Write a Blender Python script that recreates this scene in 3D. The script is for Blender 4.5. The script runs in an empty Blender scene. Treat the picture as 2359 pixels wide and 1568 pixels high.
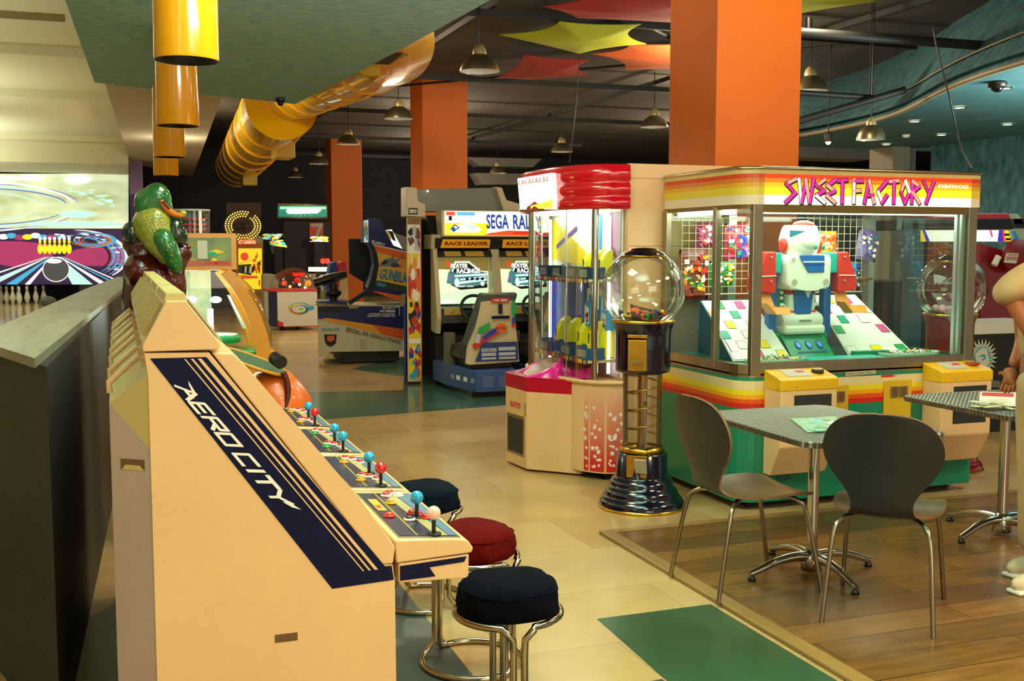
import bpy, bmesh, math, random
from mathutils import Vector, Matrix
C = bpy.context.scene.collection
rnd = random.Random(7)
PI = math.pi
# ---------------------------------------------------------------- camera, world, exposure, large lights
CAMH, YAW, PITCH, FOC = 1.55, math.radians(20), math.atan(217/2480), 2480.0
cam = bpy.data.cameras.new('camera'); camo = bpy.data.objects.new('camera', cam); C.objects.link(camo)
camo.location = (0, 0, CAMH); camo.rotation_euler = (PI/2-PITCH, 0, -YAW)
cam.sensor_width = 36; cam.lens = 36*FOC/2359; cam.clip_start = .05; cam.clip_end = 100
bpy.context.scene.camera = camo
sc = bpy.context.scene
sc.view_settings.view_transform = 'Standard'; sc.view_settings.look = 'None'
sc.view_settings.exposure = 0.12; sc.view_settings.gamma = 1; sc.view_settings.use_curve_mapping = False
wd = bpy.data.worlds.new('world'); sc.world = wd; wd.use_nodes = True
wd.node_tree.nodes['Background'].inputs[0].default_value = (.95, .9, .72, 1)
wd.node_tree.nodes['Background'].inputs[1].default_value = .42
def area(name, loc, size, power, col=(1, .88, .66), rot=(0, 0, 0), sy=None, spread=PI):
    l = bpy.data.lights.new(name, 'AREA'); l.energy = power; l.color = col; l.size = size; l.spread = spread
    if sy: l.shape = 'RECTANGLE'; l.size_y = sy
    o = bpy.data.objects.new(name, l); o.location = loc; o.rotation_euler = rot; C.objects.link(o); return o
def point(name, loc, power, col=(1, .88, .66), r=.04, spot=None, rot=(0, 0, 0)):
    l = bpy.data.lights.new(name, 'SPOT' if spot else 'POINT'); l.energy = power; l.color = col; l.shadow_soft_size = r
    if spot: l.spot_size = spot; l.spot_blend = .6
    o = bpy.data.objects.new(name, l); o.location = loc; o.rotation_euler = rot; C.objects.link(o); return o
WARM = (1, .86, .6)
for i, (x, y, p) in enumerate([(1.6, .6, 62), (4.0, 1.6, 75), (1.2, 5.0, 45), (5.6, 3.2, 60)]):   # soft unseen area lights put under the ceiling to light the floor
    area('overhead_fill_light', (x, y, 3.08), .9, p, WARM)
area('broad_fill_light', (2.5, -2.2, 1.9), 3.0, 85, (1, .84, .6), (math.radians(80), 0, 0), 2.0)  # broad unseen area lights behind and left of the camera, for fill
area('broad_fill_light', (-1.6, 1.2, 2.2), 1.6, 20, (.8, .85, .6), (0, math.radians(-70), 0), 1.6)
for y, p in ((6, 60), (11, 110), (17, 130), (22.5, 110)):                                # cove light over the bowling lanes
    area('cove_light', (-3.4, y, 2.3), 2.0, p, (.93, 1, .74), (PI, math.radians(-12), 0), 3.0)
# area lights added out of view to throw light up at the ceilings
area('fill_uplight', (1.3, 3.0, 2.55), 1.4, 250, (.95, 1, .84), (math.radians(165), 0, 0))
area('fill_uplight', (6.0, 4.6, 2.8), 1.2, 62, (1, .86, .62), (math.radians(160), 0, 0))
area('fill_uplight', (9.6, 7.2, 2.2), 1.6, 280, (.86, 1, .9), (math.radians(165), 0, 0))
area('fill_uplight', (14.5, 11.5, 2.0), 1.8, 260, (.86, 1, .9), (math.radians(180), 0, 0))
for x, y, p in ((1.75, 9.8, 60), (1.25, 14.5, 60), (1.3, 19, 60), (1.35, 23, 40)):              # lamps added out of sight on the soffit, brightening duct and ceiling
    area('hidden_uplight', (x, y, 3.74), .5, p, (1, .88, .62), (0, math.radians(-105), 0), 2.2)
for x, y, z, p in [(2.4, 8.6, 3.1, 120), (6.6, 9.0, 4.0, 120), (2.6, 17.5, 3.1, 170), (7, 19, 4.1, 200), (10.5, 10, 3.0, 110)]:
    point('hall_fill_spot', (x, y, z), p, WARM, .12, math.radians(150))  # downward spots without fittings, added to light the deep hall
for x, y, z, p in [(4.6, 6.2, 3.6, 60), (7.1, 12.2, 3.7, 150), (9.4, 16.5, 3.6, 150), (12.4, 22, 3.5, 200), (6.1, 21.5, 3.6, 150), (7.8, 28, 3.4, 160), (1.0, 20, 2.9, 40), (3.0, 14.6, 4.25, 60)]:
    point('hidden_fill_light', (x, y, z), p, (1, .84, .58), .15)

# ---------------------------------------------------------------- measuring: a photo pixel met with a plane of the room
CC, SS = math.cos(YAW), math.sin(YAW)
def _ray(u, v):
    a = (u-1179.5)/FOC; b = (784-v)/FOC
    X, Y = a, math.cos(PITCH)+b*math.sin(PITCH)
    return Vector((X*CC+Y*SS, -X*SS+Y*CC, -math.sin(PITCH)+b*math.cos(PITCH)))
def px(u, v, x=None, y=None, z=None):
    r = _ray(u, v)
    t = x/r.x if x is not None else y/r.y if y is not None else (z-CAMH)/r.z
    return Vector((0, 0, CAMH))+r*t

# ---------------------------------------------------------------- materials
def lin(c):
    if isinstance(c, str):
        c = [int(c[i:i+2], 16)/255 for i in (0, 2, 4)]
    return [x/12.92 if x <= .04045 else ((x+.055)/1.055)**2.4 for x in c[:3]]+[1]
MATS = {}
def M(key, col='888888', rough=.5, metal=0, emis=0, coat=0, var=0, vs=6, bump=0, bs=60, col2=None, ecol=None, stretch=None, spec=None):
    if key in MATS: return MATS[key]
    m = bpy.data.materials.new(key); m.use_nodes = True; nt = m.node_tree; b = nt.nodes['Principled BSDF']
    b.inputs['Base Color'].default_value = lin(col); b.inputs['Roughness'].default_value = rough
    b.inputs['Metallic'].default_value = metal; b.inputs['Coat Weight'].default_value = coat
    if spec is not None: b.inputs['Specular IOR Level'].default_value = spec
    if emis: b.inputs['Emission Color'].default_value = lin(ecol or col); b.inputs['Emission Strength'].default_value = emis
    if var or bump or col2:
        tc = nt.nodes.new('ShaderNodeTexCoord'); mp = nt.nodes.new('ShaderNodeMapping')
        nt.links.new(tc.outputs['Object'], mp.inputs[0])
        if stretch: mp.inputs['Scale'].default_value = stretch
    if var or col2:
        n = nt.nodes.new('ShaderNodeTexNoise'); n.inputs['Scale'].default_value = vs; n.inputs['Detail'].default_value = 6; n.inputs['Roughness'].default_value = .65
        nt.links.new(mp.outputs[0], n.inputs['Vector'])
        cr = nt.nodes.new('ShaderNodeValToRGB'); cr.color_ramp.elements[0].position = .32; cr.color_ramp.elements[1].position = .68
        c1 = lin(col); c2 = lin(col2) if col2 else [x*(1+var) for x in c1[:3]]+[1]
        c0 = c1 if col2 else [x*(1-var) for x in c1[:3]]+[1]
        cr.color_ramp.elements[0].color = c0; cr.color_ramp.elements[1].color = c2
        nt.links.new(n.outputs['Fac'], cr.inputs[0]); nt.links.new(cr.outputs[0], b.inputs['Base Color'])
        if emis: nt.links.new(cr.outputs[0], b.inputs['Emission Color'])
    if bump:
        n2 = nt.nodes.new('ShaderNodeTexNoise'); n2.inputs['Scale'].default_value = bs
        bp = nt.nodes.new('ShaderNodeBump'); bp.inputs['Strength'].default_value = bump; bp.inputs['Distance'].default_value = .01
        nt.links.new(mp.outputs[0], n2.inputs['Vector']); nt.links.new(n2.outputs['Fac'], bp.inputs['Height']); nt.links.new(bp.outputs[0], b.inputs['Normal'])
    MATS[key] = m; return m
def glass(key, tint='ffffff', amt=.1, rough=.02, fr=.4):
    if key in MATS: return MATS[key]
    m = bpy.data.materials.new(key); m.use_nodes = True; nt = m.node_tree; nt.nodes.clear()
    out = nt.nodes.new('ShaderNodeOutputMaterial'); mx = nt.nodes.new('ShaderNodeMixShader')
    t = nt.nodes.new('ShaderNodeBsdfTransparent'); g = nt.nodes.new('ShaderNodeBsdfGlossy'); lw = nt.nodes.new('ShaderNodeLayerWeight')
    t.inputs[0].default_value = lin(tint); g.inputs['Roughness'].default_value = rough; lw.inputs[0].default_value = .25
    ma = nt.nodes.new('ShaderNodeMath'); ma.operation = 'MULTIPLY_ADD'; ma.inputs[1].default_value = fr; ma.inputs[2].default_value = amt*.5
    nt.links.new(lw.outputs['Fresnel'], ma.inputs[0]); nt.links.new(ma.outputs[0], mx.inputs[0])
    nt.links.new(t.outputs[0], mx.inputs[1]); nt.links.new(g.outputs[0], mx.inputs[2]); nt.links.new(mx.outputs[0], out.inputs[0])
    MATS[key] = m; return m
def node_mat(key, build):
    if key in MATS: return MATS[key]
    m = bpy.data.materials.new(key); m.use_nodes = True; build(m.node_tree, m.node_tree.nodes['Principled BSDF']); MATS[key] = m; return m

# ---------------------------------------------------------------- mesh builder
_glyph = {}
def glyphs(s, bold=0):
    k = (s, bold)
    if k in _glyph: return _glyph[k]
    cu = bpy.data.curves.new('t', 'FONT'); cu.body = s; cu.offset = bold; cu.resolution_u = 3
    o = bpy.data.objects.new('t', cu); C.objects.link(o); bpy.context.view_layer.update()
    me = bpy.data.meshes.new_from_object(o.evaluated_get(bpy.context.evaluated_depsgraph_get()))
    vs = [v.co.copy() for v in me.vertices]; fs = [list(p.vertices) for p in me.polygons]
    bpy.data.objects.remove(o); bpy.data.curves.remove(cu); bpy.data.meshes.remove(me)
    if vs:
        x0 = min(v.x for v in vs); x1 = max(v.x for v in vs); y0 = min(v.y for v in vs); y1 = max(v.y for v in vs)
        vs = [((v.x-x0)/(x1-x0), (v.y-y0)/max(1e-6, y1-y0)) for v in vs]
    _glyph[k] = (vs, fs); return _glyph[k]
def V(p): return p if isinstance(p, Vector) else Vector(p)
class MB:
    def __init__(s): s.v = []; s.f = []; s.m = []; s.sm = []; s.mats = []
    def mi(s, m):
        if m not in s.mats: s.mats.append(m)
        return s.mats.index(m)
    def add(s, vs, fs, mat, smooth=False):
        b = len(s.v); s.v += [V(v).copy() for v in vs]; k = s.mi(mat)
        for f in fs: s.f.append([b+i for i in f]); s.m.append(k); s.sm.append(smooth)
        return s
    def bm(s, bm, mat, smooth=False):
        bm.verts.index_update()
        s.add([v.co for v in bm.verts], [[v.index for v in f.verts] for f in bm.faces], mat, smooth); bm.free(); return s
    def hexa(s, p, mat, bev=0):       # 8 corners: bottom ring 0-3, top ring 4-7
        bm = bmesh.new(); vv = [bm.verts.new(q) for q in p]
        for f in ((3, 2, 1, 0), (4, 5, 6, 7), (0, 1, 5, 4), (1, 2, 6, 5), (2, 3, 7, 6), (3, 0, 4, 7)): bm.faces.new([vv[i] for i in f])
        if bev: bmesh.ops.bevel(bm, geom=bm.edges[:], offset=bev, segments=2, affect='EDGES', profile=.5)
        bmesh.ops.recalc_face_normals(bm, faces=bm.faces[:]); return s.bm(bm, mat)
    def box(s, a, b, mat, bev=0):
        x0, y0, z0 = a; x1, y1, z1 = b
        return s.hexa([(x0, y0, z0), (x1, y0, z0), (x1, y1, z0), (x0, y1, z0), (x0, y0, z1), (x1, y0, z1), (x1, y1, z1), (x0, y1, z1)], mat, bev)
    def prism(s, pts, d, mat, bev=0):  # planar 3d polygon swept by vector d
        bm = bmesh.new(); d = V(d); a = [bm.verts.new(V(p)) for p in pts]; b = [bm.verts.new(V(p)+d) for p in pts]; n = len(pts)
        bm.faces.new(a); bm.faces.new(b[::-1])
        for i in range(n): bm.faces.new((a[(i+1) % n], a[i], b[i], b[(i+1) % n]))
        if bev: bmesh.ops.bevel(bm, geom=bm.edges[:], offset=bev, segments=2, affect='EDGES', profile=.5)
        bmesh.ops.recalc_face_normals(bm, faces=bm.faces[:]); return s.bm(bm, mat)
    def poly(s, pts, mat): return s.add(pts, [list(range(len(pts)))], mat)
    def tube(s, pts, r, mat, n=8, closed=False, caps=True):
        pts = [V(p) for p in pts]; m = len(pts); rs = r if isinstance(r, (list, tuple)) else [r]*m; vs = []; up = None
        for i, p in enumerate(pts):
            if closed: t = pts[(i+1) % m]-pts[i-1]
            else: t = pts[min(i+1, m-1)]-pts[max(i-1, 0)]
            t.normalize()
            if up is None: up = Vector((0, 0, 1)) if abs(t.z) < .9 else Vector((1, 0, 0))
            sd = t.cross(up)
            if sd.length < 1e-4: sd = t.orthogonal()
            sd.normalize(); up = sd.cross(t).normalized()
            for j in range(n):
                a = 2*PI*j/n; vs.append(p+sd*math.cos(a)*rs[i]+up*math.sin(a)*rs[i])
        fs = []
        for i in range(m if closed else m-1):
            for j in range(n):
                k = (i+1) % m; fs.append((i*n+j, i*n+(j+1) % n, k*n+(j+1) % n, k*n+j))
        s.add(vs, fs, mat, True)
        if caps and not closed: s.add([vs[j] for j in range(n)][::-1], [list(range(n))], mat); s.add(vs[-n:], [list(range(n))], mat)
        return s
    def lathe(s, prof, mat, n=32, c=(0, 0, 0), a0=0, a1=2*PI, sx=1, sy=1, smooth=True):
        full = abs(a1-a0-2*PI) < 1e-6; k = n if full else n+1; vs = []
        for r, z in prof:
            for j in range(k):
                a = a0+(a1-a0)*j/n; vs.append((c[0]+r*math.cos(a)*sx, c[1]+r*math.sin(a)*sy, c[2]+z))
        fs = []
        for i in range(len(prof)-1):
            for j in range(n):
                j2 = (j+1) % k; fs.append((i*k+j, i*k+j2, (i+1)*k+j2, (i+1)*k+j))
        return s.add(vs, fs, mat, smooth)
    def ball(s, c, r, mat, n=16, sc=(1, 1, 1), rot=None):
        bm = bmesh.new(); bmesh.ops.create_uvsphere(bm, u_segments=n, v_segments=max(6, n*2//3), radius=r)
        mt = Matrix.Translation(V(c)) @ (rot.to_4x4() if rot else Matrix()) @ Matrix.Diagonal((*sc, 1))
        bm.transform(mt); return s.bm(bm, mat, True)
    def disc(s, c, r, mat, nrm=(0, 0, 1), n=24, sx=1, h=0):
        q = V(nrm).to_track_quat('Z', 'Y'); ring = [V(c)+q @ Vector((r*sx*math.cos(2*PI*i/n), r*math.sin(2*PI*i/n), 0)) for i in range(n)]
        if h: return s.prism(ring, V(nrm).normalized()*h, mat)
        return s.poly(ring, mat)
    def quadp(s, q, a, b):  # bilinear point in quad bl,br,tr,tl
        bl, br, tr, tl = [V(p) for p in q]; return bl.lerp(br, a).lerp(tl.lerp(tr, a), b)
    def nrm(s, q): return (V(q[1])-V(q[0])).cross(V(q[3])-V(q[0])).normalized()
    def text(s, t, q, mat, off=.002, bold=0):
        vs, fs = glyphs(t, bold); n = s.nrm(q)*off
        return s.add([s.quadp(q, a, b)+n for a, b in vs], fs, mat)
    def sub(s, q, a0, b0, a1, b1): return [s.quadp(q, a0, b0), s.quadp(q, a1, b0), s.quadp(q, a1, b1), s.quadp(q, a0, b1)]
    def patch(s, q, pts, mat, off=.001):  # polygon given in quad coordinates
        n = s.nrm(q)*off; return s.poly([s.quadp(q, a, b)+n for a, b in pts], mat)
    def ell(s, q, a, b, ra, rb, mat, off=.001, n=20, t0=0, t1=2*PI, w=None):
        if w is None: return s.patch(q, [(a+ra*math.cos(t0+(t1-t0)*i/n), b+rb*math.sin(t0+(t1-t0)*i/n)) for i in range(n)], mat, off)
        nn = s.nrm(q)*off; vs = []
        for i in range(n+1):
            t = t0+(t1-t0)*i/n; ww = w*math.sin(PI*i/n)**.6 if abs(t1-t0) < 6.2 else w
            for k in (1, -1): vs.append(s.quadp(q, a+(ra+k*ww*ra)*math.cos(t), b+(rb+k*ww*rb)*math.sin(t))+nn)
        return s.add(vs, [(2*i, 2*i+1, 2*i+3, 2*i+2) for i in range(n)], mat)
    def art(s, q, mats, n, seed, off=.001, size=.25):
        R = random.Random(seed)
        for i in range(n):
            a, b = R.uniform(.05, .95), R.uniform(.05, .95); k = R.choice((0, 0, 1)); m = R.choice(mats); o = off+i*.00012
            if k: s.ell(q, min(max(a, size*.5), 1-size*.5), min(max(b, size*.4), 1-size*.4), size*R.uniform(.2, .5), size*R.uniform(.15, .4), m, o, 12)
            else:
                t0 = R.uniform(0, 6); pts = [(min(1, max(0, a+size*R.uniform(.3, 1)*math.cos(t0+j*1.5+R.uniform(0, .6)))), min(1, max(0, b+size*R.uniform(.2, .7)*math.sin(t0+j*1.5+R.uniform(0, .6))))) for j in range(4)]
                s.patch(q, pts, m, o)
        return s
    def stroke(s, pts, w, mat, q, off=.002):   # flat ribbons in quad space (w in b units, aspect corrected)
        bl, br, tr, tl = [V(p) for p in q]; L = (br-bl).length; Hh = (tl-bl).length; n = s.nrm(q)*off
        for si, ((a0, b0), (a1, b1)) in enumerate(zip(pts, pts[1:])):
            n = s.nrm(q)*(off+si*.0001)
            dx, dy = (a1-a0)*L, (b1-b0)*Hh; l = math.hypot(dx, dy) or 1; ex, ey = dx/l*w*Hh*.3, dy/l*w*Hh*.3; nx, ny = -dy/l*w*Hh/2, dx/l*w*Hh/2
            P = []
            for (a, b, sg, k) in ((a0, b0, -1, -1), (a1, b1, 1, -1), (a1, b1, 1, 1), (a0, b0, -1, 1)):
                P.append(s.quadp(q, a+(ex*sg+nx*k)/L, b+(ey*sg+ny*k)/Hh)+n)
            s.poly(P, mat)
        return s
    def obj(s, name, parent=None, label=None, mods=None, smooth_angle=None):
        me = bpy.data.meshes.new(name); sh = SHIFT.get(parent.name, Vector()) if parent else Vector()
        me.from_pydata([v-sh for v in s.v], [], s.f); me.update()
        for m in s.mats: me.materials.append(m)
        me.polygons.foreach_set('material_index', s.m); me.polygons.foreach_set('use_smooth', s.sm); me.update()
        o = bpy.data.objects.new(name, me); C.objects.link(o)
        if parent: o.parent = parent; SHIFT[o.name] = sh
        if label: o['label'] = label
        return o
    def solo(s, name, label, cat, group=None, kind=None):
        lo = Vector([min(v[i] for v in s.v) for i in range(3)]); hi = Vector([max(v[i] for v in s.v) for i in range(3)])
        c = Vector(((lo.x+hi.x)/2, (lo.y+hi.y)/2, lo.z)); s.v = [v-c for v in s.v]
        o = s.obj(name); o.location = c; SHIFT[o.name] = c
        if label: o['label'] = label; o['category'] = cat
        if group: o['group'] = group
        if kind: o['kind'] = kind
        return o
SHIFT = {}
def thing(name, label, cat, loc=(0, 0, 0), group=None, rz=0, world=True):
    o = bpy.data.objects.new(name, None); C.objects.link(o); o.location = loc; o.rotation_euler = (0, 0, rz); o.empty_display_size = .1
    o['label'] = label; o['category'] = cat
    if group: o['group'] = group
    SHIFT[o.name] = Vector(loc) if world else Vector()
    return o
def struct(name, mb):
    o = mb.obj(name); o['kind'] = 'structure'; return o
def dup(o, loc=None, rz=None, label=None, parent=None):
    c = o.copy(); C.objects.link(c)
    if parent: c.parent = parent
    if loc is not None: c.location = loc
    if rz is not None: c.rotation_euler = (0, 0, rz)
    if label: c['label'] = label
    for ch in list(o.children): dup(ch, parent=c)
    return c
def arc(c, r, a0, a1, n, z=0): return [Vector((c[0]+r*math.cos(a0+(a1-a0)*i/n), c[1]+r*math.sin(a0+(a1-a0)*i/n), z)) for i in range(n+1)]
def bez(pts, n=8):   # Catmull-Rom
    P = [V(p) for p in pts]; P = [P[0]*2-P[1]]+P+[P[-1]*2-P[-2]]; out = []
    for i in range(1, len(P)-2):
        for k in range(n):
            t = k/n; a, b, c, d = P[i-1:i+3]
            out.append(.5*((2*b)+(c-a)*t+(2*a-5*b+4*c-d)*t*t+(3*b-a-3*c+d)*t**3))
    out.append(P[-2]); return out

# common materials
cream = M('cream_plastic', 'e2b981', .38, coat=.2, var=.05, vs=3)
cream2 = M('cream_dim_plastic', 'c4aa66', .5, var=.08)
navy = M('navy_vinyl', '0a1034', .6, spec=.15, var=.15, vs=30)
black = M('black_plastic', '101010', .4)
dark = M('dark_grey', '2a2825', .6, var=.2)
white = M('white_plastic', 'f0ead8', .35)
chrome = M('chrome', 'c8c4b8', .14, 1)
steel = M('brushed_steel', 'a69a80', .32, 1, var=.08, vs=20)
brass = M('brass', 'd9a93a', .22, 1)
orange = M('orange_paint', 'da6a00', .6, var=.06, vs=1.2)
red = M('red_plastic', 'c81020', .25, coat=.5)
yellow = M('yellow_plastic', 'e3ae08', .35, coat=.3)
blue = M('blue_plastic', '1a5cb0', .35)
teal = M('teal_plastic', '0c9a80', .35)
green = M('green_plastic', '0e8a62', .4)
grey = M('grey_plastic', '8d8b80', .5)
pink = M('pink_plastic', 'e0108a', .3, coat=.4)
amber = M('amber_print', 'f0a010', .5); orr = M('orange_print', 'e8601a', .5); redp = M('red_print', 'd0281c', .5)
yellowp = M('yellow_print', 'f2d21a', .5); whitep = M('white_print', 'f4efe2', .5); bluep = M('blue_print', '2340a8', .5)
greenp = M('green_print', '20a050', .5); cyanp = M('cyan_print', '30a8c8', .5); purp = M('purple_print', '6a3a9a', .5)
pinkp = M('pink_print', 'd8508a', .5); brownp = M('brown_print', '6a4020', .6); blackp = M('black_print', '0c0c10', .5)
redgem = M('red_gem_print', 'c02020', .5)
def lit(key, col='ffffff', e=1): return MATS.get(key) or M(key, col, .4, emis=e)
gl = glass('clear_glass', 'f6fbf6', .10)
# ================================================================ THE ROOM
# world: +y runs down the hall, +x to the right
def tile_mat(nt, b, c1='c9ab74', c2='b9975e'):
    tc = nt.nodes.new('ShaderNodeTexCoord'); br = nt.nodes.new('ShaderNodeTexBrick'); br.offset = .5
    br.inputs['Scale'].default_value = 1; br.inputs['Brick Width'].default_value = .9; br.inputs['Row Height'].default_value = .62
    br.inputs['Mortar Size'].default_value = .0018; br.inputs['Color1'].default_value = lin(c1); br.inputs['Color2'].default_value = lin(c2); br.inputs['Mortar'].default_value = lin('92794c')
    n = nt.nodes.new('ShaderNodeTexNoise'); n.inputs['Scale'].default_value = 1.1; n.inputs['Detail'].default_value = 7; n.inputs['Roughness'].default_value = .7
    mx = nt.nodes.new('ShaderNodeMix'); mx.data_type = 'RGBA'; mx.blend_type = 'MULTIPLY'; mx.inputs[0].default_value = .5
    cr = nt.nodes.new('ShaderNodeValToRGB'); cr.color_ramp.elements[0].position = .35; cr.color_ramp.elements[0].color = (.55, .52, .42, 1); cr.color_ramp.elements[1].position = .65; cr.color_ramp.elements[1].color = (1, 1, 1, 1)
    nt.links.new(tc.outputs['Object'], br.inputs[0]); nt.links.new(tc.outputs['Object'], n.inputs[0]); nt.links.new(n.outputs['Fac'], cr.inputs[0])
    nt.links.new(br.outputs['Color'], mx.inputs[6]); nt.links.new(cr.outputs[0], mx.inputs[7]); nt.links.new(mx.outputs[2], b.inputs['Base Color'])
    r = nt.nodes.new('ShaderNodeMapRange'); r.inputs[3].default_value = .14; r.inputs[4].default_value = .34; nt.links.new(n.outputs['Fac'], r.inputs[0]); nt.links.new(r.outputs[0], b.inputs['Roughness'])
    n2 = nt.nodes.new('ShaderNodeTexNoise'); n2.inputs['Scale'].default_value = 5; bp = nt.nodes.new('ShaderNodeBump'); bp.inputs['Strength'].default_value = .06
    nt.links.new(tc.outputs['Object'], n2.inputs[0]); nt.links.new(n2.outputs['Fac'], bp.inputs['Height']); nt.links.new(bp.outputs[0], b.inputs['Normal'])
vinyl = node_mat('vinyl_tiles', tile_mat)
green_vinyl = M('green_vinyl', '274c33', .25, var=.3, vs=1.5, bump=.05, bs=5)
teal_vinyl = M('teal_vinyl', '47705c', .16, var=.3, vs=2, bump=.05, bs=5)
slate_vinyl = M('slate_vinyl', '424a44', .3, var=.2, vs=2)
def wood_mat(nt, b):
    tc = nt.nodes.new('ShaderNodeTexCoord'); br = nt.nodes.new('ShaderNodeTexBrick'); br.offset = .37
    br.inputs['Scale'].default_value = 1; br.inputs['Brick Width'].default_value = 1.25; br.inputs['Row Height'].default_value = .19; br.inputs['Mortar Size'].default_value = .0022
    br.inputs['Color1'].default_value = lin('96682f'); br.inputs['Color2'].default_value = lin('6c4a22'); br.inputs['Mortar'].default_value = lin('281808')
    mp = nt.nodes.new('ShaderNodeMapping'); mp.inputs['Scale'].default_value = (1.2, 9, 1)
    n = nt.nodes.new('ShaderNodeTexNoise'); n.inputs['Scale'].default_value = 3; n.inputs['Detail'].default_value = 8
    w = nt.nodes.new('ShaderNodeTexNoise'); w.inputs['Scale'].default_value = 1.6; w.inputs['Detail'].default_value = 5
    cr = nt.nodes.new('ShaderNodeValToRGB'); cr.color_ramp.elements[0].position = .3; cr.color_ramp.elements[0].color = (.5, .45, .38, 1); cr.color_ramp.elements[1].position = .7; cr.color_ramp.elements[1].color = (1.15, 1.1, 1, 1)
    cr2 = nt.nodes.new('ShaderNodeValToRGB'); cr2.color_ramp.elements[0].position = .3; cr2.color_ramp.elements[0].color = (.62, .68, .5, 1); cr2.color_ramp.elements[1].position = .72; cr2.color_ramp.elements[1].color = (1, 1, 1, 1)
    m1 = nt.nodes.new('ShaderNodeMix'); m1.data_type = 'RGBA'; m1.blend_type = 'MULTIPLY'; m1.inputs[0].default_value = .7
    m2 = nt.nodes.new('ShaderNodeMix'); m2.data_type = 'RGBA'; m2.blend_type = 'MULTIPLY'; m2.inputs[0].default_value = .6
    L = nt.links.new
    L(tc.outputs['Object'], br.inputs[0]); L(tc.outputs['Object'], mp.inputs[0]); L(mp.outputs[0], n.inputs[0]); L(tc.outputs['Object'], w.inputs[0])
    L(n.outputs['Fac'], cr.inputs[0]); L(w.outputs['Fac'], cr2.inputs[0]); L(br.outputs['Color'], m1.inputs[6]); L(cr.outputs[0], m1.inputs[7])
    L(m1.outputs[2], m2.inputs[6]); L(cr2.outputs[0], m2.inputs[7]); L(m2.outputs[2], b.inputs['Base Color'])
    r = nt.nodes.new('ShaderNodeMapRange'); r.inputs[3].default_value = .12; r.inputs[4].default_value = .4; L(w.outputs['Fac'], r.inputs[0]); L(r.outputs[0], b.inputs['Roughness'])
wood = node_mat('deck_boards', wood_mat)
struct('floor', MB().box((-14, -4, -.1), (17, 36, 0), vinyl))
def slab(pts, z, mat): return MB().prism([(x, y, 0) for x, y in pts], (0, 0, z), mat)
struct('floor', slab([(1.1, 9.48), (3.5, 9.83), (7, 10.2), (7, 12.4), (3.2, 12.6), (2.84, 11.25), (1.5, 11.5), (.9, 11.6)], .002, teal_vinyl))
struct('floor', slab([(2.72, 13.45), (4.1, 15.2), (6, 15.2), (6, 12.4), (3.1, 12.55)], .002, teal_vinyl))
struct('floor', slab([(1.81, 2.6), (2.37, 2.6), (2.37, 3.99), (1.83, 3.99), (1.80, 3.37)], .002, green_vinyl))
struct('floor', slab([(.3, 2.4), (1.16, 2.4), (1.16, 3.55), (1.17, 4.85), (.3, 5.2)], .002, slate_vinyl))
struct('floor', slab([(1.17, 1.5), (1.79, 1.5), (1.79, 3.34), (1.17, 3.3)], .0015, slate_vinyl))
struct('floor', MB().box((2.47, 1.2, 0), (9, 5.16, .012), wood))
struct('trim_1', MB().box((2.395, 1.2, 0), (2.47, 5.21, .02), M('edge_wood', '8a6a34', .5, var=.25, vs=4, stretch=(1, .3, 1)), .006).box((2.47, 5.16, 0), (9, 5.21, .018), M('edge_wood'), .004))
# ceilings
def soft_paint(c1, c2, st):
    return lambda nt, b: None
tealceil = M('teal_textured_ceiling', '5c9494', .95, var=0, col2='a8ccc6', vs=26, stretch=(.3, 1.8, 1))
tealwall = M('teal_stippled_wall', '26525c', .85, col2='558c94', vs=9, stretch=(1, 1, .5))
palec = M('pale_soffit_paint', 'b8b4a0', .95, var=.05, vs=1, spec=.1)
darkceil = M('dark_exposed_ceiling', '362c24', .9, col2='4a443e', vs=1.2, bump=.2, bs=9)
blackw = M('black_wall', '26252a', .85, var=.25, vs=8)
struct('ceiling', MB().box((-.7, -4, 4.4), (17, 36, 4.5), darkceil))
struct('ceiling', MB().prism([(-.62, -4, 3.15), (-.45, 4, 3.15), (-.28, 7.76, 3.15), (-.174, 11.5, 3.15), (.6, 11.9, 3.15), (1.37, 12.2, 3.15), (1.925, 12.46, 3.15), (2.05, 11, 3.15), (2.22, 8.65, 3.15), (2.33, 6.8, 3.15), (2.5, -4, 3.15)], (0, 0, .5), tealceil))
fz = 3.45
struct('ceiling', MB().prism([px(238, 180, z=fz), px(300, 375, z=fz), px(443, 408, z=fz), px(522, 195, z=fz)], (0, 0, .15), palec))
# dark side beyond the soffit, wall at the far end
struct('wall_back', MB().box((.45, 33, 0), (30, 33.15, 4.4), blackw))
struct('wall_far_right', MB().box((30, 8, 0), (30.15, 33.15, 4.4), blackw))
struct('ceiling', MB().box((17, 6, 4.4), (30, 33, 4.5), darkceil))
struct('floor', MB().box((17, 6, -.1), (30, 33, 0), vinyl))
pw = px(297, 375, y=25.9); pw2 = px(327, 375, y=25.9)
struct('wall_left', MB().box((pw.x, 25.7, 0), (pw2.x, 33, 3.6), M('purple_paint', '4a2a80', .6)).box((pw.x-.005, 25.69, 2.7), (pw2.x+.005, 25.71, 3.6), M('lilac_paint', '8a78a8', .6)))
# pale slanted hoods on the far ceiling, right of the second column
g = M('grey_hood_paint', '77726a', .8)
struct('ceiling', MB().prism([px(1078, 362, y=30), px(1248, 366, y=30), px(1228, 385, y=30), px(1105, 382, y=30)], (0, .6, 0), g).prism([px(1095, 398, y=29.5), px(1205, 400, y=29.5), px(1190, 425, y=29.5), px(1110, 425, y=29.5)], (0, .6, 0), g))
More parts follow.
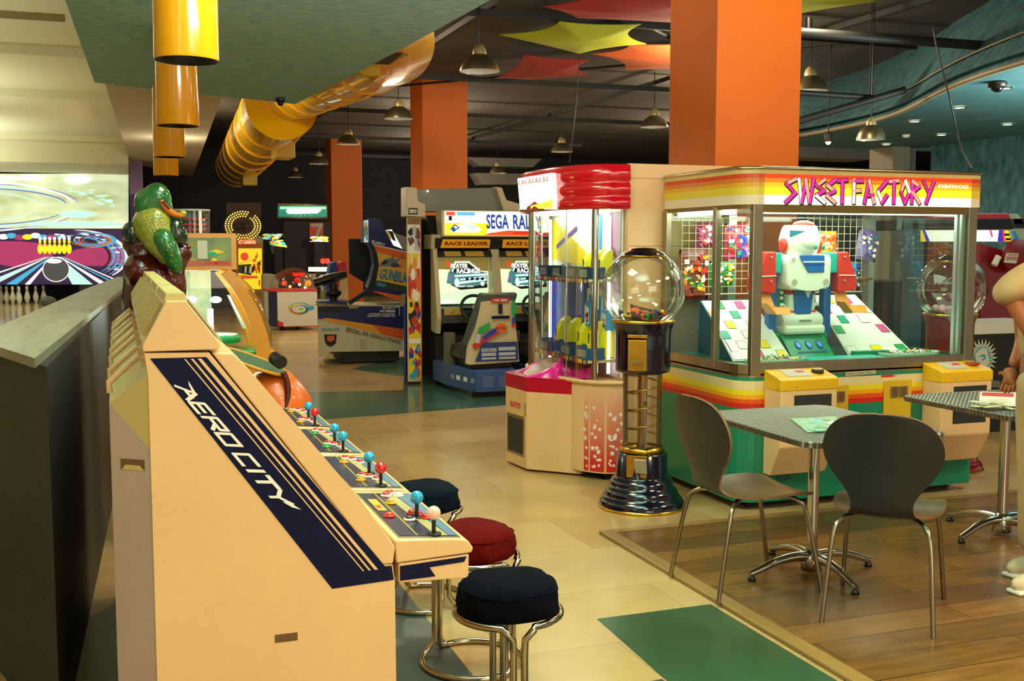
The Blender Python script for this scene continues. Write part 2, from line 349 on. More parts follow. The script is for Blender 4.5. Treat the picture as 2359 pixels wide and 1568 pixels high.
# right side: teal bulkhead with a wavy foot, lower teal ceiling, teal wall, grey pier
foot = [Vector((9.5, 15.4, 3.2))]+[px(u, v, z=3.2) for u, v in [(1845, 312), (1950, 292), (2020, 276), (2070, 260), (2110, 242), (2160, 215), (2210, 193), (2280, 168), (2400, 132)]]
foot = bez([(p.x, p.y, 3.2) for p in foot], 4)
foot = foot+[Vector((foot[-1].x-.3, -4, 3.2))]
top = [Vector((11.8, 17.5, 4.4))]+[px(u, v, z=4.4) for u, v in [(1893, 190), (1990, 160), (2060, 130), (2140, 92), (2200, 50), (2275, 5), (2400, -80)]]
top = bez([(p.x, p.y, 4.4) for p in top], 5)
def resample(P, n):
    L = [0]
    for a, b in zip(P, P[1:]): L.append(L[-1]+(b-a).length)
    out = []; j = 0
    for i in range(n):
        t = L[-1]*i/(n-1)
        while j < len(P)-2 and L[j+1] < t: j += 1
        k = (t-L[j])/max(1e-6, L[j+1]-L[j]); out.append(P[j].lerp(P[j+1], min(1, k)))
    return out
top = top+[Vector((top[-1].x-.3, -4, 4.4))]
F, T = resample(foot, 60), resample(top, 60)
mb = MB(); n = 60
mb.add(F+T+[p+Vector((.15, .05, 0)) for p in F]+[p+Vector((.15, .05, 0)) for p in T], [(i, i+1, n+i+1, n+i) for i in range(n-1)]+[(2*n+i+1, 2*n+i, 3*n+i, 3*n+i+1) for i in range(n-1)], tealwall, True)
struct('wall_right', mb)
mb = MB(); R = [Vector((17, F[0].y+(p.y-F[0].y), 3.2)) for p in F]
mb.add(F+R+[p+Vector((0, 0, .1)) for p in F+R], [(i, n+i, n+i+1, i+1) for i in range(n-1)]+[(2*n+i, 2*n+i+1, 3*n+i+1, 3*n+i) for i in range(n-1)], M('teal_smooth_ceiling', '3a6c74', .8, var=.2, vs=3))
struct('ceiling', mb)
lip = M('bulkhead_rail', '8a8268', .5)
def mid(k, dz): return [F[i].lerp(T[i], k)+Vector((-.05, -.02, dz)) for i in range(n)]
struct('trim_2', MB().tube(mid(.30, 0), .012, lip, 5))
struct('trim_3', MB().tube([p+Vector((-.02, -.02, .0)) for p in F], .03, lip, 6))
a, b_ = px(2145, 336, z=3.2), px(2400, 298, z=3.2)
struct('wall_far_right', MB().prism([(a.x, a.y, 0), (a.x, a.y, 3.2), (b_.x+.3, b_.y-.9, 3.2), (b_.x+.3, b_.y-.9, 0)], (.2, .1, 0), tealwall))
p = px(2058, 337, z=3.2); q = px(2118, 336, z=3.2)
struct('wall_pier', MB().box((p.x, p.y, 0), (q.x, p.y+.6, 3.2), M('grey_pier_paint', '948e7c', .7), 0))
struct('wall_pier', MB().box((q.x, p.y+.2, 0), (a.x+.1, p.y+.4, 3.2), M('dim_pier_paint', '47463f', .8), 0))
p = px(1845, 345, y=19); q = px(2010, 342, y=19)
struct('ceiling', MB().box((p.x-.6, 19, px(1845, 362, y=19).z), (q.x, 19.8, 4.4), g))
# orange columns
for x, y in ((4.58, 7.75), (4.88, 17.84), (5.19, 27.85)):
    struct('wall_column', MB().box((x, y, 0), (x+.8, y+.8, 4.4), orange, .01))
# ceiling grid of dark rails carrying the lamps
rail = M('dark_rail', '1c1a17', .6)
for y in (11.72, 16.35, 20.85, 26, 31.2):
    struct('trim_4', MB().box((2.9, y-.03, 4.12), (11.4 if y > 12 else 9.9, y+.03, 4.2), rail))
for x in (4.0, 8.4):
    struct('trim_5', MB().box((x-.03, 8.5, 4.2), (x+.03, 32.9, 4.27), rail))
struct('trim_6', MB().tube([(3.3, 9.5, 4.25), (12.2, 17.5, 4.2)], .025, rail, 6).tube([(2.9, 20, 4.25), (9.6, 12, 4.25)], .02, rail, 6))
struct('trim_7', MB().tube([px(1835, 280, y=10.6), px(2085, 207, y=10.2)], .045, rail, 6).tube([px(1835, 213, y=10.4), px(2010, 225, y=10.4)], .035, rail, 6).tube([px(1835, 74, y=9.2), px(2278, 106, y=9.2)], .05, rail, 8).tube([px(1860, 76, y=9.2), px(1860, 40, y=9.2)], .02, rail, 5).tube([px(2003, 225, y=10.4), (px(2003, 225, y=10.4).x, 10.4, 4.4)], .007, rail, 5))
# bowling side: stepped ceiling with coves, masking screens, lanes, pins
bc = M('bowling_ceiling_paint', 'dcd8bc', .8)
edges = [(-4, 4.0)]+[(px(100, v, z=z).y, z) for v, z in ((128, 3.9), (226, 3.79), (322, 3.70))]+[(25.3, 3.3)]
for i in range(4):
    (ya_, z_a), (yb_, z_b) = edges[i], edges[i+1]; z_ = z_a; xr = .3
    struct('ceiling', MB().hexa([(-12, ya_, z_-(.0 if i else 0)), (xr, ya_, z_), (xr, yb_, z_+.02), (-12, yb_, z_+.02), (-12, ya_, z_+.3), (xr, ya_, z_+.3), (xr, yb_, z_+.3), (-12, yb_, z_+.3)], bc))
struct('ceiling', MB().prism([(-12, 24.6, px(100, 374, y=24.6).z), (-12, 25.75, px(100, 398, y=25.75).z), (-12, 25.75, 3.95), (-12, 24.6, 3.95)], (12.25, 0, 0), bc))
struct('wall_bowling', MB().box((-12.2, -4, 0), (-12, 27, 4.2), bc))
struct('wall_bowling', MB().box((-12, 27, 0), (pw2.x, 27.2, 4.2), M('pit_black', '0a0a0c', .8)))
struct('floor', MB().box((-12, 3, 0), (-1.4, 26.9, .3), M('lane_maple', 'c8b088', .12, var=.1, vs=2, stretch=(12, .4, 1))).box((-.95, 6, 0), (-.6, 25, .28), dark))
struct('trim_8', MB().box((-.02-.9, 8, .3), (-.78, 25.5, .36), M('gutter_grey', '6a6c66', .4)))
tag = MB().tube([px(-40, 30, z=3.6), px(150, 42, z=3.6)], .035, M('tube_fitting', 'a08c5c', .5), 10).solo('ceiling_strip_fitting', 'thin beige tube fitting on the pale ceiling over the bowling lanes', 'ceiling light')
# masking units above the lanes
YS = 25.9
def scr(u0, v0, u1, v1, y=YS): return [px(u0, v1, y=y), px(u1, v1, y=y), px(u1, v0, y=y), px(u0, v0, y=y)]
def quadbox(mb, q, mat, d=(0, .15, 0), off=0): return mb.prism(q, d, mat)
up_b = M('pale_swirl_print', '9aa878', .5, emis=.8, col2='e8f4cc', vs=.7, stretch=(1, 1, 3))
q = scr(-330, 400, 296, 526); mb = MB(); quadbox(mb, q, up_b)
EL = {k: lit('print_'+k, c, e) for k, c, e in [('white', 'ffffff', 1.1), ('ice', 'b8f0e8', .8), ('lilac', '8a90c8', .5), ('coral', 'e07a60', .5), ('deep', '384a70', .3), ('violet', '3a2258', .35), ('magenta', 'b83878', .5), ('sky', '40b0e0', .7), ('gold', 'f8d820', .9), ('grey', '606068', .25), ('orange', 'e87030', .5), ('night', '1a1424', .15)]}
for a, r, b2, w, m in [(.30, .60, .38, .05, 'ice'), (.30, .66, .46, .03, 'white'), (.36, .52, .33, .04, 'lilac'), (.22, .30, .2, .08, 'coral'), (.22, .24, .14, .12, 'deep'), (.30, .44, .28, .03, 'ice'), (.42, .50, .40, .02, 'lilac')]:
    for sgn in (0, 1):
        t0 = PI*1.08 if sgn else .15; mb.ell(q, a+.08, .40, r*.62, b2, EL[m], .004+rnd.random()*.004, 30, t0, t0+PI*.8, w)
for a, b2, r, s2 in [(.62, .93, .05, .05), (.80, .90, .05, .09), (.50, .92, .09, .05)]: mb.ell(q, a, b2, r, s2, EL['white'], .01)
mb.ell(q, .80, .26, .07, .07, EL['ice'], .009); mb.ell(q, .80, .08, .19, .05, EL['ice'], .0095)
for i in range(26):
    t = rnd.uniform(0, 1.2); mb.ell(q, .7+.26*math.cos(t)*rnd.uniform(.7, 1), .4+.4*math.sin(t)*rnd.uniform(.6, 1), .012, .012, EL['ice'], .0105, 8)
mb.solo('swirl_display_panel', 'pale green backlit panel with blue swirls high above the bowling pins', 'display panel')
q = scr(-330, 527, 296, 655); mb = MB(); quadbox(mb, q, EL['violet'], (0, .12, 0))
cx, cy = .715, .52            # vanishing point of the printed lane
mb.ell(q, .52, .62, .22, .16, EL['magenta'], .003); mb.ell(q, .88, .5, .13, .17, EL['magenta'], .003, t0=0); mb.ell(q, .6, .45, .12, .14, EL['magenta'], .0032)
for i in range(40):
    t = rnd.uniform(-.9, 1.9); r = rnd.uniform(.8, 1.05); mb.ell(q, .78+.2*r*math.cos(t), .5+.42*r*math.sin(t), .011, .014, EL[rnd.choice(['sky', 'ice', 'lilac', 'white'])], .006+i*.0001, 8)
for i, (r, m) in enumerate([(1.0, 'lilac'), (.9, 'sky'), (1.12, 'lilac'), (1.2, 'white'), (.8, 'night')]): mb.ell(q, .79, .5, .17*r, .4*r, EL[m], .005+i*.0004, 28, -.9, 1.6, .035)
for i in range(5): mb.ell(q, .85, .80, .03+.016*i, .04+.022*i, EL['orange' if i % 2 else 'sky'], .0065+i*.0003, 20, .3+i, 4.5+i, .1)
for i in range(7): mb.ell(q, .52+.03*i, .86+.02*math.sin(i*2), .02, .05, EL[['white', 'sky', 'magenta', 'gold'][i % 4]], .0066+i*.0003, 10)
mb.patch(q, [(cx-.03, .48), (cx+.03, .48), (1, .06), (1, 0), (.35, 0), (.45, .1)], EL['violet'], .009)
for i, (a0, a1, m) in enumerate([(.36, .385, 'white'), (.44, .49, 'ice'), (.53, .57, 'sky'), (.60, .62, 'white'), (.78, .86, 'ice'), (.89, .92, 'white'), (.95, .965, 'sky'), (.985, 1.0, 'white')]):
    mb.patch(q, [(a0, 0), (a1, 0), (cx+(a1-cx)*.1, .5), (cx+(a0-cx)*.1, .5)], EL[m], .010)
mb.ell(q, cx+.003, .27, .052, .225, EL['white'], .011, 28); mb.ell(q, cx+.003, .27, .049, .21, EL['grey'], .012, 28); mb.ell(q, cx-.005, .42, .03, .04, EL['white'], .013)
for i in range(7):
    a = cx-.058+i*.0185; mb.ell(q, a, .64, .0095, .09, EL['gold'], .012); mb.ell(q, a, .78, .005, .05, EL['gold'], .012); mb.ell(q, a, .83, .006, .03, EL['white'], .0122)
mb.solo('bowling_mural_panel', 'purple backlit mural panel with a bowling ball and yellow pins, over the lanes', 'display panel')
# pins on the lane end
pr = [(.0, 0), (.026, 0), (.03, .02), (.055, .09), (.06, .12), (.05, .18), (.027, .25), (.023, .28), (.03, .33), (.025, .365), (.012, .38), (0, .382)]
pinm = M('pin_white', 'f0efe2', .25)
pin = MB().lathe([(r*1.05, z) for r, z in pr], pinm, 16)
pin.lathe([(.0255, .262), (.0262, .268), (.0245, .275)], redgem, 16).lathe([(.0262, .29), (.0290, .298)], redgem, 16)
spots = []
for u, v in [(12, 697), (30, 692), (45, 698), (62, 699), (72, 693), (82, 698), (93, 697), (106, 693)]: spots.append((u-6, v))
P0 = None
lab = ['white bowling pin at the left edge of the picture, first of the row', None, None, None, None, None, None, None]
for i, (u, v) in enumerate([(3, 697), (16, 698), (30, 699), (45, 700), (50, 692), (63, 698), (70, 692), (83, 697), (101, 696), (190, 672), (204, 670)]):
    if i < 9: w = px(u, v, z=.3)
    else: w = px(u, 690, z=.3)
    w = Vector((w.x, min(w.y, 26.4), .3))
    if P0 is None:
        P0 = pin.obj('bowling_pin'); o = P0; o['category'] = 'bowling pin'; o['group'] = 'bowling pins standing at the end of the lane'
    else: o = P0.copy(); C.objects.link(o)
    o.location = w; o['label'] = 'white bowling pin with red neck bands in the group left of the dark gap' if i < 9 else 'white bowling pin just above the counter edge, right of the dark gap'
struct('trim_10', MB().box((-.85, 26.0, .3), (-.55, 26.3, .75), M('gap_grey', '3c3e40', .4)))
pt = px(190, 665, z=.35)
MB().ball((px(110, 698, y=24).x, 24, .42), .14, M('ball_return_grey', '5a625c', .35), 16, (1.2, 1, .8)).solo('ball_return_hood', 'grey rounded hood at the lane edge beside the bowling pins', 'ball return')
# counter between lanes and arcade
CZ = 1.22; ck = (1.55-CZ)/.45
cp = [(x*ck, y*ck) for x, y in [(-.332, 4.717), (.092, 13.68), (.2, 16.9), (-.03, 17.0), (-.313, 12.8), (-.648, 6.733), (-.72, 5.95)]]
t = thing('counter', 'long dark partition counter with a worn grey top beside the bowling lanes', 'counter', (-.2, 10, 0))
MB().prism([(x+.03 if i < 1 else x-.02*(i < 3)+.02*(i > 3), y+(.03 if i in (0, 6) else 0), 0) for i, (x, y) in enumerate(cp)], (0, 0, CZ-.03), M('counter_black_paint', '25221c', .55, var=.3, vs=9, bump=.1)).obj('body', t)
MB().prism([(x, y, CZ-.03) for x, y in cp], (0, 0, .03), M('worn_laminate', '7a7460', .28, col2='a59c84', vs=3, stretch=(8, .7, 1))).obj('countertop', t)
# yellow tubular downlights
ycyl = M('yellow_lamp_enamel', 'e09404', .16, coat=.4)
for i, (x, y) in enumerate([(.335, 5.504), (.441, 8.467), (.508, 11.443), (.595, 14.477)]):
    t = thing('cylinder_pendant', ['nearest and largest yellow tube downlight hanging from the teal ceiling', 'second yellow tube downlight, partly behind the nearest one', 'third yellow tube downlight, hanging from the pale soffit', 'farthest and smallest yellow tube downlight, above the green statue'][i], 'downlight', (x, y, 2.44), 'row of yellow tube downlights')
    zt = 3.15 if i < 2 else fz
    MB().lathe([(.148, 2.44), (.152, 2.45), (.152, zt)], ycyl, 40, (x, y, 0)).lathe([(.146, zt), (.146, 2.5), (.146, 2.44), (.152, 2.44)], black, 40, (x, y, 0)).obj('tube', t)
    MB().disc((x, y, 2.52), .145, M('louver_black', '1a1208', .5)).obj('louver', t)
    MB().disc((x, y, zt-.012), .16, chrome, h=.01).obj('collar', t)
# pendant lamps
lampm = M('spun_aluminium', 'a59a78', .3, .9, var=.1, vs=12); lampw = M('lamp_inside', 'd8d4c4', .4, emis=.12)
def lamp(x, y, label):
    t = thing('pendant_lamp', label, 'pendant lamp', (x, y, 3.5), 'metal bell lamps under the dark ceiling')
    MB().lathe([(.228, 0), (.222, .03), (.2, .08), (.16, .13), (.11, .165), (.085, .185)], lampm, 32, (x, y, 3.5)).obj('shade', t)
    MB().lathe([(.222, .004), (.19, .08), (.15, .12), (.08, .16), (.0, .165)], lampw, 32, (x, y, 3.5)).obj('reflector', t)
    MB().lathe([(.078, .17), (.078, .21), (.07, .25), (.045, .29), (.015, .31), (.0, .31)], M('lamp_cap', 'c8b684', .35, .5), 24, (x, y, 3.5)).obj('cap', t)
    MB().tube([(x, y, 3.8), (x, y, 4.4)], .008, black, 5).obj('cord', t)
for x, y, l in [(3.863, 11.675, 'nearest and largest brass-toned bell lamp, left of the sails'), (4.105, 16.386, 'bell lamp overlapping the left edge of the middle orange column'), (8.34, 16.072, 'bell lamp just left of the big orange column'),
                (4.221, 20.807, 'bell lamp in front of the far left orange column'), (8.709, 20.909, 'bell lamp above the red crane machine header'), (4.551, 25.963, 'small bell lamp left of the far orange column'),
                (9.623, 27.547, 'small bell lamp in front of the grey hoods, right of the middle column'), (4.792, 31.2, 'smallest and farthest bell lamp, right of the yellow duct'), (8.264, 11.7, 'bell lamp half hidden by the right edge of the big orange column'), (13.12-3.3, 12.5, 'bell lamp below the teal bulkhead, at the right of the column')]:
    if x > 9.7 and y < 13:
        w = px(2006, 322, y=10.4); x, y = w.x, w.y
        t = thing('pendant_lamp', l, 'pendant lamp', (x, y, w.z), 'metal bell lamps under the dark ceiling')
        z0 = w.z; k = .72
        MB().lathe([(.228*k, 0), (.222*k, .03), (.2*k, .08), (.16*k, .12), (.11*k, .15), (.085*k, .165)], lampm, 32, (x, y, z0)).obj('shade', t)
        MB().lathe([(.222*k, .004), (.19*k, .07), (.08*k, .14), (.0, .15)], lampw, 32, (x, y, z0)).obj('reflector', t)
        MB().lathe([(.06, .15), (.055, .2), (.03, .25), (.0, .26)], M('lamp_cap'), 24, (x, y, z0)).obj('cap', t)
        MB().tube([(x, y, z0+.25), (x, y, 4.35)], .008, black, 5).obj('cord', t)
    else: lamp(x, y, l)
# recessed downlights in the low teal ceiling
dl = lit('downlight_bulb', 'fff6c8', 6)
for i, (u, v) in enumerate([(2313, 202), (2210, 247), (2107, 279), (2321, 286), (2169, 310), (2042, 332), (1940, 365)]):
    w = px(u, v, z=3.19) if i < 6 else px(u, v, y=19.2)
    t = thing('recessed_downlight', ['round recessed downlight beside the black dome camera', 'round recessed downlight, second from the bulkhead top', 'twin round recessed downlight near the bulkhead foot', 'round recessed downlight at the far right of the teal ceiling', 'round recessed downlight right of the smoke detector', 'round recessed downlight just right of the lowest bell lamp', 'far round downlight over the top edge of the sweets machine'][i], 'downlight', w, 'round downlights in the low teal ceiling')
    MB().lathe([(.07, -.012), (.085, -.006), (.09, 0)], chrome, 20, w).obj('rim', t)
    MB().disc(w+Vector((0, 0, -.008)), .06, dl, (0, 0, -1)).obj('bulb', t)
w = px(1908, 327, y=12.5)
t = thing('spotlight', 'bright yellow spotlight glowing right of the big orange column', 'spotlight', w)
MB().ball(w, .035, lit('spot_bulb', 'ffe08a', 30), 12).obj('bulb', t); MB().lathe([(.04, 0), (.06, .1), (.02, .14)], dark, 16, w).obj('housing', t); MB().tube([w+Vector((0, 0, .13)), (w.x, w.y, 4.42)], .01, dark, 5).obj('stem', t)
w = px(2087, 310, z=3.19)
MB().lathe([(.06, 0), (.055, -.03), (.03, -.045), (0, -.045)], white, 20, w).solo('smoke_detector', 'small white smoke detector on the low teal ceiling', 'smoke detector')
w = px(2298, 190, z=3.19); t = thing('dome_camera', 'black dome camera hanging by the teal bulkhead at upper right', 'camera', w)
MB().lathe([(.09, 0), (.09, -.04), (.07, -.05)], black, 20, w).obj('housing', t); MB().ball(w+Vector((0, 0, -.05)), .06, M('dome_black', '08080a', .05), 16, (1, 1, .8)).obj('dome', t)
w = px(646, 227, z=3.14); t = thing('dome_camera', 'black dome camera on the teal ceiling corner, left of the yellow duct', 'camera', w)
MB().lathe([(.055, 0), (.055, -.03), (.04, -.04)], black, 20, w).obj('housing', t); MB().ball(w+Vector((0, 0, -.045)), .035, M('dome_black'), 16).obj('dome', t)
# loose cables
MB().tube(bez([px(2150, 60, y=8.4), px(2158, 108, y=8.4), px(2185, 215, y=8.4), px(2212, 330, y=8.4), px(2240, 388, y=7.0)]), .008, black, 5).solo('hanging_cable', 'thin black cable hanging diagonally across the teal bulkhead', 'cable')
MB().tube(bez([px(1345, 40, y=13.5), px(1336, 125, y=13.5), px(1328, 230, y=13.5), px(1312, 375, y=13.5)]), .006, black, 5).solo('hanging_cable', 'thin black cable dropping from the yellow sail', 'cable')
# stretched fabric sails
def sail(pts, sag, col, label, z0=4.1):
    P = [px(u, v, z=z0) for u, v in pts]; n = len(P); cen = sum(P, Vector())/n; ring = []
    for i in range(n):
        a, b2 = P[i], P[(i+1) % n]; m_ = a.lerp(b2, .5).lerp(cen, sag[i] if isinstance(sag, list) else sag)
        for k in range(8): t = k/8; ring.append(a*(1-t)**2+m_*2*t*(1-t)+b2*t*t)
    vs = [cen+Vector((0, 0, -.07))]; N = len(ring); fs = []
    for k in (1, 2, 3, 4):
        for r_ in ring: q_ = cen.lerp(r_, k/4); vs.append(q_+Vector((0, 0, -.07*(1-(k/4)**2))))
    for j in range(N): fs.append((0, 1+j, 1+(j+1) % N))
    for k in range(3):
        for j in range(N): fs.append((1+k*N+j, 1+(k+1)*N+j, 1+(k+1)*N+(j+1) % N, 1+k*N+(j+1) % N))
    mb = MB().add(vs, fs, M('sail_'+col, col, .8, var=.05, vs=2), True)
    mb.v += [v+Vector((0, 0, .008)) for v in mb.v]; k = len(mb.f); nb = len(vs)
    for f in fs: mb.f.append([nb+i for i in f][::-1]); mb.m.append(0); mb.sm.append(True)
    mb.solo('fabric_sail', label, 'fabric sail', 'stretched fabric sails under the dark ceiling')
sail([(1148, 80), (1288, 50), (1478, 56), (1490, 102), (1335, 124)], [.45, .25, .55, .25, .05], 'b8c022', 'bright lime fabric sail with pointed corners, between the two red ones')
sail([(1140, 181), (1206, 126), (1358, 138), (1358, 172), (1220, 184)], [.35, .2, .5, .1, .1], 'a8302c', 'small dark red fabric sail below the lime sail')
sail([(1360, 124), (1450, 103), (1720, 100), (1720, 160), (1440, 161)], [.3, .1, .2, .1, .4], 'd8642c', 'orange fabric sail running behind the big column')
sail([(1250, 15), (1375, -22), (1720, -30), (1720, 62), (1330, 42)], [.35, .1, .1, .1, .1], 'b02c28', 'large dark red fabric sail at the top, left of the big column')
sail([(1700, -60), (1990, -60), (2020, 4), (1700, 62)], [.1, .4, .25, .1], 'a8b428', 'lime fabric sail at the top, right of the big column')
# transparent yellow duct
yg = glass('yellow_tube_glass', 'e8b820', .5, .08)
def ymix(nt):
    pass
yt = bpy.data.materials.new('yellow_duct_plastic'); yt.use_nodes = True; nt = yt.node_tree; bb = nt.nodes['Principled BSDF']
bb.inputs['Base Color'].default_value = lin('f0b810'); bb.inputs['Roughness'].default_value = .22; bb.inputs['Coat Weight'].default_value = .6
bb.inputs['Alpha'].default_value = .8
t = thing('air_duct', 'fat translucent yellow air duct running back under the dark ceiling', 'air duct', (2.7, 20, 3.2))
A, Bp = px(650, 238, y=17), px(545, 383, y=31)
mb = MB()
cyl = [A.lerp(Bp, k/14) for k in range(15)]
mb.tube(cyl, .55, yt, 40, caps=False).obj('wide_section', t)
for k in range(1, 9):
    c_ = A.lerp(Bp, k/8); MB().tube([c_+Vector((.56*math.cos(a), 0, .56*math.sin(a))) for a in [2*PI*i/40 for i in range(40)]], .014, M('duct_seam', 'e0a41a', .3), 6, True).obj('seam_ring', t)
c0 = px(672, 215, y=17.2); c1 = px(900, 90, y=9.9)
mb = MB().tube([c0.lerp(c1, k/8) for k in range(9)], .42, yt, 40, caps=False); mb.obj('narrow_section', t)
for k in range(0, 7, 1):
    c_ = c0.lerp(c1, k/7); MB().tube([c_+Vector((.43*math.cos(a), 0, .43*math.sin(a))) for a in [2*PI*i/40 for i in range(40)]], .01, M('duct_seam'), 6, True).obj('seam_ring', t)
ring = []; mb = MB()
n_ = 40; vs = [A+Vector((.56*math.cos(2*PI*i/n_), 0, .56*math.sin(2*PI*i/n_))) for i in range(n_)]+[c0+Vector((.42*math.cos(2*PI*i/n_), 0, .42*math.sin(2*PI*i/n_))) for i in range(n_)]
mb.add(vs, [(i, (i+1) % n_, n_+(i+1) % n_, n_+i) for i in range(n_)], yt, True).obj('reducer', t)
for u, v, y in ((652, 345, 19.5), (573, 413, 27)):
    w = px(u, v, y=y); MB().box((w.x-.17, y-.3, w.z-.16), (w.x+.17, y+.3, w.z+.2), M('vent_yellow', 'c8a81c', .35, coat=.4), .02).obj('outlet_box', t)
w = px(842, 160, y=11.2); MB().box((w.x-.12, 11.0, w.z-.1), (w.x+.12, 11.5, w.z+.12), M('vent_yellow'), .02).obj('outlet_box', t)
w = px(897, 131, y=10.4)
gq = [px(853, 148, z=3.35), px(897, 149, z=3.35), px(930, 121, z=3.35), px(905, 118, z=3.35)]
mb = MB().prism(gq, (0, 0, .05), brass)
for k in range(1, 8): mb.box(tuple(gq[0].lerp(gq[3], k/8)+Vector((0, -.01, -.008))), tuple(gq[0].lerp(gq[3], k/8)+Vector((.17, .01, -.002))), black)
mb.obj('grille', t)
# ================================================================ ARCADE CABINETS IN A ROW (near left)
scrm = M('monitor_glass', '0a0c0e', .08, coat=.5)
def aero(k):
    y0 = 2.60+.605*k; y1 = y0+.585; t = thing('arcade_cabinet', ['nearest cream arcade cabinet with white lettering on its navy side band', 'cream arcade cabinet second in the row, directly behind the nearest one', 'cream arcade cabinet third in the row, between second and last', 'last cream arcade cabinet of the row, next to the orange ride'][k], 'arcade machine', (.3, y0, 0), 'cream sit-down arcade cabinets in a row')
    S = [(.055, 0), (.055, 1.25), (.048, 1.306), (.192, 1.302), (.598, .753), (.626, .75), (.631, .705), (.634, 0)]
    mb = MB().prism([(x, y0, z) for x, z in S], (0, y1-y0, 0), cream)
    D = lambda pts, m, o=.0015: mb.poly([(x, y0-o, z) for x, z in pts], m)
    if k == 0:
        D([(.060, 1.293), (.185, 1.292), (.606, .748), (.623, .748), (.628, .711), (.472, .705)], navy)
        # thin cream pinstripes following the slope
        for a, w in ((.135, .0035), (.150, .0055), (.165, .009)):
            b = a+.414; D([(a, 1.289), (a+w, 1.289), (b+w, .742), (b, .742)], cream, .0025)
        # side lettering: slanted block letters, run down the slope
        q = [px(400, 888, y=y0), px(632, 1160, y=y0), px(678, 1160, y=y0), px(442, 892, y=y0)]
        Lt = {'A': [[(0, 0), (.45, 1), (1, .0)], [(.35, .45), (.8, .45)]], 'E': [[(1, 1), (0, 1), (0, 0), (1, 0)], [(0, .5), (.85, .5)]], 'R': [[(0, 0), (0, 1), (1, 1), (1, .5), (0, .5)], [(.5, .5), (1, 0)]], 'O': [[(0, 0), (0, 1), (1, 1), (1, 0), (0, 0)]],
              'C': [[(1, 1), (0, 1), (0, 0), (1, 0)]], 'I': [[(.5, 0), (.5, 1)]], 'T': [[(0, 1), (1, 1)], [(.5, 1), (.5, 0)]], 'Y': [[(0, 1), (.5, .5), (1, 1)], [(.5, .5), (.5, 0)]]}
        for ch, x, x1 in [('A', .0, .115), ('E', .135, .225), ('R', .255, .36), ('O', .39, .49), ('C', .565, .665), ('I', .68, .74), ('T', .75, .86), ('Y', .875, 1.0)]:
            for j, st in enumerate(Lt[ch]): mb.stroke([(x+p[0]*(x1-x), .1+.8*p[1]) for p in st], .20 if ch not in 'IT' else .24, whitep, q, .003+.0004*j)
        mb.patch(q, [(-.06, 1.15), (.045, .95), (.05, .75), (-.02, .95)], whitep, .0032).patch(q, [(.98, .5), (1.03, .75), (1.05, 1.1), (.98, .8)], whitep, .0032)
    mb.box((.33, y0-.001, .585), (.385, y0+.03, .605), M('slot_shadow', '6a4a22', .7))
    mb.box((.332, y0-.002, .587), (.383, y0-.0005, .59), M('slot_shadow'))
    mb.obj('body', t)
    # rear casing with chamfered corners and grip slot
    ra = [(.055, y0+.003, 0), (.055, y0+.003, 1.11), (.055, y0+.003, 1.255)]
    mb = MB(); R0, R1 = y0+.003, y1-.003; I0, I1 = y0+.07, y1-.07; xr = -.032
    vs = [(.055, R0, 0), (.055, R0, 1.08), (.055, R0, 1.255), (xr, I0, 0), (xr, I0, 1.185), (.055, R1, 0), (.055, R1, 1.08), (.055, R1, 1.255), (xr, I1, 0), (xr, I1, 1.185)]
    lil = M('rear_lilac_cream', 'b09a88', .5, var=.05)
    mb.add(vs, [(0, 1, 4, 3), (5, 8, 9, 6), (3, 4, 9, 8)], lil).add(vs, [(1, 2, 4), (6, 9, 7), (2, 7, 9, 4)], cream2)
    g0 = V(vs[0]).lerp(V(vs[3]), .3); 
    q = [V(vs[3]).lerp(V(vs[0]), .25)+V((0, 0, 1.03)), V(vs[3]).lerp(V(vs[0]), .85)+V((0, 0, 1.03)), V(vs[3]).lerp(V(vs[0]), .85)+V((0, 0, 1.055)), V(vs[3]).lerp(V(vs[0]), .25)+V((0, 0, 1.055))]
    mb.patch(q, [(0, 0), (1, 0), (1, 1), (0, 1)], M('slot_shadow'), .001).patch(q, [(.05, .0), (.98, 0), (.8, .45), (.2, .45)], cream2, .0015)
    mb.obj('rear_casing', t)
    for j in (0, 1):   # carrying loops on the rear slope
        yy = y0+.14+.26*j; MB().tube([(.052, yy, 1.262), (.036, yy, 1.285), (-.032, yy, 1.225), (-.03, yy, 1.2)], .008, cream, 8).obj('carrying_loop', t)
    # monitor bezel and screen
    bz = [(.197, 1.302), (.249, 1.298), (.308, 1.226), (.545, .924), (.634, .794), (.627, .752), (.598, .753)]
    mb = MB()
    for a, b in ((y0, y0+.05), (y1-.05, y1)): mb.prism([(x, a, z) for x, z in bz], (0, b-a, 0), cream, .004)
    mb.prism([(.197, y0+.05, 1.302), (.249, y0+.05, 1.298), (.285, y0+.05, 1.253), (.225, y0+.05, 1.265)], (0, y1-y0-.1, 0), cream)
    mb.prism([(.54, y0+.05, .925), (.634, y0+.05, .794), (.598, y0+.05, .753), (.50, y0+.05, .88)], (0, y1-y0-.1, 0), cream)
    mb.obj('monitor_bezel', t)
    MB().prism([(.225, y0+.05, 1.262), (.26, y0+.05, 1.272), (.53, y0+.05, .925), (.50, y0+.05, .89)], (0, y1-y0-.1, 0), scrm).obj('screen', t)
    # lamp hood
    H = [(.045, 1.309), (.212, 1.309), (.219, 1.321), (.144, 1.424), (.099, 1.424), (.044, 1.322)]
    h = MB().prism([(x, y0-.006, z) for x, z in H], (0, y1-y0+.012, 0), cream, .003).obj('hood', t)
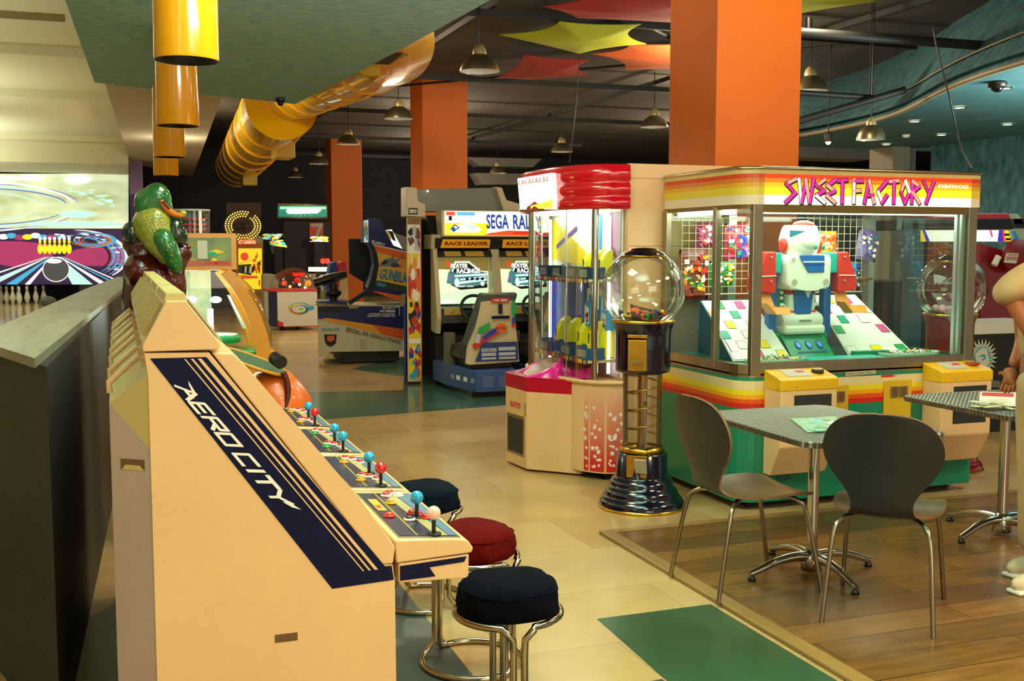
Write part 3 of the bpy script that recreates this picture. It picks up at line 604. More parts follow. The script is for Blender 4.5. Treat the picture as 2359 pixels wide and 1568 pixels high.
    MB().hexa([(.094, y0+.03, 1.42), (.148, y0+.03, 1.42), (.148, y1-.03, 1.42), (.094, y1-.03, 1.42), (.1, y0+.035, 1.441), (.142, y0+.035, 1.441), (.142, y1-.035, 1.441), (.1, y1-.035, 1.441)], cream2, .002).obj('top_vent', h)
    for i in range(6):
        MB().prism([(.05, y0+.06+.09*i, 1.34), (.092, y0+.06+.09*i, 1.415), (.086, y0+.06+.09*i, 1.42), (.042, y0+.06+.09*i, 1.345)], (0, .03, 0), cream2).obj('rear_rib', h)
    q = [(.222, y0+.04, 1.322), (.222, y1-.04, 1.322), (.149, y1-.04, 1.422), (.149, y0+.04, 1.422)]
    mb = MB().prism(q, (.004, 0, .003), M('marquee_film', 'b8a878', .2)); mb.obj('marquee', h)
    # control deck
    P = [(.632, .812), (.800, .797), (.826, .793), (.840, .772), (.836, .760), (.636, .752)]
    d = MB().prism([(x, y0, z) for x, z in P], (0, y1-y0, 0), cream, .004).obj('control_deck', t)
    def top(x, y, dz=0): return V((x, y, .812-(x-.632)*.0893+dz))
    mb = MB(); q = [top(.648, y1-.035), top(.648, y0+.02), top(.812, y0+.02), top(.812, y1-.035)]
    q = [q[1], q[2], q[3], q[0]]
    mb.prism([p-V((0, 0, .004)) for p in q], (0, 0, .006), steel)
    q = [p+V((0, 0, .002)) for p in q]
    I = lambda a0, b0, a1, b1, m, o=.001: mb.patch(q, [(a0, b0), (a1, b0), (a1, b1), (a0, b1)], m, o)
    pn = M('panel_navy_print', '26263c', .3, var=.3, vs=30)
    I(.03, .03, .97, .97, pn); I(.30, .03, .345, .97, brownp, .0014); I(.31, .03, .318, .97, yellowp, .0018); I(.33, .03, .338, .97, M('tan_print', 'b09a60', .4), .0018)
    mb.patch(q, [(.62, .03), (.82, .03), (.66, .97), (.48, .97)], M('tan_print'), .0015); mb.patch(q, [(.84, .03), (.97, .03), (.97, .97), (.68, .97)], M('sky_print', '5a7a94', .3), .0015)
    if k == 0: I(.08, .55, .24, .82, amber, .002); mb.patch(q, [(.12, .6), (.2, .62), (.18, .7), (.16, .66), (.11, .68)], redp, .0024)
    mb.obj('panel_plate', d)
    bt = {0: [('d82c20', .675, .24, 'b'), ('d8a018', .718, .40, 'y'), ('e03028', .728, .50, 'w'), ('e03028', .745, .53, 'w'), ('e8e4d8', .765, .50, 'w'), ('1a1c28', .722, .20, 'w'), ('c82018', .748, .27, 'b'), ('c82018', .762, .26, 'b'), ('c82018', .775, .22, 'b')]}
    if k != 0: bt[k] = [('1e9a48' if k == 2 else 'd89a18', .70, .12, 'b'), ('d02820', .72, .20, 'w'), ('d02820', .738, .18, 'w'), ('d02820', .755, .14, 'w'), ('1e9a48' if k == 2 else 'd89a18', .705, .42, 'b'), ('d02820', .725, .50, 'w'), ('d02820', .745, .48, 'w'), ('d02820', .76, .42, 'w')]
    for c_, x, dy, rim in bt[k]:
        c0 = top(x, y0+dy, .004); m = M('button_'+c_, c_, .3, coat=.3); rm = {'w': white, 'b': m, 'y': yellow}[rim]
        MB().lathe([(0, 0), (.0165, 0), (.0165, .004), (.013, .006), (0, .006)], rm, 16, c0).lathe([(.0115, .006), (.0115, .010), (.009, .0115), (0, .012)], m, 16, c0).obj('button', d)
    for j, (dy, x) in enumerate(((.235, .752), (.05, .748))):
        cc = [['1a9ac8', 'f0b8a0'], ['1a9ac8', 'c01818'], ['1a9ac8', '1a9ac8'], ['1a9ac8', 'c01818']]
        bc_ = cc[k][j]
        c0 = top(x, y0+dy, .003); js = MB().lathe([(0, 0), (.02, 0), (.02, .003), (0, .003)], black, 20, c0).tube([c0, c0+V((0, 0, .045))], .0055, black, 10).obj('joystick', t)
        MB().ball(c0+V((0, 0, .056)), .0185, M('ball_'+bc_, bc_, .15, coat=.4), 20).obj('ball_top', js)
    # coin box under the deck
    B = [(.642, .748), (.830, .756), (.826, .700), (.822, .697), (.645, .703)]
    B = [(.642, .75), (.829, .756), (.827, .698), (.82, .694), (.642, .700)]
    mb = MB().prism([(x, y0+.002, z) for x, z in B], (0, y1-y0-.004, 0), cream, .003)
    mb.poly([(x, y0, z) for x, z in ((.645, .744), (.822, .752), (.815, .738), (.722, .733), (.738, .708), (.645, .706))], navy)
    mb.obj('coin_box', t)
    return t
for k in range(4): aero(k)
# ================================================================ STOOLS
stm = M('stool_chrome', 'b8a888', .16, 1)
def stool(x, y, rz, col, label, zs=.45):
    t = thing('bar_stool', label, 'stool', (x, y, 0), 'round stools with bent chrome frames', rz, False)
    cm = M('fabric_'+col, col, .95, var=.25, vs=60, bump=.8, bs=26, spec=.08)
    mb = MB(); pr = [(0, .075), (.09, .074), (.130, .066), (.150, .048), (.156, .03), (.160, .0), (.158, -.03), (.12, -.045), (0, -.045)]
    n = 48; vs = []
    for r, z in pr:
        for j in range(n):
            a = 2*PI*j/n; k = 1+.02*math.sin(5*a+z*60)*(r > .1)+.016*math.sin(13*a+z*40)*(r > .12)+.012*math.sin(23*a-z*90)*(r > .14); vs.append((r*k*math.cos(a), r*k*math.sin(a), zs+z+.004*math.sin(3*a)*(r > .1)))
    mb.add(vs, [(i*n+j, (i+1)*n+j, (i+1)*n+(j+1) % n, i*n+(j+1) % n) for i in range(len(pr)-1) for j in range(n)], cm, True); s_ = mb.obj('seat_cushion', t)
    MB().tube([((.152+.003*math.sin(a*7))*math.cos(a), (.152+.003*math.sin(a*7))*math.sin(a), zs+.045+.003*math.sin(a*4)) for a in [2*PI*i/40 for i in range(40)]], .003, cm, 6, True).obj('seam', s_)
    R, Rb = .165, .19
    for sg in (1, -1):   # each half: top arc, two uprights, bottom arc, one bent tube
        P = []; g = .30
        for i in range(15): a = -PI/2+g+(PI-2*g)*i/14; P.append((sg*R*math.cos(a), R*math.sin(a), zs-.04))
        P += [(sg*.045, R*1.02, zs-.045), (sg*.019, R*.99, zs-.075), (sg*.017, R*.98, zs-.12), (sg*.017, R*.98, .12), (sg*.019, R*.99, .06), (sg*.04, Rb*.96, .025)]
        for i in range(15): a = PI/2-g-(PI-2*g)*i/14; P.append((sg*Rb*math.cos(a), Rb*math.sin(a), .0125))
        P += [(sg*.04, -Rb*.96, .025), (sg*.019, -R*.99, .06), (sg*.017, -R*.98, .12), (sg*.017, -R*.98, zs-.12), (sg*.019, -R*.99, zs-.075), (sg*.045, -R*1.02, zs-.045)]
        MB().tube(P, .0115, stm, 10, True).obj('frame_loop', t)
    return t
stool(1.115, 3.10, math.radians(-8), '060712', 'nearest stool with a dark navy cushion, at the front of the cabinets')
stool(1.20, 3.72, math.radians(40), '5a0a06', 'stool with a dark red cushion between the two blue ones')
stool(1.21, 4.46, math.radians(20), '07131d', 'farthest stool with a teal-blue cushion, beside the third cabinet')
# ================================================================ PRIZE MACHINE WITH RED CANOPY
t = thing('prize_machine', 'round-fronted prize machine with a red canopy, glass case and red-topped console', 'prize machine', (3.2, 7.03, 0))
def front(ins=0, x0=2.72, yc=7.03, hw=.67, xb=3.12, n=20):   # superellipse front outline, from near flat corner round to far corner
    P = []
    for i in range(n+1):
        a = -PI/2+PI*i/n; ca, sa = math.cos(a), math.sin(a)
        P.append((xb-(xb-x0-ins)*abs(ca)**.75, yc+(hw-ins)*(abs(sa)**.8)*(1 if sa > 0 else -1)))
    return P
KY0, KY1 = 6.36, 7.70
box_m = M('pinkish_cream_panel', 'e3b684', .45, var=.04, vs=2)
MB().box((3.12, KY0, .06), (3.9, KY1, 2.085), box_m, .006).poly([(3.125, KY0-.001, 1.55), (3.9, KY0-.001, 1.55), (3.9, KY0-.001, 1.553), (3.125, KY0-.001, 1.553)], brownp).poly([(3.125, KY0-.001, 1.99), (3.9, KY0-.001, 1.99), (3.9, KY0-.001, 1.992), (3.125, KY0-.001, 1.992)], brownp).obj('rear_cabinet', t)
def ringwall(mb, P, z0, z1, mat, smooth=True): 
    n = len(P); mb.add([(x, y, z0) for x, y in P]+[(x, y, z1) for x, y in P], [(i, i+1, n+i+1, n+i) for i in range(n-1)], mat, smooth); return mb
def cap(mb, P, z, mat): return mb.poly([(x, y, z) for x, y in P], mat)
Pf = front(0, 2.80)
mb = MB()
def grad(nt, b):
    tc = nt.nodes.new('ShaderNodeTexCoord'); sp = nt.nodes.new('ShaderNodeSeparateXYZ'); cr = nt.nodes.new('ShaderNodeValToRGB'); cr.color_ramp.elements[0].position = .12; cr.color_ramp.elements[0].color = lin('d0201c'); cr.color_ramp.elements[1].position = .62; cr.color_ramp.elements[1].color = lin('e3b08a')
    nt.links.new(tc.outputs['Object'], sp.inputs[0]); nt.links.new(sp.outputs[2], cr.inputs[0]); nt.links.new(cr.outputs[0], b.inputs['Base Color']); b.inputs['Roughness'].default_value = .4
fade = node_mat('red_fade_print', grad)
ringwall(mb, Pf, .05, .655, cream); cap(mb, Pf, .655, cream); cap(mb, Pf, .05, black)
# printed star panels on the near curve
def onfront(P, s0, s1, z0, z1, mat, off, m_=8):
    L = [0]
    for a, b in zip(P, P[1:]): L.append(L[-1]+math.dist(a, b))
    def at(s):
        for i in range(len(P)-1):
            if L[i+1] >= s or i == len(P)-2:
                k = (s-L[i])/(L[i+1]-L[i]); a, b = P[i], P[i+1]; x = a[0]+(b[0]-a[0])*k; y = a[1]+(b[1]-a[1])*k; dx, dy = b[0]-a[0], b[1]-a[1]; l = math.hypot(dx, dy); return (x-dy/l*off, y+dx/l*off)
    Q = [at(s0+(s1-s0)*i/m_) for i in range(m_+1)]
    return Q, at
def strip(mb, P, s0, s1, z0, z1, mat, off):
    Q, _ = onfront(P, s0, s1, z0, z1, mat, off); Q2 = [(x, y) for x, y in Q]; ringwall(mb, Q2, z0, z1, mat)
# outward normal is to -x side: offset sign handled below
strip(mb, Pf, .015, .135, .06, .60, fade, -.002+.004); strip(mb, Pf, .15, .25, .06, .60, fade, .002); strip(mb, Pf, .262, .30, .06, .60, fade, .002)
R_ = random.Random(3)
for i in range(60):
    z = .09+.42*R_.random()**1.4; s = R_.choice([R_.uniform(.03, .125), R_.uniform(.16, .24), R_.uniform(.267, .295)]); Q, at = onfront(Pf, 0, .3, 0, 0, None, .004)
    x, y = at(s); x2, y2 = at(s+.01); d = V((x2-x, y2-y, 0)).normalized(); r = R_.uniform(.008, .022)
    pts = [V((x, y, z))+d*(r*(1 if j % 2 == 0 else .42)*math.sin(PI*j/5))+V((0, 0, r*(1 if j % 2 == 0 else .42)*math.cos(PI*j/5))) for j in range(10)]
    c_ = V((x, y, z)); mb.add([c_]+pts, [(0, j+1, (j+1) % 10+1) for j in range(10)], whitep)
mb.obj('base', t)
ln = []
for P_, z in ((front(-.01, 2.80), .655),): MB().tube([(x, y, z) for x, y in P_], .014, cream, 8).obj('base_lip', t)
MB().box((3.0, 6.45, 0), (3.8, 7.6, .06), black).obj('plinth', t)
# canopy
mb = MB(); Z = [1.79, 1.80, 1.86, 1.875, 1.89, 1.95, 1.965, 1.98, 2.07, 2.08]; I = [.0, .0-.03, -.03, -.005, -.03, -.03, -.005, -.03, -.025, 0]
rings = [[(x, y, z) for x, y in front(i_, 2.755)] for z, i_ in zip(Z, I)]; n = 21
mb.add([p for r_ in rings for p in r_], [(i*n+j, i*n+j+1, (i+1)*n+j+1, (i+1)*n+j) for i in range(len(Z)-1) for j in range(n-1)], M('canopy_red', 'c40a1c', .18, coat=.6), True)
cap(mb, front(0, 2.755), 2.08, red); cap(mb, front(0, 2.755), 1.80, M('canopy_underside', 'cfd8c8', .3))
can = mb.obj('canopy', t)
sgn = [V((2.735, 7.33, 1.815)), V((2.735, 6.69, 1.795)), V((2.715, 6.69, 2.035)), V((2.715, 7.33, 2.035))]
mb = MB().prism([p+V((.03, 0, 0)) for p in sgn], (-.035, 0, 0), M('sign_glow_white', 'fffdf0', .3, emis=2.4)); q = [p+V((-.006, 0, 0)) for p in sgn]
mb.patch(q, [(.35, .02), (1, .02), (1, .28), (.35, .10)], M('sign_glow_yellow', 'ffe840', .3, emis=1.0), .002); mb.text('KATO\'S', mb.sub(q, .76, .09, .95, .17), blackp, .003)
R2 = random.Random(4)
for i in range(9):
    a = .03+.105*i; mb.stroke([(a, .80), (a+.04, .92), (a+.07, .80)][:2+(i % 2)], .05, orr if i % 2 else redp, q, .003); mb.stroke([(a+.02, .78), (a+.06, .86)], .045, amber, q, .0035)
for i in range(3): mb.stroke([(.06+.04*i, .06), (.16+.04*i, .14)], .012, purp, q, .003)
mb.obj('lit_sign', can)
# glass and posts
P_ = front(.01, 2.80); mb = MB(); ringwall(mb, P_, .66, 1.80, gl); mb.obj('glass_case', t)
for (x, y, r) in ((2.86, 7.44, .022), (2.845, 7.36, .014), (2.83, 6.70, .004), (2.935, 6.47, .024)):
    MB().tube([(x, y, .66), (x, y, 1.80)], r, chrome, 14).obj('chrome_post', t)
mb = MB().box((3.10, 6.42, .68), (3.115, 7.64, 1.79), M('mural_white', 'f2f0e0', .5)); q = [(3.098, 7.64, .68), (3.098, 6.42, .68), (3.098, 6.42, 1.79), (3.098, 7.64, 1.79)]
mb.patch(q, [(.0, .0), (.0, .62), (.25, .68), (.55, .6), (.7, .3), (.72, .0)], M('deep_blue_print', '1c48b8', .4), .001).patch(q, [(.72, 0), (1, 0), (1, .62), (.74, .66)], M('lilac_panel_print', 'a88a98', .4), .001).patch(q, [(.80, .55), (1, .5), (1, .99), (.86, .99)], M('plum_print', '7a4a70', .5), .0012)
mb.patch(q, [(0, .7), (.5, .66), (.55, .74), (0, .98)], yellowp, .0014).patch(q, [(.62, .74), (.75, .72), (.76, .98), (.64, .98)], M('sky_print2', '3aa0e0', .4), .0016)
mb.patch(q, [(.56, .30), (.78, .30), (.78, .52), (.56, .52)], whitep, .0018).patch(q, [(.58, .32), (.76, .32), (.76, .48), (.58, .48)], M('sky_print2'), .002)
mb.stroke([(.1, .78), (.4, .9)], .03, purp, q, .002)
mb.obj('backdrop', t)
MB().box((2.9, 6.55, 1.775), (3.05, 7.5, 1.79), lit('tube_white', 'f4fff0', 9)).obj('light_tube', t)
MB().tube([(3.06, 6.52, .7), (3.06, 6.52, 1.75)], .012, lit('tube_white2', 'f4fff0', 6), 8).tube([(3.06, 7.56, .7), (3.06, 7.56, 1.75)], .012, lit('tube_white2', 'f4fff0', 6), 8).obj('light_tube', t)
mb = MB().tube([(2.98, 7.55, .7), (2.98, 7.55, 1.78)], .012, chrome, 8).tube([(2.95, 7.0, .7), (2.95, 7.0, 1.78)], .008, white, 8); mb.obj('inner_rod', t)
sm = M('shelf_beige', 'c8b890', .4)
hub = []
for z0, y_a, yb in ((1.335, 6.46, 7.45), (.80, 6.46, 7.55)):
    s_ = MB().box((2.88, y_a, z0-.02), (3.1, yb, z0), sm).obj('shelf', t)
    mb = MB()
    q = [(2.878, yb, z0-.03), (2.878, y_a, z0-.03), (2.878, y_a, z0+.002), (2.878, yb, z0+.002)]; mb.prism(q, (.004, 0, 0), M('strip_dark', '3a3428', .5))
    n = 14
    for i in range(n):
        a = (i+.5)/n
        if i % 3 == 0: mb.patch(q, [(a-.03, .1), (a+.03, .1), (a+.03, .9), (a-.03, .9)], yellowp, .001); mb.stroke([(a, .25), (a, .75)], .12, blackp, q, .0015)
        elif i % 3 == 1: mb.ell(q, a, .5, .022, .34, whitep, .001, 12); mb.ell(q, a, .5, .012, .18, blackp, .0015, 12)
        else: mb.patch(q, [(a-.03, .1), (a+.04, .1), (a+.04, .9), (a-.03, .9)], redp, .001); mb.patch(q, [(a, .2), (a+.02, .6), (a+.008, .85), (a, .7), (a-.01, .85), (a-.02, .6)], pinkp, .0015)
    mb.obj('number_strip', s_)
# star column on the near glass
mb = MB()
for i in range(3):
    z = 1.25-.17*i; q0 = V((2.80, 6.83, z)); pts = [q0+V((-.012, .03*(1 if j % 2 == 0 else .42)*math.sin(PI*j/5), .03*(1 if j % 2 == 0 else .42)*math.cos(PI*j/5))) for j in range(10)]
    mb.add([q0+V((-.012, 0, 0))]+pts, [(0, (j+1) % 10+1, j+1) for j in range(10)], purp)
for dy in (-.045, .045): mb.box((2.784, 6.83+dy-.003, .82), (2.787, 6.83+dy+.003, 1.33), purp)
mb.obj('star_decal', t)
# trays and curved yellow chutes
def tray(x, y, z, w, label, col='tray_blue', hexc='1c5890'):
    mt = M(col, hexc, .35); mb = MB(); h = .075; d = .10; b = .006
    for a, c_ in (((x-d/2, y-w/2, z), (x+d/2, y+w/2, z+b)), ((x-d/2-.008, y-w/2, z), (x-d/2, y+w/2, z+h)), ((x+d/2, y-w/2, z), (x+d/2+.006, y+w/2, z+h)), ((x-d/2, y-w/2-.006, z), (x+d/2, y-w/2, z+h)), ((x-d/2, y+w/2, z), (x+d/2, y+w/2+.006, z+h))): mb.box(a, c_, mt)
    q = [(x-d/2-.009, y+w*.3, z+.01), (x-d/2-.009, y-w*.3, z+.01), (x-d/2-.009, y-w*.3, z+.06), (x-d/2-.009, y+w*.3, z+.06)]
    mb.patch(q, [(0, 0), (1, 0), (1, 1), (0, 1)], M('card_grey', 'a8a89a', .5), .001)
    for i in range(5): mb.stroke([(.15+.17*i, .2), (.18+.17*i, .8)], .08, blackp if i % 2 else purp, q, .002)
    mb.solo('prize_tray', label, 'prize tray', 'blue prize trays on the shelves of the red canopy machine')
for i, y in enumerate((7.28, 7.03, 6.78, 6.56)): tray(2.95, y, 1.337, .2, ['teal-blue tray on the upper shelf, farthest left', 'teal-blue tray on the upper shelf, second from left', 'teal-blue tray on the upper shelf behind the chrome post', 'dark blue tray on the upper shelf beside the cream box'][i], 'tray_deep', '143c5c')
for i, y in enumerate((7.26, 6.86, 6.58)): tray(2.95, y, .802, .24, ['blue tray on the lower shelf, leftmost', 'blue tray on the lower shelf, in the middle', 'blue tray on the lower shelf, right by the chrome post'][i])
chm = M('chute_yellow', 'e8e010', .35, emis=.12)
def chute(y, z, s, label):
    mb = MB(); prof = [(0, 0), (.0, .06), (.015, .12), (.05, .17), (.095, .2), (.13, .2), (.13, 0)]
    mb.prism([(2.985+a*s*.75, y-.035, z+b*s) for a, b in prof], (0, .07, 0), chm, .004)
    mb.poly([(2.983, y-.01, z+.02), (2.983, y+.005, z+.02), (2.992, y+.02, z+.13*s), (2.992, y+.0, z+.13*s)], blackp)
    mb.solo('prize_chute', label, 'prize chute', 'curved yellow chutes behind the trays')
for i, y in enumerate((7.27, 7.08, 6.86, 6.68, 6.55)): chute(y, .81, 1.15, ['curved yellow chute on the lower shelf, leftmost', 'curved yellow chute on the lower shelf, second from left', 'curved yellow chute on the lower shelf, in the middle', 'curved yellow chute on the lower shelf behind the chrome post', 'curved yellow chute on the lower shelf, rightmost'][i])
for i, y in enumerate((6.78, 6.64, 6.52)): chute(y, 1.345, .9, ['curved yellow chute on the upper shelf, left of the post', 'curved yellow chute on the upper shelf, right of the post', 'curved yellow chute on the upper shelf next to the cream box'][i])
for i, (y, z, w, h, m) in enumerate([(6.80, 1.0, .1, .17, 'sky_print2'), (6.52, .99, .08, .14, 'sky_print2')]):
    mb = MB().box((3.03, y-w/2, z), (3.09, y+w/2, z+h), M(m), .004); q = [(3.029, y+w/2, z), (3.029, y-w/2, z), (3.029, y-w/2, z+h), (3.029, y+w/2, z+h)]
    mb.patch(q, [(.05, .1), (.8, .1), (.8, .75), (.05, .85)], whitep, .001).art(mb.sub(q, .1, .1, .75, .6), [redp, pinkp, blackp], 9, i, .002, .4)
    mb.solo('prize_box', ['blue and white prize box behind the middle lower chute', 'blue and white prize box by the cream side, seen through the globe'][i], 'prize box', 'prize boxes in the red canopy machine')
# pink candy ramp inside the base rim
mb = MB().hexa([(2.86, 6.62, .66), (3.0, 6.62, .66), (3.0, 7.4, .66), (2.86, 7.4, .66), (2.86, 6.66, .70), (3.0, 6.66, .73), (3.0, 7.36, .73), (2.86, 7.36, .70)], M('magenta_ramp', 'c81880', .25)); mb.obj('prize_ramp', t)
# console
CP = [(2.572, 7.2), (2.604, 6.862), (2.888, 6.578), (2.95, 6.62), (2.95, 7.42), (2.86, 7.45)]
mb = MB().prism([(x, y, .015) for x, y in CP], (0, 0, .54), cream, .004)
q = [V((2.572, 7.2, .015)), V((2.604, 6.862, .015)), V((2.604, 6.862, .555)), V((2.572, 7.2, .555))]
q = [p+V((-.0015, 0, 0)) for p in q]
mb.patch(q, [(.08, .14), (.9, .14), (.9, .66), (.08, .66)], steel, .001).patch(q, [(.14, .17), (.84, .17), (.84, .62), (.14, .62)], dark, .002).text('KATO\'S', mb.sub(q, .26, .75, .72, .83), redp, .002, .03)
mb.patch(q, [(.9, .68), (.98, .68), (.98, .84), (.9, .84)], M('tan_print'), .002)
q2 = [V((2.604, 6.862, .015)), V((2.888, 6.578, .015)), V((2.888, 6.578, .555)), V((2.604, 6.862, .555))]
mb.ell(q2, .93, .66, .022, .022, steel, .002)
con = mb.obj('console', t)
mb = MB().prism([(2.65+(x-2.65)*1.02, 7.0+(y-7.0)*1.02, .555) for x, y in CP], (0, 0, .10), M('console_red', 'b80e28', .25, coat=.4), .004); mb.obj('console_top', con)
mb = MB(); c0 = V((2.755, 6.98, .655)); n = 28; vs = []
for ri, (r, z) in enumerate([(.235, 0), (.225, .03), (.20, .06), (.165, .055)]):
    for j in range(n):
        a = 2*PI*j/n; vs.append(c0+V((r*math.cos(a)*.72, r*math.sin(a), z*(1+1.0*(math.sin(a)*-.2-math.cos(a)*-1.1)))))
mb.add(vs, [(i*n+j, i*n+(j+1) % n, (i+1)*n+(j+1) % n, (i+1)*n+j) for i in range(3) for j in range(n)], pink, True).add(vs[-n:], [list(range(n))], M('dish_glass', 'a88878', .1)); mb.obj('bubble_ring', con)
mb = MB()
for i in range(5): mb.box((2.70+.045*i, 6.80-.045*i+.03, .656), (2.73+.045*i, 6.84-.045*i+.03, .6585), [white, purp, pink, white, black][i])
mb.obj('instruction_sticker', con)
# ================================================================ GUMBALL MACHINES
def gumball(x, y, s, label, body, gums, extras):
    t = thing('gumball_machine', label, 'gumball machine', (x, y, 0)); c = (x, y, 0)
    L = lambda pr: [(r*s, z*s) for r, z in pr]
    MB().lathe(L([(0, 0), (.262, 0), (.262, .012), (.25, .02)]), brass, 40, c).obj('base_ring', t)
    MB().lathe(L([(.255, .015), (.252, .04), (.236, .062), (.222, .070), (.220, .085), (.214, .105), (.198, .122), (.190, .128), (.188, .15), (.178, .172), (.160, .182), (.155, .19), (.150, .325), (.145, .33), (0, .33)]), body, 44, c).obj('base', t)
    MB().lathe(L([(.12, .33), (.132, .333), (.132, .36), (.12, .365)]), brass, 36, c).obj('lower_collar', t)
    MB().lathe(L([(.116, .36), (.116, .80)]), glass('tube_glass', 'f2f4ec', .25, .04, .8), 32, c).obj('spiral_tube', t)
    MB().tube([(x, y, .35*s), (x, y, .82*s)], .028*s, M('brass_rod', 'b07c28', .3, 1), 16).obj('center_post', t)
    MB().tube([(x+.106*s*math.cos(a), y+.106*s*math.sin(a), (.42+.38*a/(7*PI))*s) for a in [7*PI*i/120 for i in range(121)]], .006*s, brass, 6).obj('spiral_wire', t)
    MB().lathe(L([(0, .80), (.115, .80), (.16, .815), (.163, .83), (.163, 1.02), (.167, 1.06), (.183, 1.10), (.187, 1.105), (0, 1.105)]), body, 40, c).obj('coin_housing', t)
    MB().lathe(L([(.18, 1.10), (.19, 1.108), (.19, 1.116), (.18, 1.124)]), brass, 40, c).obj('globe_ring', t)
    g = 1.295; R = .245
    MB().lathe([(R*s*math.cos(a), (g+R*math.sin(a))*s) for a in [-PI/2*.65+(PI*.5*.65+PI/2*.64)*i/24 for i in range(25)]], glass('globe_glass', 'f6f8f2', .12, .02, .65), 48, c).obj('globe', t)
    MB().lathe(L([(.128, 1.483), (.142, 1.488), (.142, 1.495), (.13, 1.50)]), brass, 32, c).obj('cap_ring', t)
    MB().lathe(L([(.138, 1.496), (.128, 1.508), (.10, 1.522), (.085, 1.526), (.08, 1.534), (.03, 1.543), (0, 1.545)]), M('cap_black', '0c0a0a', .12, coat=.5), 32, c).obj('cap', t)
    R3 = random.Random(5); fl = []
    for i in range(gums):
        a = R3.uniform(0, 2*PI); r = .13*math.sqrt(R3.random())*s; z = (1.128+.028*R3.random())*s+(.012 if extras else 0); fl.append((x+r*math.cos(a), y+r*math.sin(a), z))
    cols = ['d83a18', 'e8c018', '2a6a3a', '6a2a5a', 'e87020', '283a78'] if extras else ['f0a0b0', 'f4e0a0', 'e8c0d0', 'd8b0a0']
    for i, p in enumerate(fl):
        MB().ball(p, (.013 if extras else .03)*s, M('gum_'+cols[i % len(cols)], cols[i % len(cols)], .25, coat=.3), 10).solo('gumball', (('small coloured gumball' if extras else 'large pale gumball') + ' lying in the bottom of the %s gumball machine\'s globe' % ('navy' if extras else 'red')), 'gumball', 'gumballs in the %s machine' % ('navy' if extras else 'red'))
    d = V((-math.sin(YAW)*0-.35, -.94, 0)).normalized()   # side that carries the coin plate
    d = V((-.62, -.78, 0)).normalized(); sd = V((-d.y, d.x, 0))*-1
    if extras:
        c1 = V(c)+d*.150*s
        def q_(z0, z1, w, off, sh=0): b = V(c)+d*off*s+sd*sh; return [b-sd*w+V((0, 0, z0*s)), b+sd*w+V((0, 0, z0*s)), b+sd*w+V((0, 0, z1*s)), b-sd*w+V((0, 0, z1*s))]
        gp = M('gold_plate', 'b8862c', .35, .8, var=.2, vs=20)
        cpn = MB().prism(q_(.83, 1.01, .055, .155), d*.014, gp, .003).prism(q_(1.022, 1.04, .058, .16), d*.008, gp, .002); cpn = cpn.obj('coin_plate', t)
        MB().disc(V(c)+d*(.155*s+.014)+V((0, 0, .88*s)), .03, gp, d, 20, 1, .006).prism([V(c)+d*(.155*s+.02)+V((0, 0, .875*s))-sd*.03, V(c)+d*(.155*s+.02)+V((0, 0, .875*s))+sd*.03, V(c)+d*(.155*s+.02)+V((0, 0, .888*s))+sd*.03, V(c)+d*(.155*s+.02)+V((0, 0, .888*s))-sd*.03], d*.016, steel).obj('coin_knob', cpn)
        pl = MB().prism(q_(.20, .33, .06, .132), d*.02, gp, .003).obj('chute_plate', t)
        b = V(c)+d*(.155*s)-sd*.03
        MB().hexa([b-sd*.035+V((0, 0, .23)), b+sd*.035+V((0, 0, .23)), b+sd*.035+d*.008+V((0, 0, .23)), b-sd*.035+d*.008+V((0, 0, .23)), b-sd*.035+d*.035+V((0, 0, .32)), b+sd*.035+d*.035+V((0, 0, .32)), b+sd*.035+d*.045+V((0, 0, .315)), b-sd*.035+d*.045+V((0, 0, .315))], M('flap_grey', 'a8a088', .4), .003).obj('chute_flap', pl)
        # card leaning in the globe
        p = V((x-.10, y-.05, 1.125)); w = V((.15, -.05, -.01)); h = V((-.0, .02, .075))
        q = [p, p+w, p+w+h+V((.0, 0, -.02)), p+h+V((-.0, 0, .015))]
        mb = MB().prism(q, (0, .003, 0), blackp).art([v+V((0, -.0005, 0)) for v in q], [redp, brownp, orr, blackp, greenp], 22, 8, .001, .3); mb.solo('picture_card', 'dark printed card leaning inside the navy gumball machine\'s globe', 'card')
    return t
gumball(2.90, 5.70, 1.0, 'navy gumball machine with glass globe and spiral tube beside the sweets machine', M('body_navy', '0b0c1e', .14, coat=.6), 42, True)
gumball(5.42, 5.98, .97, 'red gumball machine with large pale balls, seen through the sweets machine glass', M('body_red', '7a0c0c', .2, coat=.5), 14, False)
# ================================================================ SWEETS MACHINE
X0, X1, Y0, Y1 = 3.36, 5.07, 5.355, 6.34
t = thing('sweets_machine', 'large glass-walled sweets machine with pink block lettering, rainbow stripes and green base', 'prize machine', ((X0+X1)/2, (Y0+Y1)/2, 0))
SW = t
def rrect(x0, y0, x1, y1, r, n=6, r2=None):   # near-left corner rounded widely, others a little
    P = []
    for cx_, cy_, a0, rr in ((x1-.03, y0+.03, -PI/2, .03), (x1-.03, y1-.03, 0, .03), (x0+.03, y1-.03, PI/2, .03), (x0+r, y0+r, PI, r)):
        for i in range(n+1): a = a0+PI/2*i/n; P.append((cx_+rr*math.cos(a), cy_+rr*math.sin(a)))
    return P
OUT = rrect(X0, Y0, X1, Y1, .13)
def ring(mb, P, z0, z1, mat, smooth=False, closed=True):
    n = len(P); mb.add([(x, y, z0) for x, y in P]+[(x, y, z1) for x, y in P], [(i, (i+1) % n, n+(i+1) % n, n+i) for i in range(n if closed else n-1)], mat, smooth); return mb
mt = M('machine_green', '0f7a58', .35, coat=.2, var=.06)
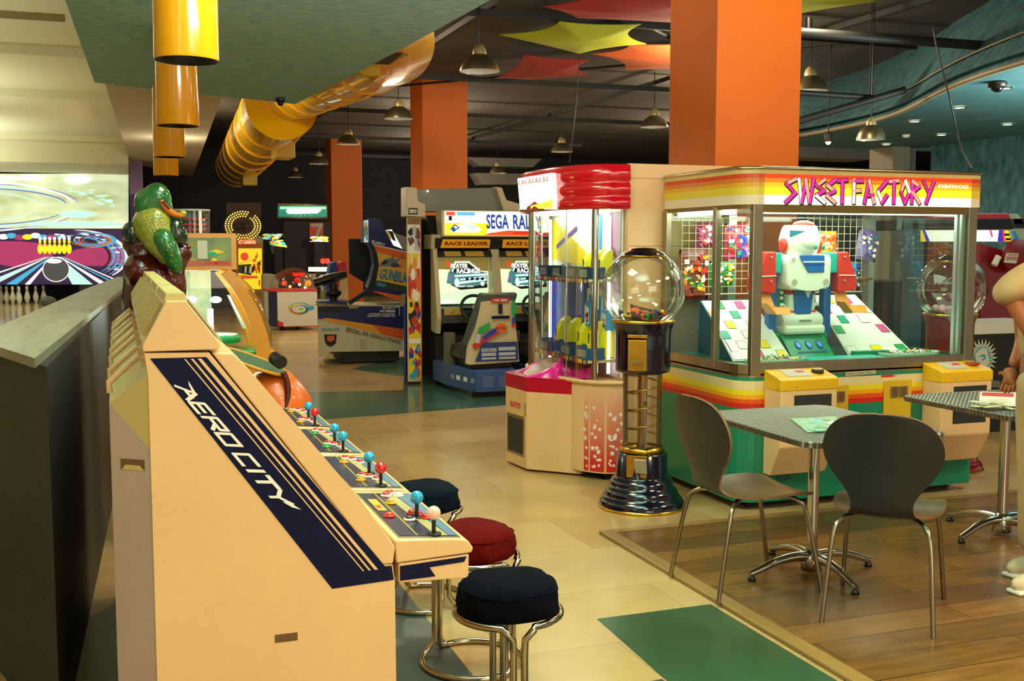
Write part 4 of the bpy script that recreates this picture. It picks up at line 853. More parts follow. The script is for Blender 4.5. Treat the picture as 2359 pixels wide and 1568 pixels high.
mb = MB(); bands = [(0.05, .605, mt), (.605, .635, M('stripe_red', 'c8200c', .4)), (.635, .66, M('stripe_orange', 'e0500a', .4)), (.66, .685, M('stripe_amber', 'eca010', .4)), (.685, .715, M('stripe_yellow', 'e6cc18', .4)), (.715, .768, M('stripe_cream', 'dcc48c', .4)), (.768, .79, M('machine_green')), (.79, .81, steel)]
for a, b, m in bands: ring(mb, OUT, a, b, m)
mb.poly([(x, y, .05) for x, y in OUT][::-1], dark)
for u0, v0, u1, v1 in [(1520+270, 1030+40, 1822, 1112)]:
    for i in range(6):
        a, b = px(1790+i*6, 1080+4*abs(i-2), y=Y0-.001), px(1790+i*6, 1110-2*abs(i-2), y=Y0-.001); mb.box((a.x-.004, Y0-.001, b.z), (a.x+.004, Y0+.001, a.z), dark)
mb.obj('base', t)
MB().box((X0+.12, Y0+.1, 0), (X1-.1, Y1-.1, .05), black).obj('plinth', t)
# floor of the case
cf = MB().prism([(4.2+(x-4.2)*.97, 5.85+(y-5.85)*.95, .79) for x, y in OUT], (0, 0, .06), M('case_floor_green', '1c7a64', .3)); cf.obj('case_floor', t)
# lower metal band, posts, header
mb = MB(); ring(mb, OUT, .80, .865, steel); ring(mb, [(X0+(x-X0)*.985+.01, Y0+(y-Y0)*.98+.01) for x, y in OUT], .80, .865, steel); n = len(OUT)
mb.add([(x, y, .865) for x, y in OUT]+[((X0+X1)/2+(x-(X0+X1)/2)*.96, (Y0+Y1)/2+(y-(Y0+Y1)/2)*.94, .865) for x, y in OUT], [(i, (i+1) % n, n+(i+1) % n, n+i) for i in range(n)], steel)
mb.obj('lower_frame', t)
px0 = px(1735, 700, y=Y0).x
for a, b in (((px0-.01, Y0-.004, .80), (px0+.055, Y0+.035, 1.79)), ((X1-.10, Y0-.004, .80), (X1-.035, Y0+.035, 1.79))): MB().box(a, b, steel, .003).obj('frame_post', t)
MB().box((X0-.003, 5.66, .81), (X0+.035, 5.70, 1.78), steel, .003).obj('frame_post', t)
MB().box((X0-.003, Y1-.06, .81), (X0+.035, Y1, 1.78), steel, .003).obj('frame_post', t)
MB().box((px0+.05, Y0-.003, 1.745), (X1-.09, Y0+.03, 1.785), M('bronze_frame', '7a6232', .4, .6)).obj('frame_rail', t)
MB().box((px0+.05, Y0-.003, .845), (X1-.09, Y0+.02, .875), steel).obj('frame_rail', t)
hb = [(1.765, 1.79, M('bronze_frame')), (1.79, 1.845, M('head_cream_lit', 'fff4e0', .4, emis=.75)), (1.845, 1.89, M('head_yellow_lit', 'fce020', .4, emis=.6)), (1.89, 1.915, M('head_amber_lit', 'fcb414', .4, emis=.6)), (1.915, 1.94, M('head_orange_lit', 'f8780c', .4, emis=.55)), (1.94, 1.965, M('head_red_lit', 'f0380c', .4, emis=.5)), (1.965, 1.995, cream2)]
hbu = [(1.765, 1.79, M('bronze_frame')), (1.79, 1.845, M('head_cream', 'dcc8a8', .35)), (1.845, 1.89, M('head_yellow', 'd8bc30', .35)), (1.89, 1.915, M('head_amber', 'd89c24', .35)), (1.915, 1.94, M('head_orange', 'cc7020', .35)), (1.94, 1.965, M('head_red', 'c83c18', .35)), (1.965, 1.995, cream2)]
mb = MB()
for a, b, m in hbu: ring(mb, OUT, a, b, m)
mb.poly([(x, y, 1.765) for x, y in OUT][::-1], M('header_underside', 'b8b8a8', .4)); mb.poly([(x, y, 1.995) for x, y in OUT], cream)
hd = mb.obj('header', t)
xs = px(1832, 430, y=Y0).x
lq = [V((px0+.06, Y0-.003, 1.79)), V((X1-.09, Y0-.003, 1.79)), V((X1-.09, Y0-.003, 1.965)), V((px0+.06, Y0-.003, 1.965))]
mb = MB()
for a, b, m in hb[1:6]: mb.box((px0+.06, Y0-.004, a), (X1-.09, Y0-.001, b), m)
# block lettering made of overlapping pink and cream bars with black backs
LT = {'S': [((1, 1), (0, .78)), ((0, .82), (1, .38)), ((1, .42), (0, 0))], 'W': [((0, 1), (.2, 0)), ((.2, 0), (.5, .95)), ((.45, 1), (.75, 0)), ((.75, 0), (1, 1))], 'E': [((1, 1), (0, .72)), ((0, .74), (.95, .5)), ((.95, .52), (0, .32)), ((0, .3), (1, 0))], 'T': [((0, .95), (1, 1)), ((.5, .95), (.5, 0))],
      'F': [((0, 0), (0, 1)), ((0, .95), (1, .97)), ((0, .52), (.8, .54))], 'A': [((0, 0), (.4, 1)), ((.4, 1), (.9, 0)), ((.2, .34), (.8, .34))], 'C': [((1, 1), (0, .5)), ((0, .5), (.5, .05)), ((.45, 0), (1, .35))], 'O': [((.5, 1), (0, .45)), ((0, .5), (.5, 0)), ((.5, 0), (1, .5)), ((1, .5), (.5, 1))],
      'R': [((0, 0), (.05, 1)), ((.05, 1), (.8, .75)), ((.8, .75), (.1, .5)), ((.1, .5), (.9, 0))], 'Y': [((0, 1), (.5, .5)), ((1, 1), (.3, 0))]}
pcs = [M('lit_pink', 'f020b0', .4, emis=.45), M('lit_peach', 'ffa090', .4, emis=.45), M('lit_magenta', 'c81888', .4, emis=.35), M('lit_whitepink', 'fff0e0', .4, emis=.65)]
a0 = px(1806, 435, y=Y0).x; a1 = px(2152, 435, y=Y0).x; W = a1-a0
q = [V((a0, Y0-.004, 1.802)), V((a1, Y0-.004, 1.812)), V((a1, Y0-.004, 1.945)), V((a0, Y0-.004, 1.938))]
adv = [('S', .085), ('W', .13), ('E', .075), ('E', .075), ('T', .085), (' ', .035), ('F', .075), ('A', .10), ('C', .085), ('T', .085), ('O', .085), ('R', .085), ('Y', .10)]
tot = sum(w for _, w in adv); x = 0; kk = 0
for ch, w in adv:
    w_ = w/tot
    if ch != ' ':
        for i, ((ax, ay), (bx, by)) in enumerate(LT[ch]):
            P = [(x+w_*(.10+.80*ax), ay), (x+w_*(.10+.80*bx), by)]; kk += 1
            mb.stroke([(P[0][0]+.003, P[0][1]-.05), (P[1][0]+.003, P[1][1]-.05)], .20, blackp, q, .0016+.0001*i); mb.stroke(P, .20, blackp, q, .0022+.0001*i); mb.stroke(P, .145, pcs[(0, 1, 2, 0, 3, 0, 1)[kk % 7]], q, .0030+.0002*i)
    x += w_
mb.text('namco', [V((px(2160, 420, y=Y0).x, Y0-.004, 1.905)), V((px(2230, 420, y=Y0).x, Y0-.004, 1.905)), V((px(2230, 420, y=Y0).x, Y0-.004, 1.926)), V((px(2160, 420, y=Y0).x, Y0-.004, 1.926))], M('lit_whitepink'), .002, .03)
mb.obj('lit_sign', hd)
MB().tube([(x, y, 1.998) for x, y in OUT], .011, M('top_rail_metal', 'c8b898', .25, 1), 8, True).obj('top_rail', hd)
# glass
mb = MB(); gg = glass('case_glass', 'eef8f2', .06, .02, .12)
G = OUT; ring(mb, [(x, y) for x, y in G][14:] + [G[0]], .865, 1.765, gg, True, False); mb.obj('side_glass', t)
MB().poly([(px0+.05, Y0+.01, .87), (X1-.1, Y0+.01, .87), (X1-.1, Y0+.01, 1.75), (px0+.05, Y0+.01, 1.75)], gg).obj('front_glass', t)
MB().poly([(X1-.005, Y0+.03, .865), (X1-.005, Y1-.03, .865), (X1-.005, Y1-.03, 1.765), (X1-.005, Y0+.03, 1.765)], gg).obj('side_glass', t)
alu = M('window_aluminium', 'b8c4bc', .3, .8)
for x in (X1-.13, X1-.17): MB().box((x, Y0+.02, .875), (x+.02, Y0+.045, 1.745), alu).obj('sliding_rail', t)
sp = px(2088, 600, y=Y1-.08).x
MB().box((4.93, Y1-.10, .86), (4.975, Y1-.03, 1.765), alu).obj('rear_post', t)
MB().box((3.80, Y1-.10, .86), (3.86, Y1-.04, 1.765), alu).box((4.02, Y1-.10, .86), (4.06, Y1-.04, 1.765), alu).obj('rear_post', t)
MB().box((X0+.05, Y1-.03, 1.2), (4.93, Y1-.02, 1.765), gl).box((X0+.05, Y1-.03, .81), (4.05, Y1-.02, 1.2), M('case_back_grey', '6a6458', .5)).box((4.05, Y1-.03, .81), (4.93, Y1-.02, 1.0), M('case_back_grey')).obj('rear_panel', t)
MB().box((px0+.1, Y0+.05, 1.74), (X1-.14, Y0+.10, 1.762), lit('case_tube', 'f0ffe8', 7)).obj('light_tube', t)
MB().box((X0+.06, 5.6, 1.74), (X0+.10, 6.25, 1.762), lit('case_tube', 'f0ffe8', 7)).obj('light_tube', t)
area('case_light', (4.2, 5.85, 1.755), 1.2, 17, (.95, 1, .9), sy=.6)
# sign "ONE COIN ONLY" and coin doors
sq = [px(1948, 866, y=Y0-.002), px(2017, 860, y=Y0-.002), px(2017, 852, y=Y0-.002), px(1948, 857, y=Y0-.002)]
MB().prism(sq, (0, -.001, 0), M('paper_tan', 'cdb890', .6)).text('ONE COIN ONLY', [sq[0]+V((.01, -.001, .005)), sq[1]+V((-.01, -.001, .005)), sq[2]+V((-.01, -.001, -.005)), sq[3]+V((.01, -.001, -.005))], brownp, .001, .02).obj('coin_sign', t)
def frontq(u0, v0, u1, v1, off=0): 
    a = px(u0, v1, y=Y0-off); b = px(u1, v0, y=Y0-off); return [V((a.x, Y0-off, a.z)), V((b.x, Y0-off, a.z)), V((b.x, Y0-off, b.z)), V((a.x, Y0-off, b.z))]
cym = M('coin_door_yellow', 'd0a820', .4)
for u0, v0, u1, v1 in ((1889, 885, 1953, 1060), (2030, 873, 2098, 1050)):
    q = frontq(u0, v0, u1, v1); cd = MB().prism(q, (0, -.012, 0), cym, .004).obj('coin_door', t)
    mb = MB(); qq = [p+V((0, -.014, 0)) for p in q]
    for k in (0, 1):
        a = .22+.33*k; mb.prism(mb.sub(qq, a, .78, a+.27, .92), (0, -.008, 0), steel, .002); s_ = [p+V((0, -.0085, 0)) for p in mb.sub(qq, a+.06, .80, a+.2, .90)]; mb.poly(s_, brownp)
    mb.obj('coin_slot', cd); mb = MB().text('COIN IN', [p+V((0, -.001, .0)) for p in frontq(u0+2, v0-10, u0+34, v0-5)], redp, .001); mb.prism(frontq(u0, v0-11, u0+28, v0-4), (0, -.0015, 0), redp).obj('coin_label', cd)
# two yellow-topped button housings
for i, (u0, u1, ta, zb) in enumerate(((1753, 1884, 868, 0), (2113, 2240, 850, 0))):
    xa, xb = px(u0, 900, y=Y0-.12).x, px(u1, 900, y=Y0-.12).x
    yf = Y0-.17; z1 = .83; c_ = MB()
    xa, xb = (3.515, 3.90) if i == 0 else (4.655, 5.04)
    xa += -.0; 
    prof = [(Y0, .80), (yf+.02, .775), (yf, .755), (yf, .40), (yf+.10, .22), (Y0, .22)]
    mb = MB().prism([(xa, y, z) for y, z in prof], (xb-xa, 0, 0), cream, .008); b_ = mb.obj('button_housing', t)
    MB().box((xa+.09, yf-.003, .47), (xb-.04, yf+.004, .70), dark, .003).obj('vent_window', b_)
    top_ = MB().prism([(xa-.004, y, z) for y, z in [(Y0, .835), (yf+.03, .80), (yf-.004, .79), (yf-.004, .725), (Y0, .725)]], (xb-xa+.008, 0, 0), yellow, .006)
    for sx, sz in ((.1, .75), (.3, .75)): top_.ball((xa+sx, yf-.005, sz), .006, chrome, 8)
    top_ = top_.obj('housing_top', b_)
    zz_ = lambda y: .835-(.035)*(Y0-y)/(Y0-yf-.03)
    q = [V((xa+.08, yf+.04, zz_(yf+.04)+.001)), V((xa+.24, yf+.04, zz_(yf+.04)+.001)), V((xa+.24, Y0-.02, zz_(Y0-.02)+.001)), V((xa+.08, Y0-.02, zz_(Y0-.02)+.001))]
    MB().prism(q, (0, 0, .002), M('label_grey', 'b8b0a0', .4)).patch(q, [(.55, .5), (.9, .5), (.9, .75), (.55, .75)], redp, .003).obj('label_plate', top_)
    cc = V((xa+.31, yf+.09, zz_(yf+.09)))
    if i == 0: MB().lathe([(0, .0), (.036, 0), (.036, .016), (.03, .02), (0, .02)], dark, 24, cc).lathe([(.03, .0201), (0, .0215)], M('button_lamp', 'd8d0b8', .3), 24, cc).obj('push_button', top_)
    else: MB().box(tuple(cc-V((.035, .03, 0))), tuple(cc+V((.035, .03, .018))), M('red_brown_button', 'a03818', .3, coat=.4), .004).obj('push_button', top_)
# ---- interior: robot, ramps, candy, rear grids with bags
r = thing('candy_robot', 'white toy robot with red ears and green eyes inside the sweets machine', 'robot', (4.10, 5.9, .851))
rw = M('robot_white', 'eeeedd', .3, coat=.3); rred = M('robot_red', 'd8301c', .35); rblue = M('robot_blue', '1468b8', .35); rteal = M('robot_teal', '14b0a0', .35); rgr = M('robot_green', '0a8a5c', .35)
XC = 4.10; f = 5.85
MB().box((XC-.2, f-.02, .851), (XC+.2, f+.18, 1.0), rgr, .01).prism([(XC-.16, f-.16, .852), (XC-.16, f-.02, .852), (XC-.16, f-.02, .99), (XC-.16, f-.13, .875)], (.32, 0, 0), rgr, .006).obj('pedestal', r)
q = [V((XC-.13, f-.134, .878)), V((XC+.15, f-.134, .878)), V((XC+.13, f-.022, .985)), V((XC-.12, f-.022, .985))]
mb = MB()
for a in (.2, .5, .8): mb.ell(q, a, .45, .085, .22, bluep, .003, 20, 0, 2*PI, None); mb.ell(q, a, .45, .055, .15, M('sky_print2'), .004)
mb.patch(q, [(.1, .05), (.9, .05), (.9, .1), (.1, .1)], bluep, .003).obj('control_dial', r)
mb = MB().prism([(XC-.155, f-.06, .99), (XC+.155, f-.06, .99), (XC+.155, f-.06, 1.05), (XC-.155, f-.06, 1.05)], (0, .16, 0), rw, .02); mb.tube([(XC-.15, f+.01, 1.075), (XC-.12, f+.01, 1.075), (XC+.12, f+.01, 1.075), (XC+.15, f+.01, 1.075)], [.045, .062, .062, .045], rw, 24)
mb.box((XC-.045, f-.057, 1.072), (XC+.045, f-.05, 1.084), grey, .002); mb.obj('hip', r)
MB().box((XC-.145, f+.04, 1.0), (XC+.145, f+.12, 1.29), rgr, .01).obj('backplate', r)
mb = MB().box((XC-.10, f-.02, 1.11), (XC+.10, f+.06, 1.26), rw, .02).box((XC-.103, f-.022, 1.105), (XC+.103, f+.05, 1.145), rred, .01).box((XC-.10, f-.018, 1.24), (XC+.10, f+.05, 1.28), rred, .008); mb.obj('waist', r)
mb = MB().prism([(XC-.06, f-.04, 1.115), (XC+.055, f-.04, 1.115), (XC+.075, f-.04, 1.30), (XC-.075, f-.04, 1.30)], (0, .04, 0), rblue, .01); mb.prism([(XC+.0, f-.043, 1.265), (XC+.05, f-.043, 1.265), (XC+.025, f-.043, 1.22)], (0, .004, 0), rw); mb.obj('belly_panel', r)
for sx in (-.125, .125):
    mb = MB()
    for z in (1.255, 1.22): mb.ball((XC+sx, f+.03, z), .013, rw, 12)
    mb.tube([(XC+sx*1.15, f+.02, 1.175), (XC+sx, f+.015, 1.18), (XC+sx*.85, f+.02, 1.16)], .012, rw, 8); mb.obj('stud', r)
mb = MB().prism([(XC-.175, f-.09, 1.46), (XC-.155, f-.09, 1.50), (XC+.155, f-.09, 1.50), (XC+.165, f-.09, 1.46), (XC+.155, f-.10, 1.30), (XC+.13, f-.1, 1.275), (XC+.05, f-.1, 1.29), (XC-.03, f-.1, 1.29), (XC-.13, f-.1, 1.27), (XC-.165, f-.1, 1.30)], (0, .2, 0), rw, .02)
mb.prism([(XC-.09, f-.103, 1.495), (XC+.10, f-.103, 1.495), (XC+.10, f-.103, 1.385), (XC-.02, f-.103, 1.385)], (0, .01, 0), rblue, .004).box((XC-.05, f-.106, 1.432), (XC+.10, f-.10, 1.438), M('deep_blue_print'), .0).box((XC-.06, f-.106, 1.448), (XC+.10, f-.10, 1.456), rw)
for sx, sz, rr in ((-.12, 1.325, .02), (.115, 1.325, .02), (-.13, 1.465, .014)): mb.disc((XC+sx, f-.1025, sz), rr, M('port_grey', 'b8b898', .5), (0, -1, 0), 18)
mb.obj('torso', r)
for sx in (-1, 1):
    MB().box((XC+sx*.215-.035, f-.05, 1.38), (XC+sx*.215+.035, f+.05, 1.51), rteal, .008).obj('shoulder', r)
    MB().box((XC+sx*.205-.028, f-.0, .96), (XC+sx*.205+.028, f+.06, 1.40), rblue, .008).obj('strut', r)
    xa = XC+sx*.285; o_ = 1 if sx > 0 else -1
    mb = MB().prism([(xa-o_*.05, f-.07, 1.515), (xa+o_*.02, f-.07, 1.515), (xa+o_*.065, f-.07, 1.38), (xa+o_*.09, f-.07, 1.345), (xa+o_*.09, f-.07, 1.27), (xa-o_*.05, f-.07, 1.255)], (0, .12, 0), rred, .008)
    mb.ball((xa-o_*.01, f-.075, 1.48), .008, chrome, 8).ball((xa-o_*.01, f-.075, 1.33), .008, chrome, 8).tube([(xa-o_*.05, f-.072, 1.365), (xa+o_*.08, f-.072, 1.362)], .004, white, 6); arm = mb.obj('arm', r)
    MB().prism([(xa-.07, f-.16, 1.20), (xa-.03, f-.2, 1.13), (xa+.08, f-.2, 1.13), (xa+.11, f-.14, 1.17), (xa-.02, f-.14, 1.17)], (0, .1, .0), M('scoop_orange', 'd88820', .3), .004).prism([(xa-.05, f-.03, 1.26), (xa+.03, f-.03, 1.26), (xa+.04, f-.08, 1.17), (xa-.06, f-.08, 1.17)], (0, .012, 0), M('scoop_orange'), .003).obj('scoop', arm)
mb = MB(); hz = 1.575
pr = [(0, -.10), (.11, -.10), (.13, -.085), (.155, -.02), (.162, .02), (.15, .06), (.135, .095), (.12, .108), (0, .108)]
mb.lathe(pr, rw, 36, (XC-.02, f, hz), sx=.86, sy=.66); mb.ball((XC-.01, f-.02, hz+.01), .112, rw, 24, (1.02, .85, .8)); hdr = mb.obj('head', r)
MB().ball((XC-.0, f-.01, hz+.112), .06, rred, 20, (1.1, 1.2, .45)).obj('crown', hdr)
for sx in (-1, 1): MB().ball((XC-.02+sx*.132, f-.015, hz-.02), .046, rred, 18, (.45, .9, 1.1)).obj('ear', hdr)
for dx in (.02, .085): MB().ball((XC+dx-.01, f-.131+.014*(dx > .05), hz-.03), .015, M('eye_green', '08a060', .1, coat=1), 14, (.9, .5, 1.15)).obj('eye', hdr)
MB().tube([(XC+.03, f-.118, hz+.055), (XC+.038, f-.116, hz+.068), (XC+.058, f-.114, hz+.068), (XC+.062, f-.118, hz+.052)], .004, M('eye_green'), 6).prism([(XC-.15, f-.085, hz+.03), (XC-.05, f-.112, hz+.07), (XC-.15, f-.085, hz+.075)], (0, .004, 0), M('robot_band', '1a6a80', .4)).obj('brow', hdr)
# slanted chequered boards
bcol = [pinkp, yellowp, greenp, M('sea_print', '12a080', .4)]
for i, (pts, lab) in enumerate((([(3.47, 5.62, .86), (3.88, 5.62, .86), (3.90, 6.10, 1.2), (3.52, 6.10, 1.2)], 'white slanted board with coloured squares, left of the robot'), ([(4.34, 5.66, .86), (4.84, 5.66, .86), (4.74, 6.14, 1.22), (4.40, 6.14, 1.22)], 'white slanted board with coloured squares, right of the robot'))):
    q = [V(p) for p in pts]; mb = MB().prism(q, (0, .006, -.008), M('board_white', 'e8eade', .35)); R_ = random.Random(11+i)
    for a in range(5):
        for b in range(6):
            if (a+b) % 2 == 0 and R_.random() < .85:
                m = R_.choice(bcol) if (a+2*b) % 3 else None; P = [(a/5+.01, b/6+.01), (a/5+.17, b/6+.01), (a/5+.17, b/6+.145), (a/5+.01, b/6+.145)]
                mb.patch(q, P, blackp, .0012)
                P2 = [(P[0][0]+.006, P[0][1]+.006), (P[1][0]-.006, P[1][1]+.006), (P[2][0]-.006, P[2][1]-.006), (P[3][0]+.006, P[3][1]-.006)]
                mb.patch(q, P2, m or M('board_white'), .002)
    if i == 0: mb.prism([(3.50, 5.62, .86), (3.52, 6.10, 1.2), (3.52, 6.12, .86)], (-.01, 0, 0), M('board_side_blue', '0c5a78', .4))
    mb.solo('checkered_ramp', lab, 'ramp board', 'slanted boards in the sweets machine')
# turntable trays of wrapped sweets
def candy(cx, cy, rx, ry, label, seed):
    MB().lathe([(0, 0), (rx, 0), (rx+.01, .03), (rx, .03), (rx-.008, .012), (0, .012)], M('tray_clear_green', 'a8c8b0', .2), 32, (cx, cy, .852), sy=ry/rx).solo('candy_tray', label.replace('heap of wrapped sweets', 'shallow tray holding wrapped sweets'), 'tray')
    R_ = random.Random(seed); mb = MB(); cm = [M('wrap_'+c, c, .3, .3) for c in ('e8e0c8', '2a9a5a', 'd8c030', 'e0a040', '7a4a8a', 'f4f0e0', '1a6a4a')]
    for i in range(150):
        a = R_.uniform(0, 2*PI); rr = math.sqrt(R_.random())*.95; z = .866+.035*(1-rr)*R_.random()+.004; c0 = V((cx+rx*rr*math.cos(a), cy+ry*rr*math.sin(a), z)); d = V((math.cos(a*7+i), math.sin(a*7+i), R_.uniform(-.3, .3)))*.016; s_ = V((-d.y, d.x, 0))*.55
        mb.add([c0-d, c0-s_+V((0, 0, .004)), c0+d, c0+s_+V((0, 0, .004)), c0+V((0, 0, .012))], [(0, 1, 4), (1, 2, 4), (2, 3, 4), (3, 0, 4)], cm[i % 7])
    mb.solo('wrapped_sweets', label, 'sweets', kind='stuff')
candy(4.72, 5.56, .22, .10, 'heap of wrapped sweets on the right side of the machine floor', 2); candy(3.68, 5.50, .20, .08, 'heap of wrapped sweets on the left side of the machine floor', 3)
MB().box((3.9, 5.44, .851), (4.45, 5.60, .87), M('robot_teal'), .004).box((4.34, 5.60, .851), (4.6, 5.65, .89), rgr, .004).solo('push_shelf', 'teal sliding shelf in front of the robot', 'shelf')
# wire grids and candy bags
wire = M('wire_ivory', 'd8cca0', .4, .3)
def grid(x0, x1, z0, z1, y, st, label):
    mb = MB(); x = x0
    while x <= x1+.001: mb.tube([(x, y, z0), (x, y, z1)], .0022, wire, 5); x += st
    z = z0
    while z <= z1+.001: mb.tube([(x0, y, z), (x1, y, z)], .0022, wire, 5); z += st
    mb.tube([(x0, y, z0), (x1, y, z0)], .005, wire, 6)
    mb.solo('wire_grid', label, 'wire grid', 'wire grids at the back of the sweets machine')
grid(3.44, 3.94, 1.235, 1.735, 6.22, .05, 'ivory wire grid behind the left part of the sweets machine'); grid(4.40, 4.86, 1.235, 1.76, 6.22, .05, 'ivory wire grid to the right of the robot')
def bag(u0, v0, u1, v1, col, arts, label, seed, text=None, tc=None, y=6.245, tilt=0):
    a = px(u0, v1, y=y); b = px(u1, v0, y=y); c_ = (a+b)/2; w = (b.x-a.x)/2; h = (b.z-a.z)/2; mb = MB(); n = 8; m = M('bag_'+col, col, .3, coat=.3); R_ = Matrix.Rotation(tilt, 4, 'Y')
    def P(i, j, s): x = -w+2*w*i/n; z = -h+2*h*j/n; k = max(0, (1-(x/w)**2))*max(0, (1-(z/h)**4)); return c_+R_ @ V((x, -s*.028*k, z))
    for s in (1, -.3): mb.add([P(i, j, s) for j in range(n+1) for i in range(n+1)], [(j*(n+1)+i, j*(n+1)+i+1, (j+1)*(n+1)+i+1, (j+1)*(n+1)+i) for j in range(n) for i in range(n)], m, True)
    q = [c_+R_ @ V((-w*.9, -.03, -h*.85)), c_+R_ @ V((w*.9, -.03, -h*.85)), c_+R_ @ V((w*.9, -.03, h*.85)), c_+R_ @ V((-w*.9, -.03, h*.85))]
    mb.art(q, [MATS[k] for k in arts], 34, seed, .0008, .2)
    if text: mb.text(text, mb.sub(q, .15, .62, .85, .85), MATS[tc], .004, .02)
    mb.solo('candy_bag', label, 'candy bag', 'packets hanging on the wire grids')
bag(1563, 575, 1632, 690, '7a2018', ['amber_print', 'red_print', 'white_print', 'brown_print'], 'red-brown packet low on the left wire grid', 1)
bag(1600, 512, 1650, 572, '8a3a5a', ['pink_print', 'red_print', 'white_print'], 'plum packet high on the left wire grid', 9)
bag(1668, 515, 1726, 600, 'b82a48', ['white_print', 'green_print', 'pink_print', 'red_print', 'blue_print'], 'pink and white packet high between the frame posts', 2)
bag(1566, 628, 1620, 672, '3a8a4a', ['white_print', 'green_print', 'yellow_print'], 'green packet at the lower left of the grid', 3)
bag(1632, 602, 1692, 665, '2a8a34', ['white_print', 'yellow_print', 'brown_print', 'green_print'], 'green packet beside the middle frame post', 4)
bag(1880, 532, 1927, 592, 'f4b028', ['orange_print', 'white_print', 'yellow_print'], 'yellow-orange packet just right of the robot head', 5, 'Kenn', 'red_print')
bag(1973, 528, 2022, 600, '8a7ab0', ['purple_print', 'sky_print', 'white_print'], 'tilted lilac packet on the right wire grid', 6, None, None, 6.24, .15)
bag(1945, 602, 1977, 668, '1a78c0', ['white_print', 'blue_print', 'cyan_print'], 'blue packet behind the robot\'s right arm', 7)
mb = MB().box((4.80, 6.20, 1.31), (4.90, 6.22, 1.325), brass, .003).tube([(4.86, 6.2, 1.27), (4.86, 6.2, 1.35)], .006, brass, 8).tube([(4.80, 6.2, 1.318), (4.92, 6.19, 1.325)], .008, brass, 8); mb.solo('grid_latch', 'small brass latch on the right edge of the wire grid', 'latch')
# ================================================================ TABLES
def table_mat(nt, b):
    tc = nt.nodes.new('ShaderNodeTexCoord'); mp = nt.nodes.new('ShaderNodeMapping'); mp.inputs['Scale'].default_value = (38, 38, 1)
    w = nt.nodes.new('ShaderNodeTexChecker'); w.inputs['Scale'].default_value = 1
    v = nt.nodes.new('ShaderNodeTexVoronoi'); v.inputs['Scale'].default_value = 1; v.inputs['Randomness'].default_value = .0
    L = nt.links.new; L(tc.outputs['Object'], mp.inputs[0]); L(mp.outputs[0], v.inputs['Vector']); L(mp.outputs[0], w.inputs['Vector'])
    cr = nt.nodes.new('ShaderNodeValToRGB'); cr.color_ramp.elements[0].color = lin('484c48'); cr.color_ramp.elements[1].color = lin('b4b8ac'); cr.color_ramp.elements[0].position = .2; cr.color_ramp.elements[1].position = .6
    L(v.outputs['Distance'], cr.inputs[0]); L(cr.outputs[0], b.inputs['Base Color']); b.inputs['Metallic'].default_value = .95; b.inputs['Roughness'].default_value = .3
    bp = nt.nodes.new('ShaderNodeBump'); bp.inputs['Strength'].default_value = .8; bp.inputs['Distance'].default_value = .02; L(v.outputs['Distance'], bp.inputs['Height']); L(bp.outputs[0], b.inputs['Normal'])
swirl = node_mat('swirl_polished_metal', table_mat); edge = M('ribbed_table_edge', 'b0a890', .3, 1)
def table(x0, y0, x1, y1, bx, by, label, rot):
    t = thing('cafe_table', label, 'table', (bx, by, .012)); c = .045
    P = [(x0+c, y0), (x1-c, y0), (x1, y0+c), (x1, y1-c), (x1-c, y1), (x0+c, y1), (x0, y1-c), (x0, y0+c)]
    MB().prism([(x, y, .712) for x, y in P], (0, 0, .028), swirl, .003).obj('tabletop', t)
    mb = MB()
    for (ax, ay), (bx_, by_) in zip(P, P[1:]+P[:1]):
        l = math.dist((ax, ay), (bx_, by_)); n = max(1, int(l/.022))
        for i in range(n):
            k = (i+.5)/n; x, y = ax+(bx_-ax)*k, ay+(by_-ay)*k; nx, ny = (by_-ay)/l, -(bx_-ax)/l; mb.box((x-.004+nx*.002-.0*abs(ny), y-.004+ny*.002, .716), (x+.004+nx*.002, y+.004+ny*.002, .734), edge)
    mb.obj('edge_trim', t)
    MB().tube([(bx, by, .05), (bx, by, .70)], .026, chrome, 24).obj('column', t); MB().lathe([(0, .70), (.12, .70), (.12, .712), (0, .712)], steel, 24, (bx, by, 0)).obj('mounting_plate', t)
    bm_ = MB().lathe([(0, .03), (.05, .03), (.045, .09), (.03, .13), (0, .13)], chrome, 24, (bx, by, 0))
    bs_ = bm_.obj('foot_hub', t)
    for k in range(4):
        a = rot+k*PI/2; d = V((math.cos(a), math.sin(a), 0)); mb = MB()
        pts = bez([V((bx, by, .095))+d*.02, V((bx, by, .10))+d*.10, V((bx, by, .085))+d*.20, V((bx, by, .055))+d*.29, V((bx, by, .042))+d*.335], 5)
        mb.tube(pts, [.026-.012*i/(len(pts)-1) for i in range(len(pts))], chrome, 14); fo = mb.obj('foot', t)
        c0 = V((bx, by, 0))+d*.325; MB().lathe([(0, .012), (.02, .012), (.016, .025), (.008, .035), (0, .035)], black, 14, c0).obj('glide', fo)
table(2.655, 3.71, 3.385, 4.62, 3.03, 4.19, 'nearer square café table with swirled metal top, between the two chairs', math.radians(0))
table(3.985, 3.95, 4.75, 4.76, 4.40, 4.42, 'farther café table with swirled metal top at the right edge, beside the person', math.radians(10))
nap = M('napkin_print', 'b8c8a0', .6, col2='5a9a78', vs=20)
a = px(1890, 985, z=.742)
MB().prism([px(1822, 966, z=.742), px(1860, 996, z=.742), px(1960, 992, z=.742), px(1925, 960, z=.742)], (0, 0, .004), nap).art([px(1825, 967, z=.7465), px(1860, 994, z=.7465), px(1955, 991, z=.7465), px(1922, 961, z=.7465)], [whitep, M('dull_green_print', '6a9a68', .6), M('aqua_print', '70b8a8', .5)], 10, 3, .0004, .4).solo('menu_card', 'green printed menu card lying on the nearer table', 'card')
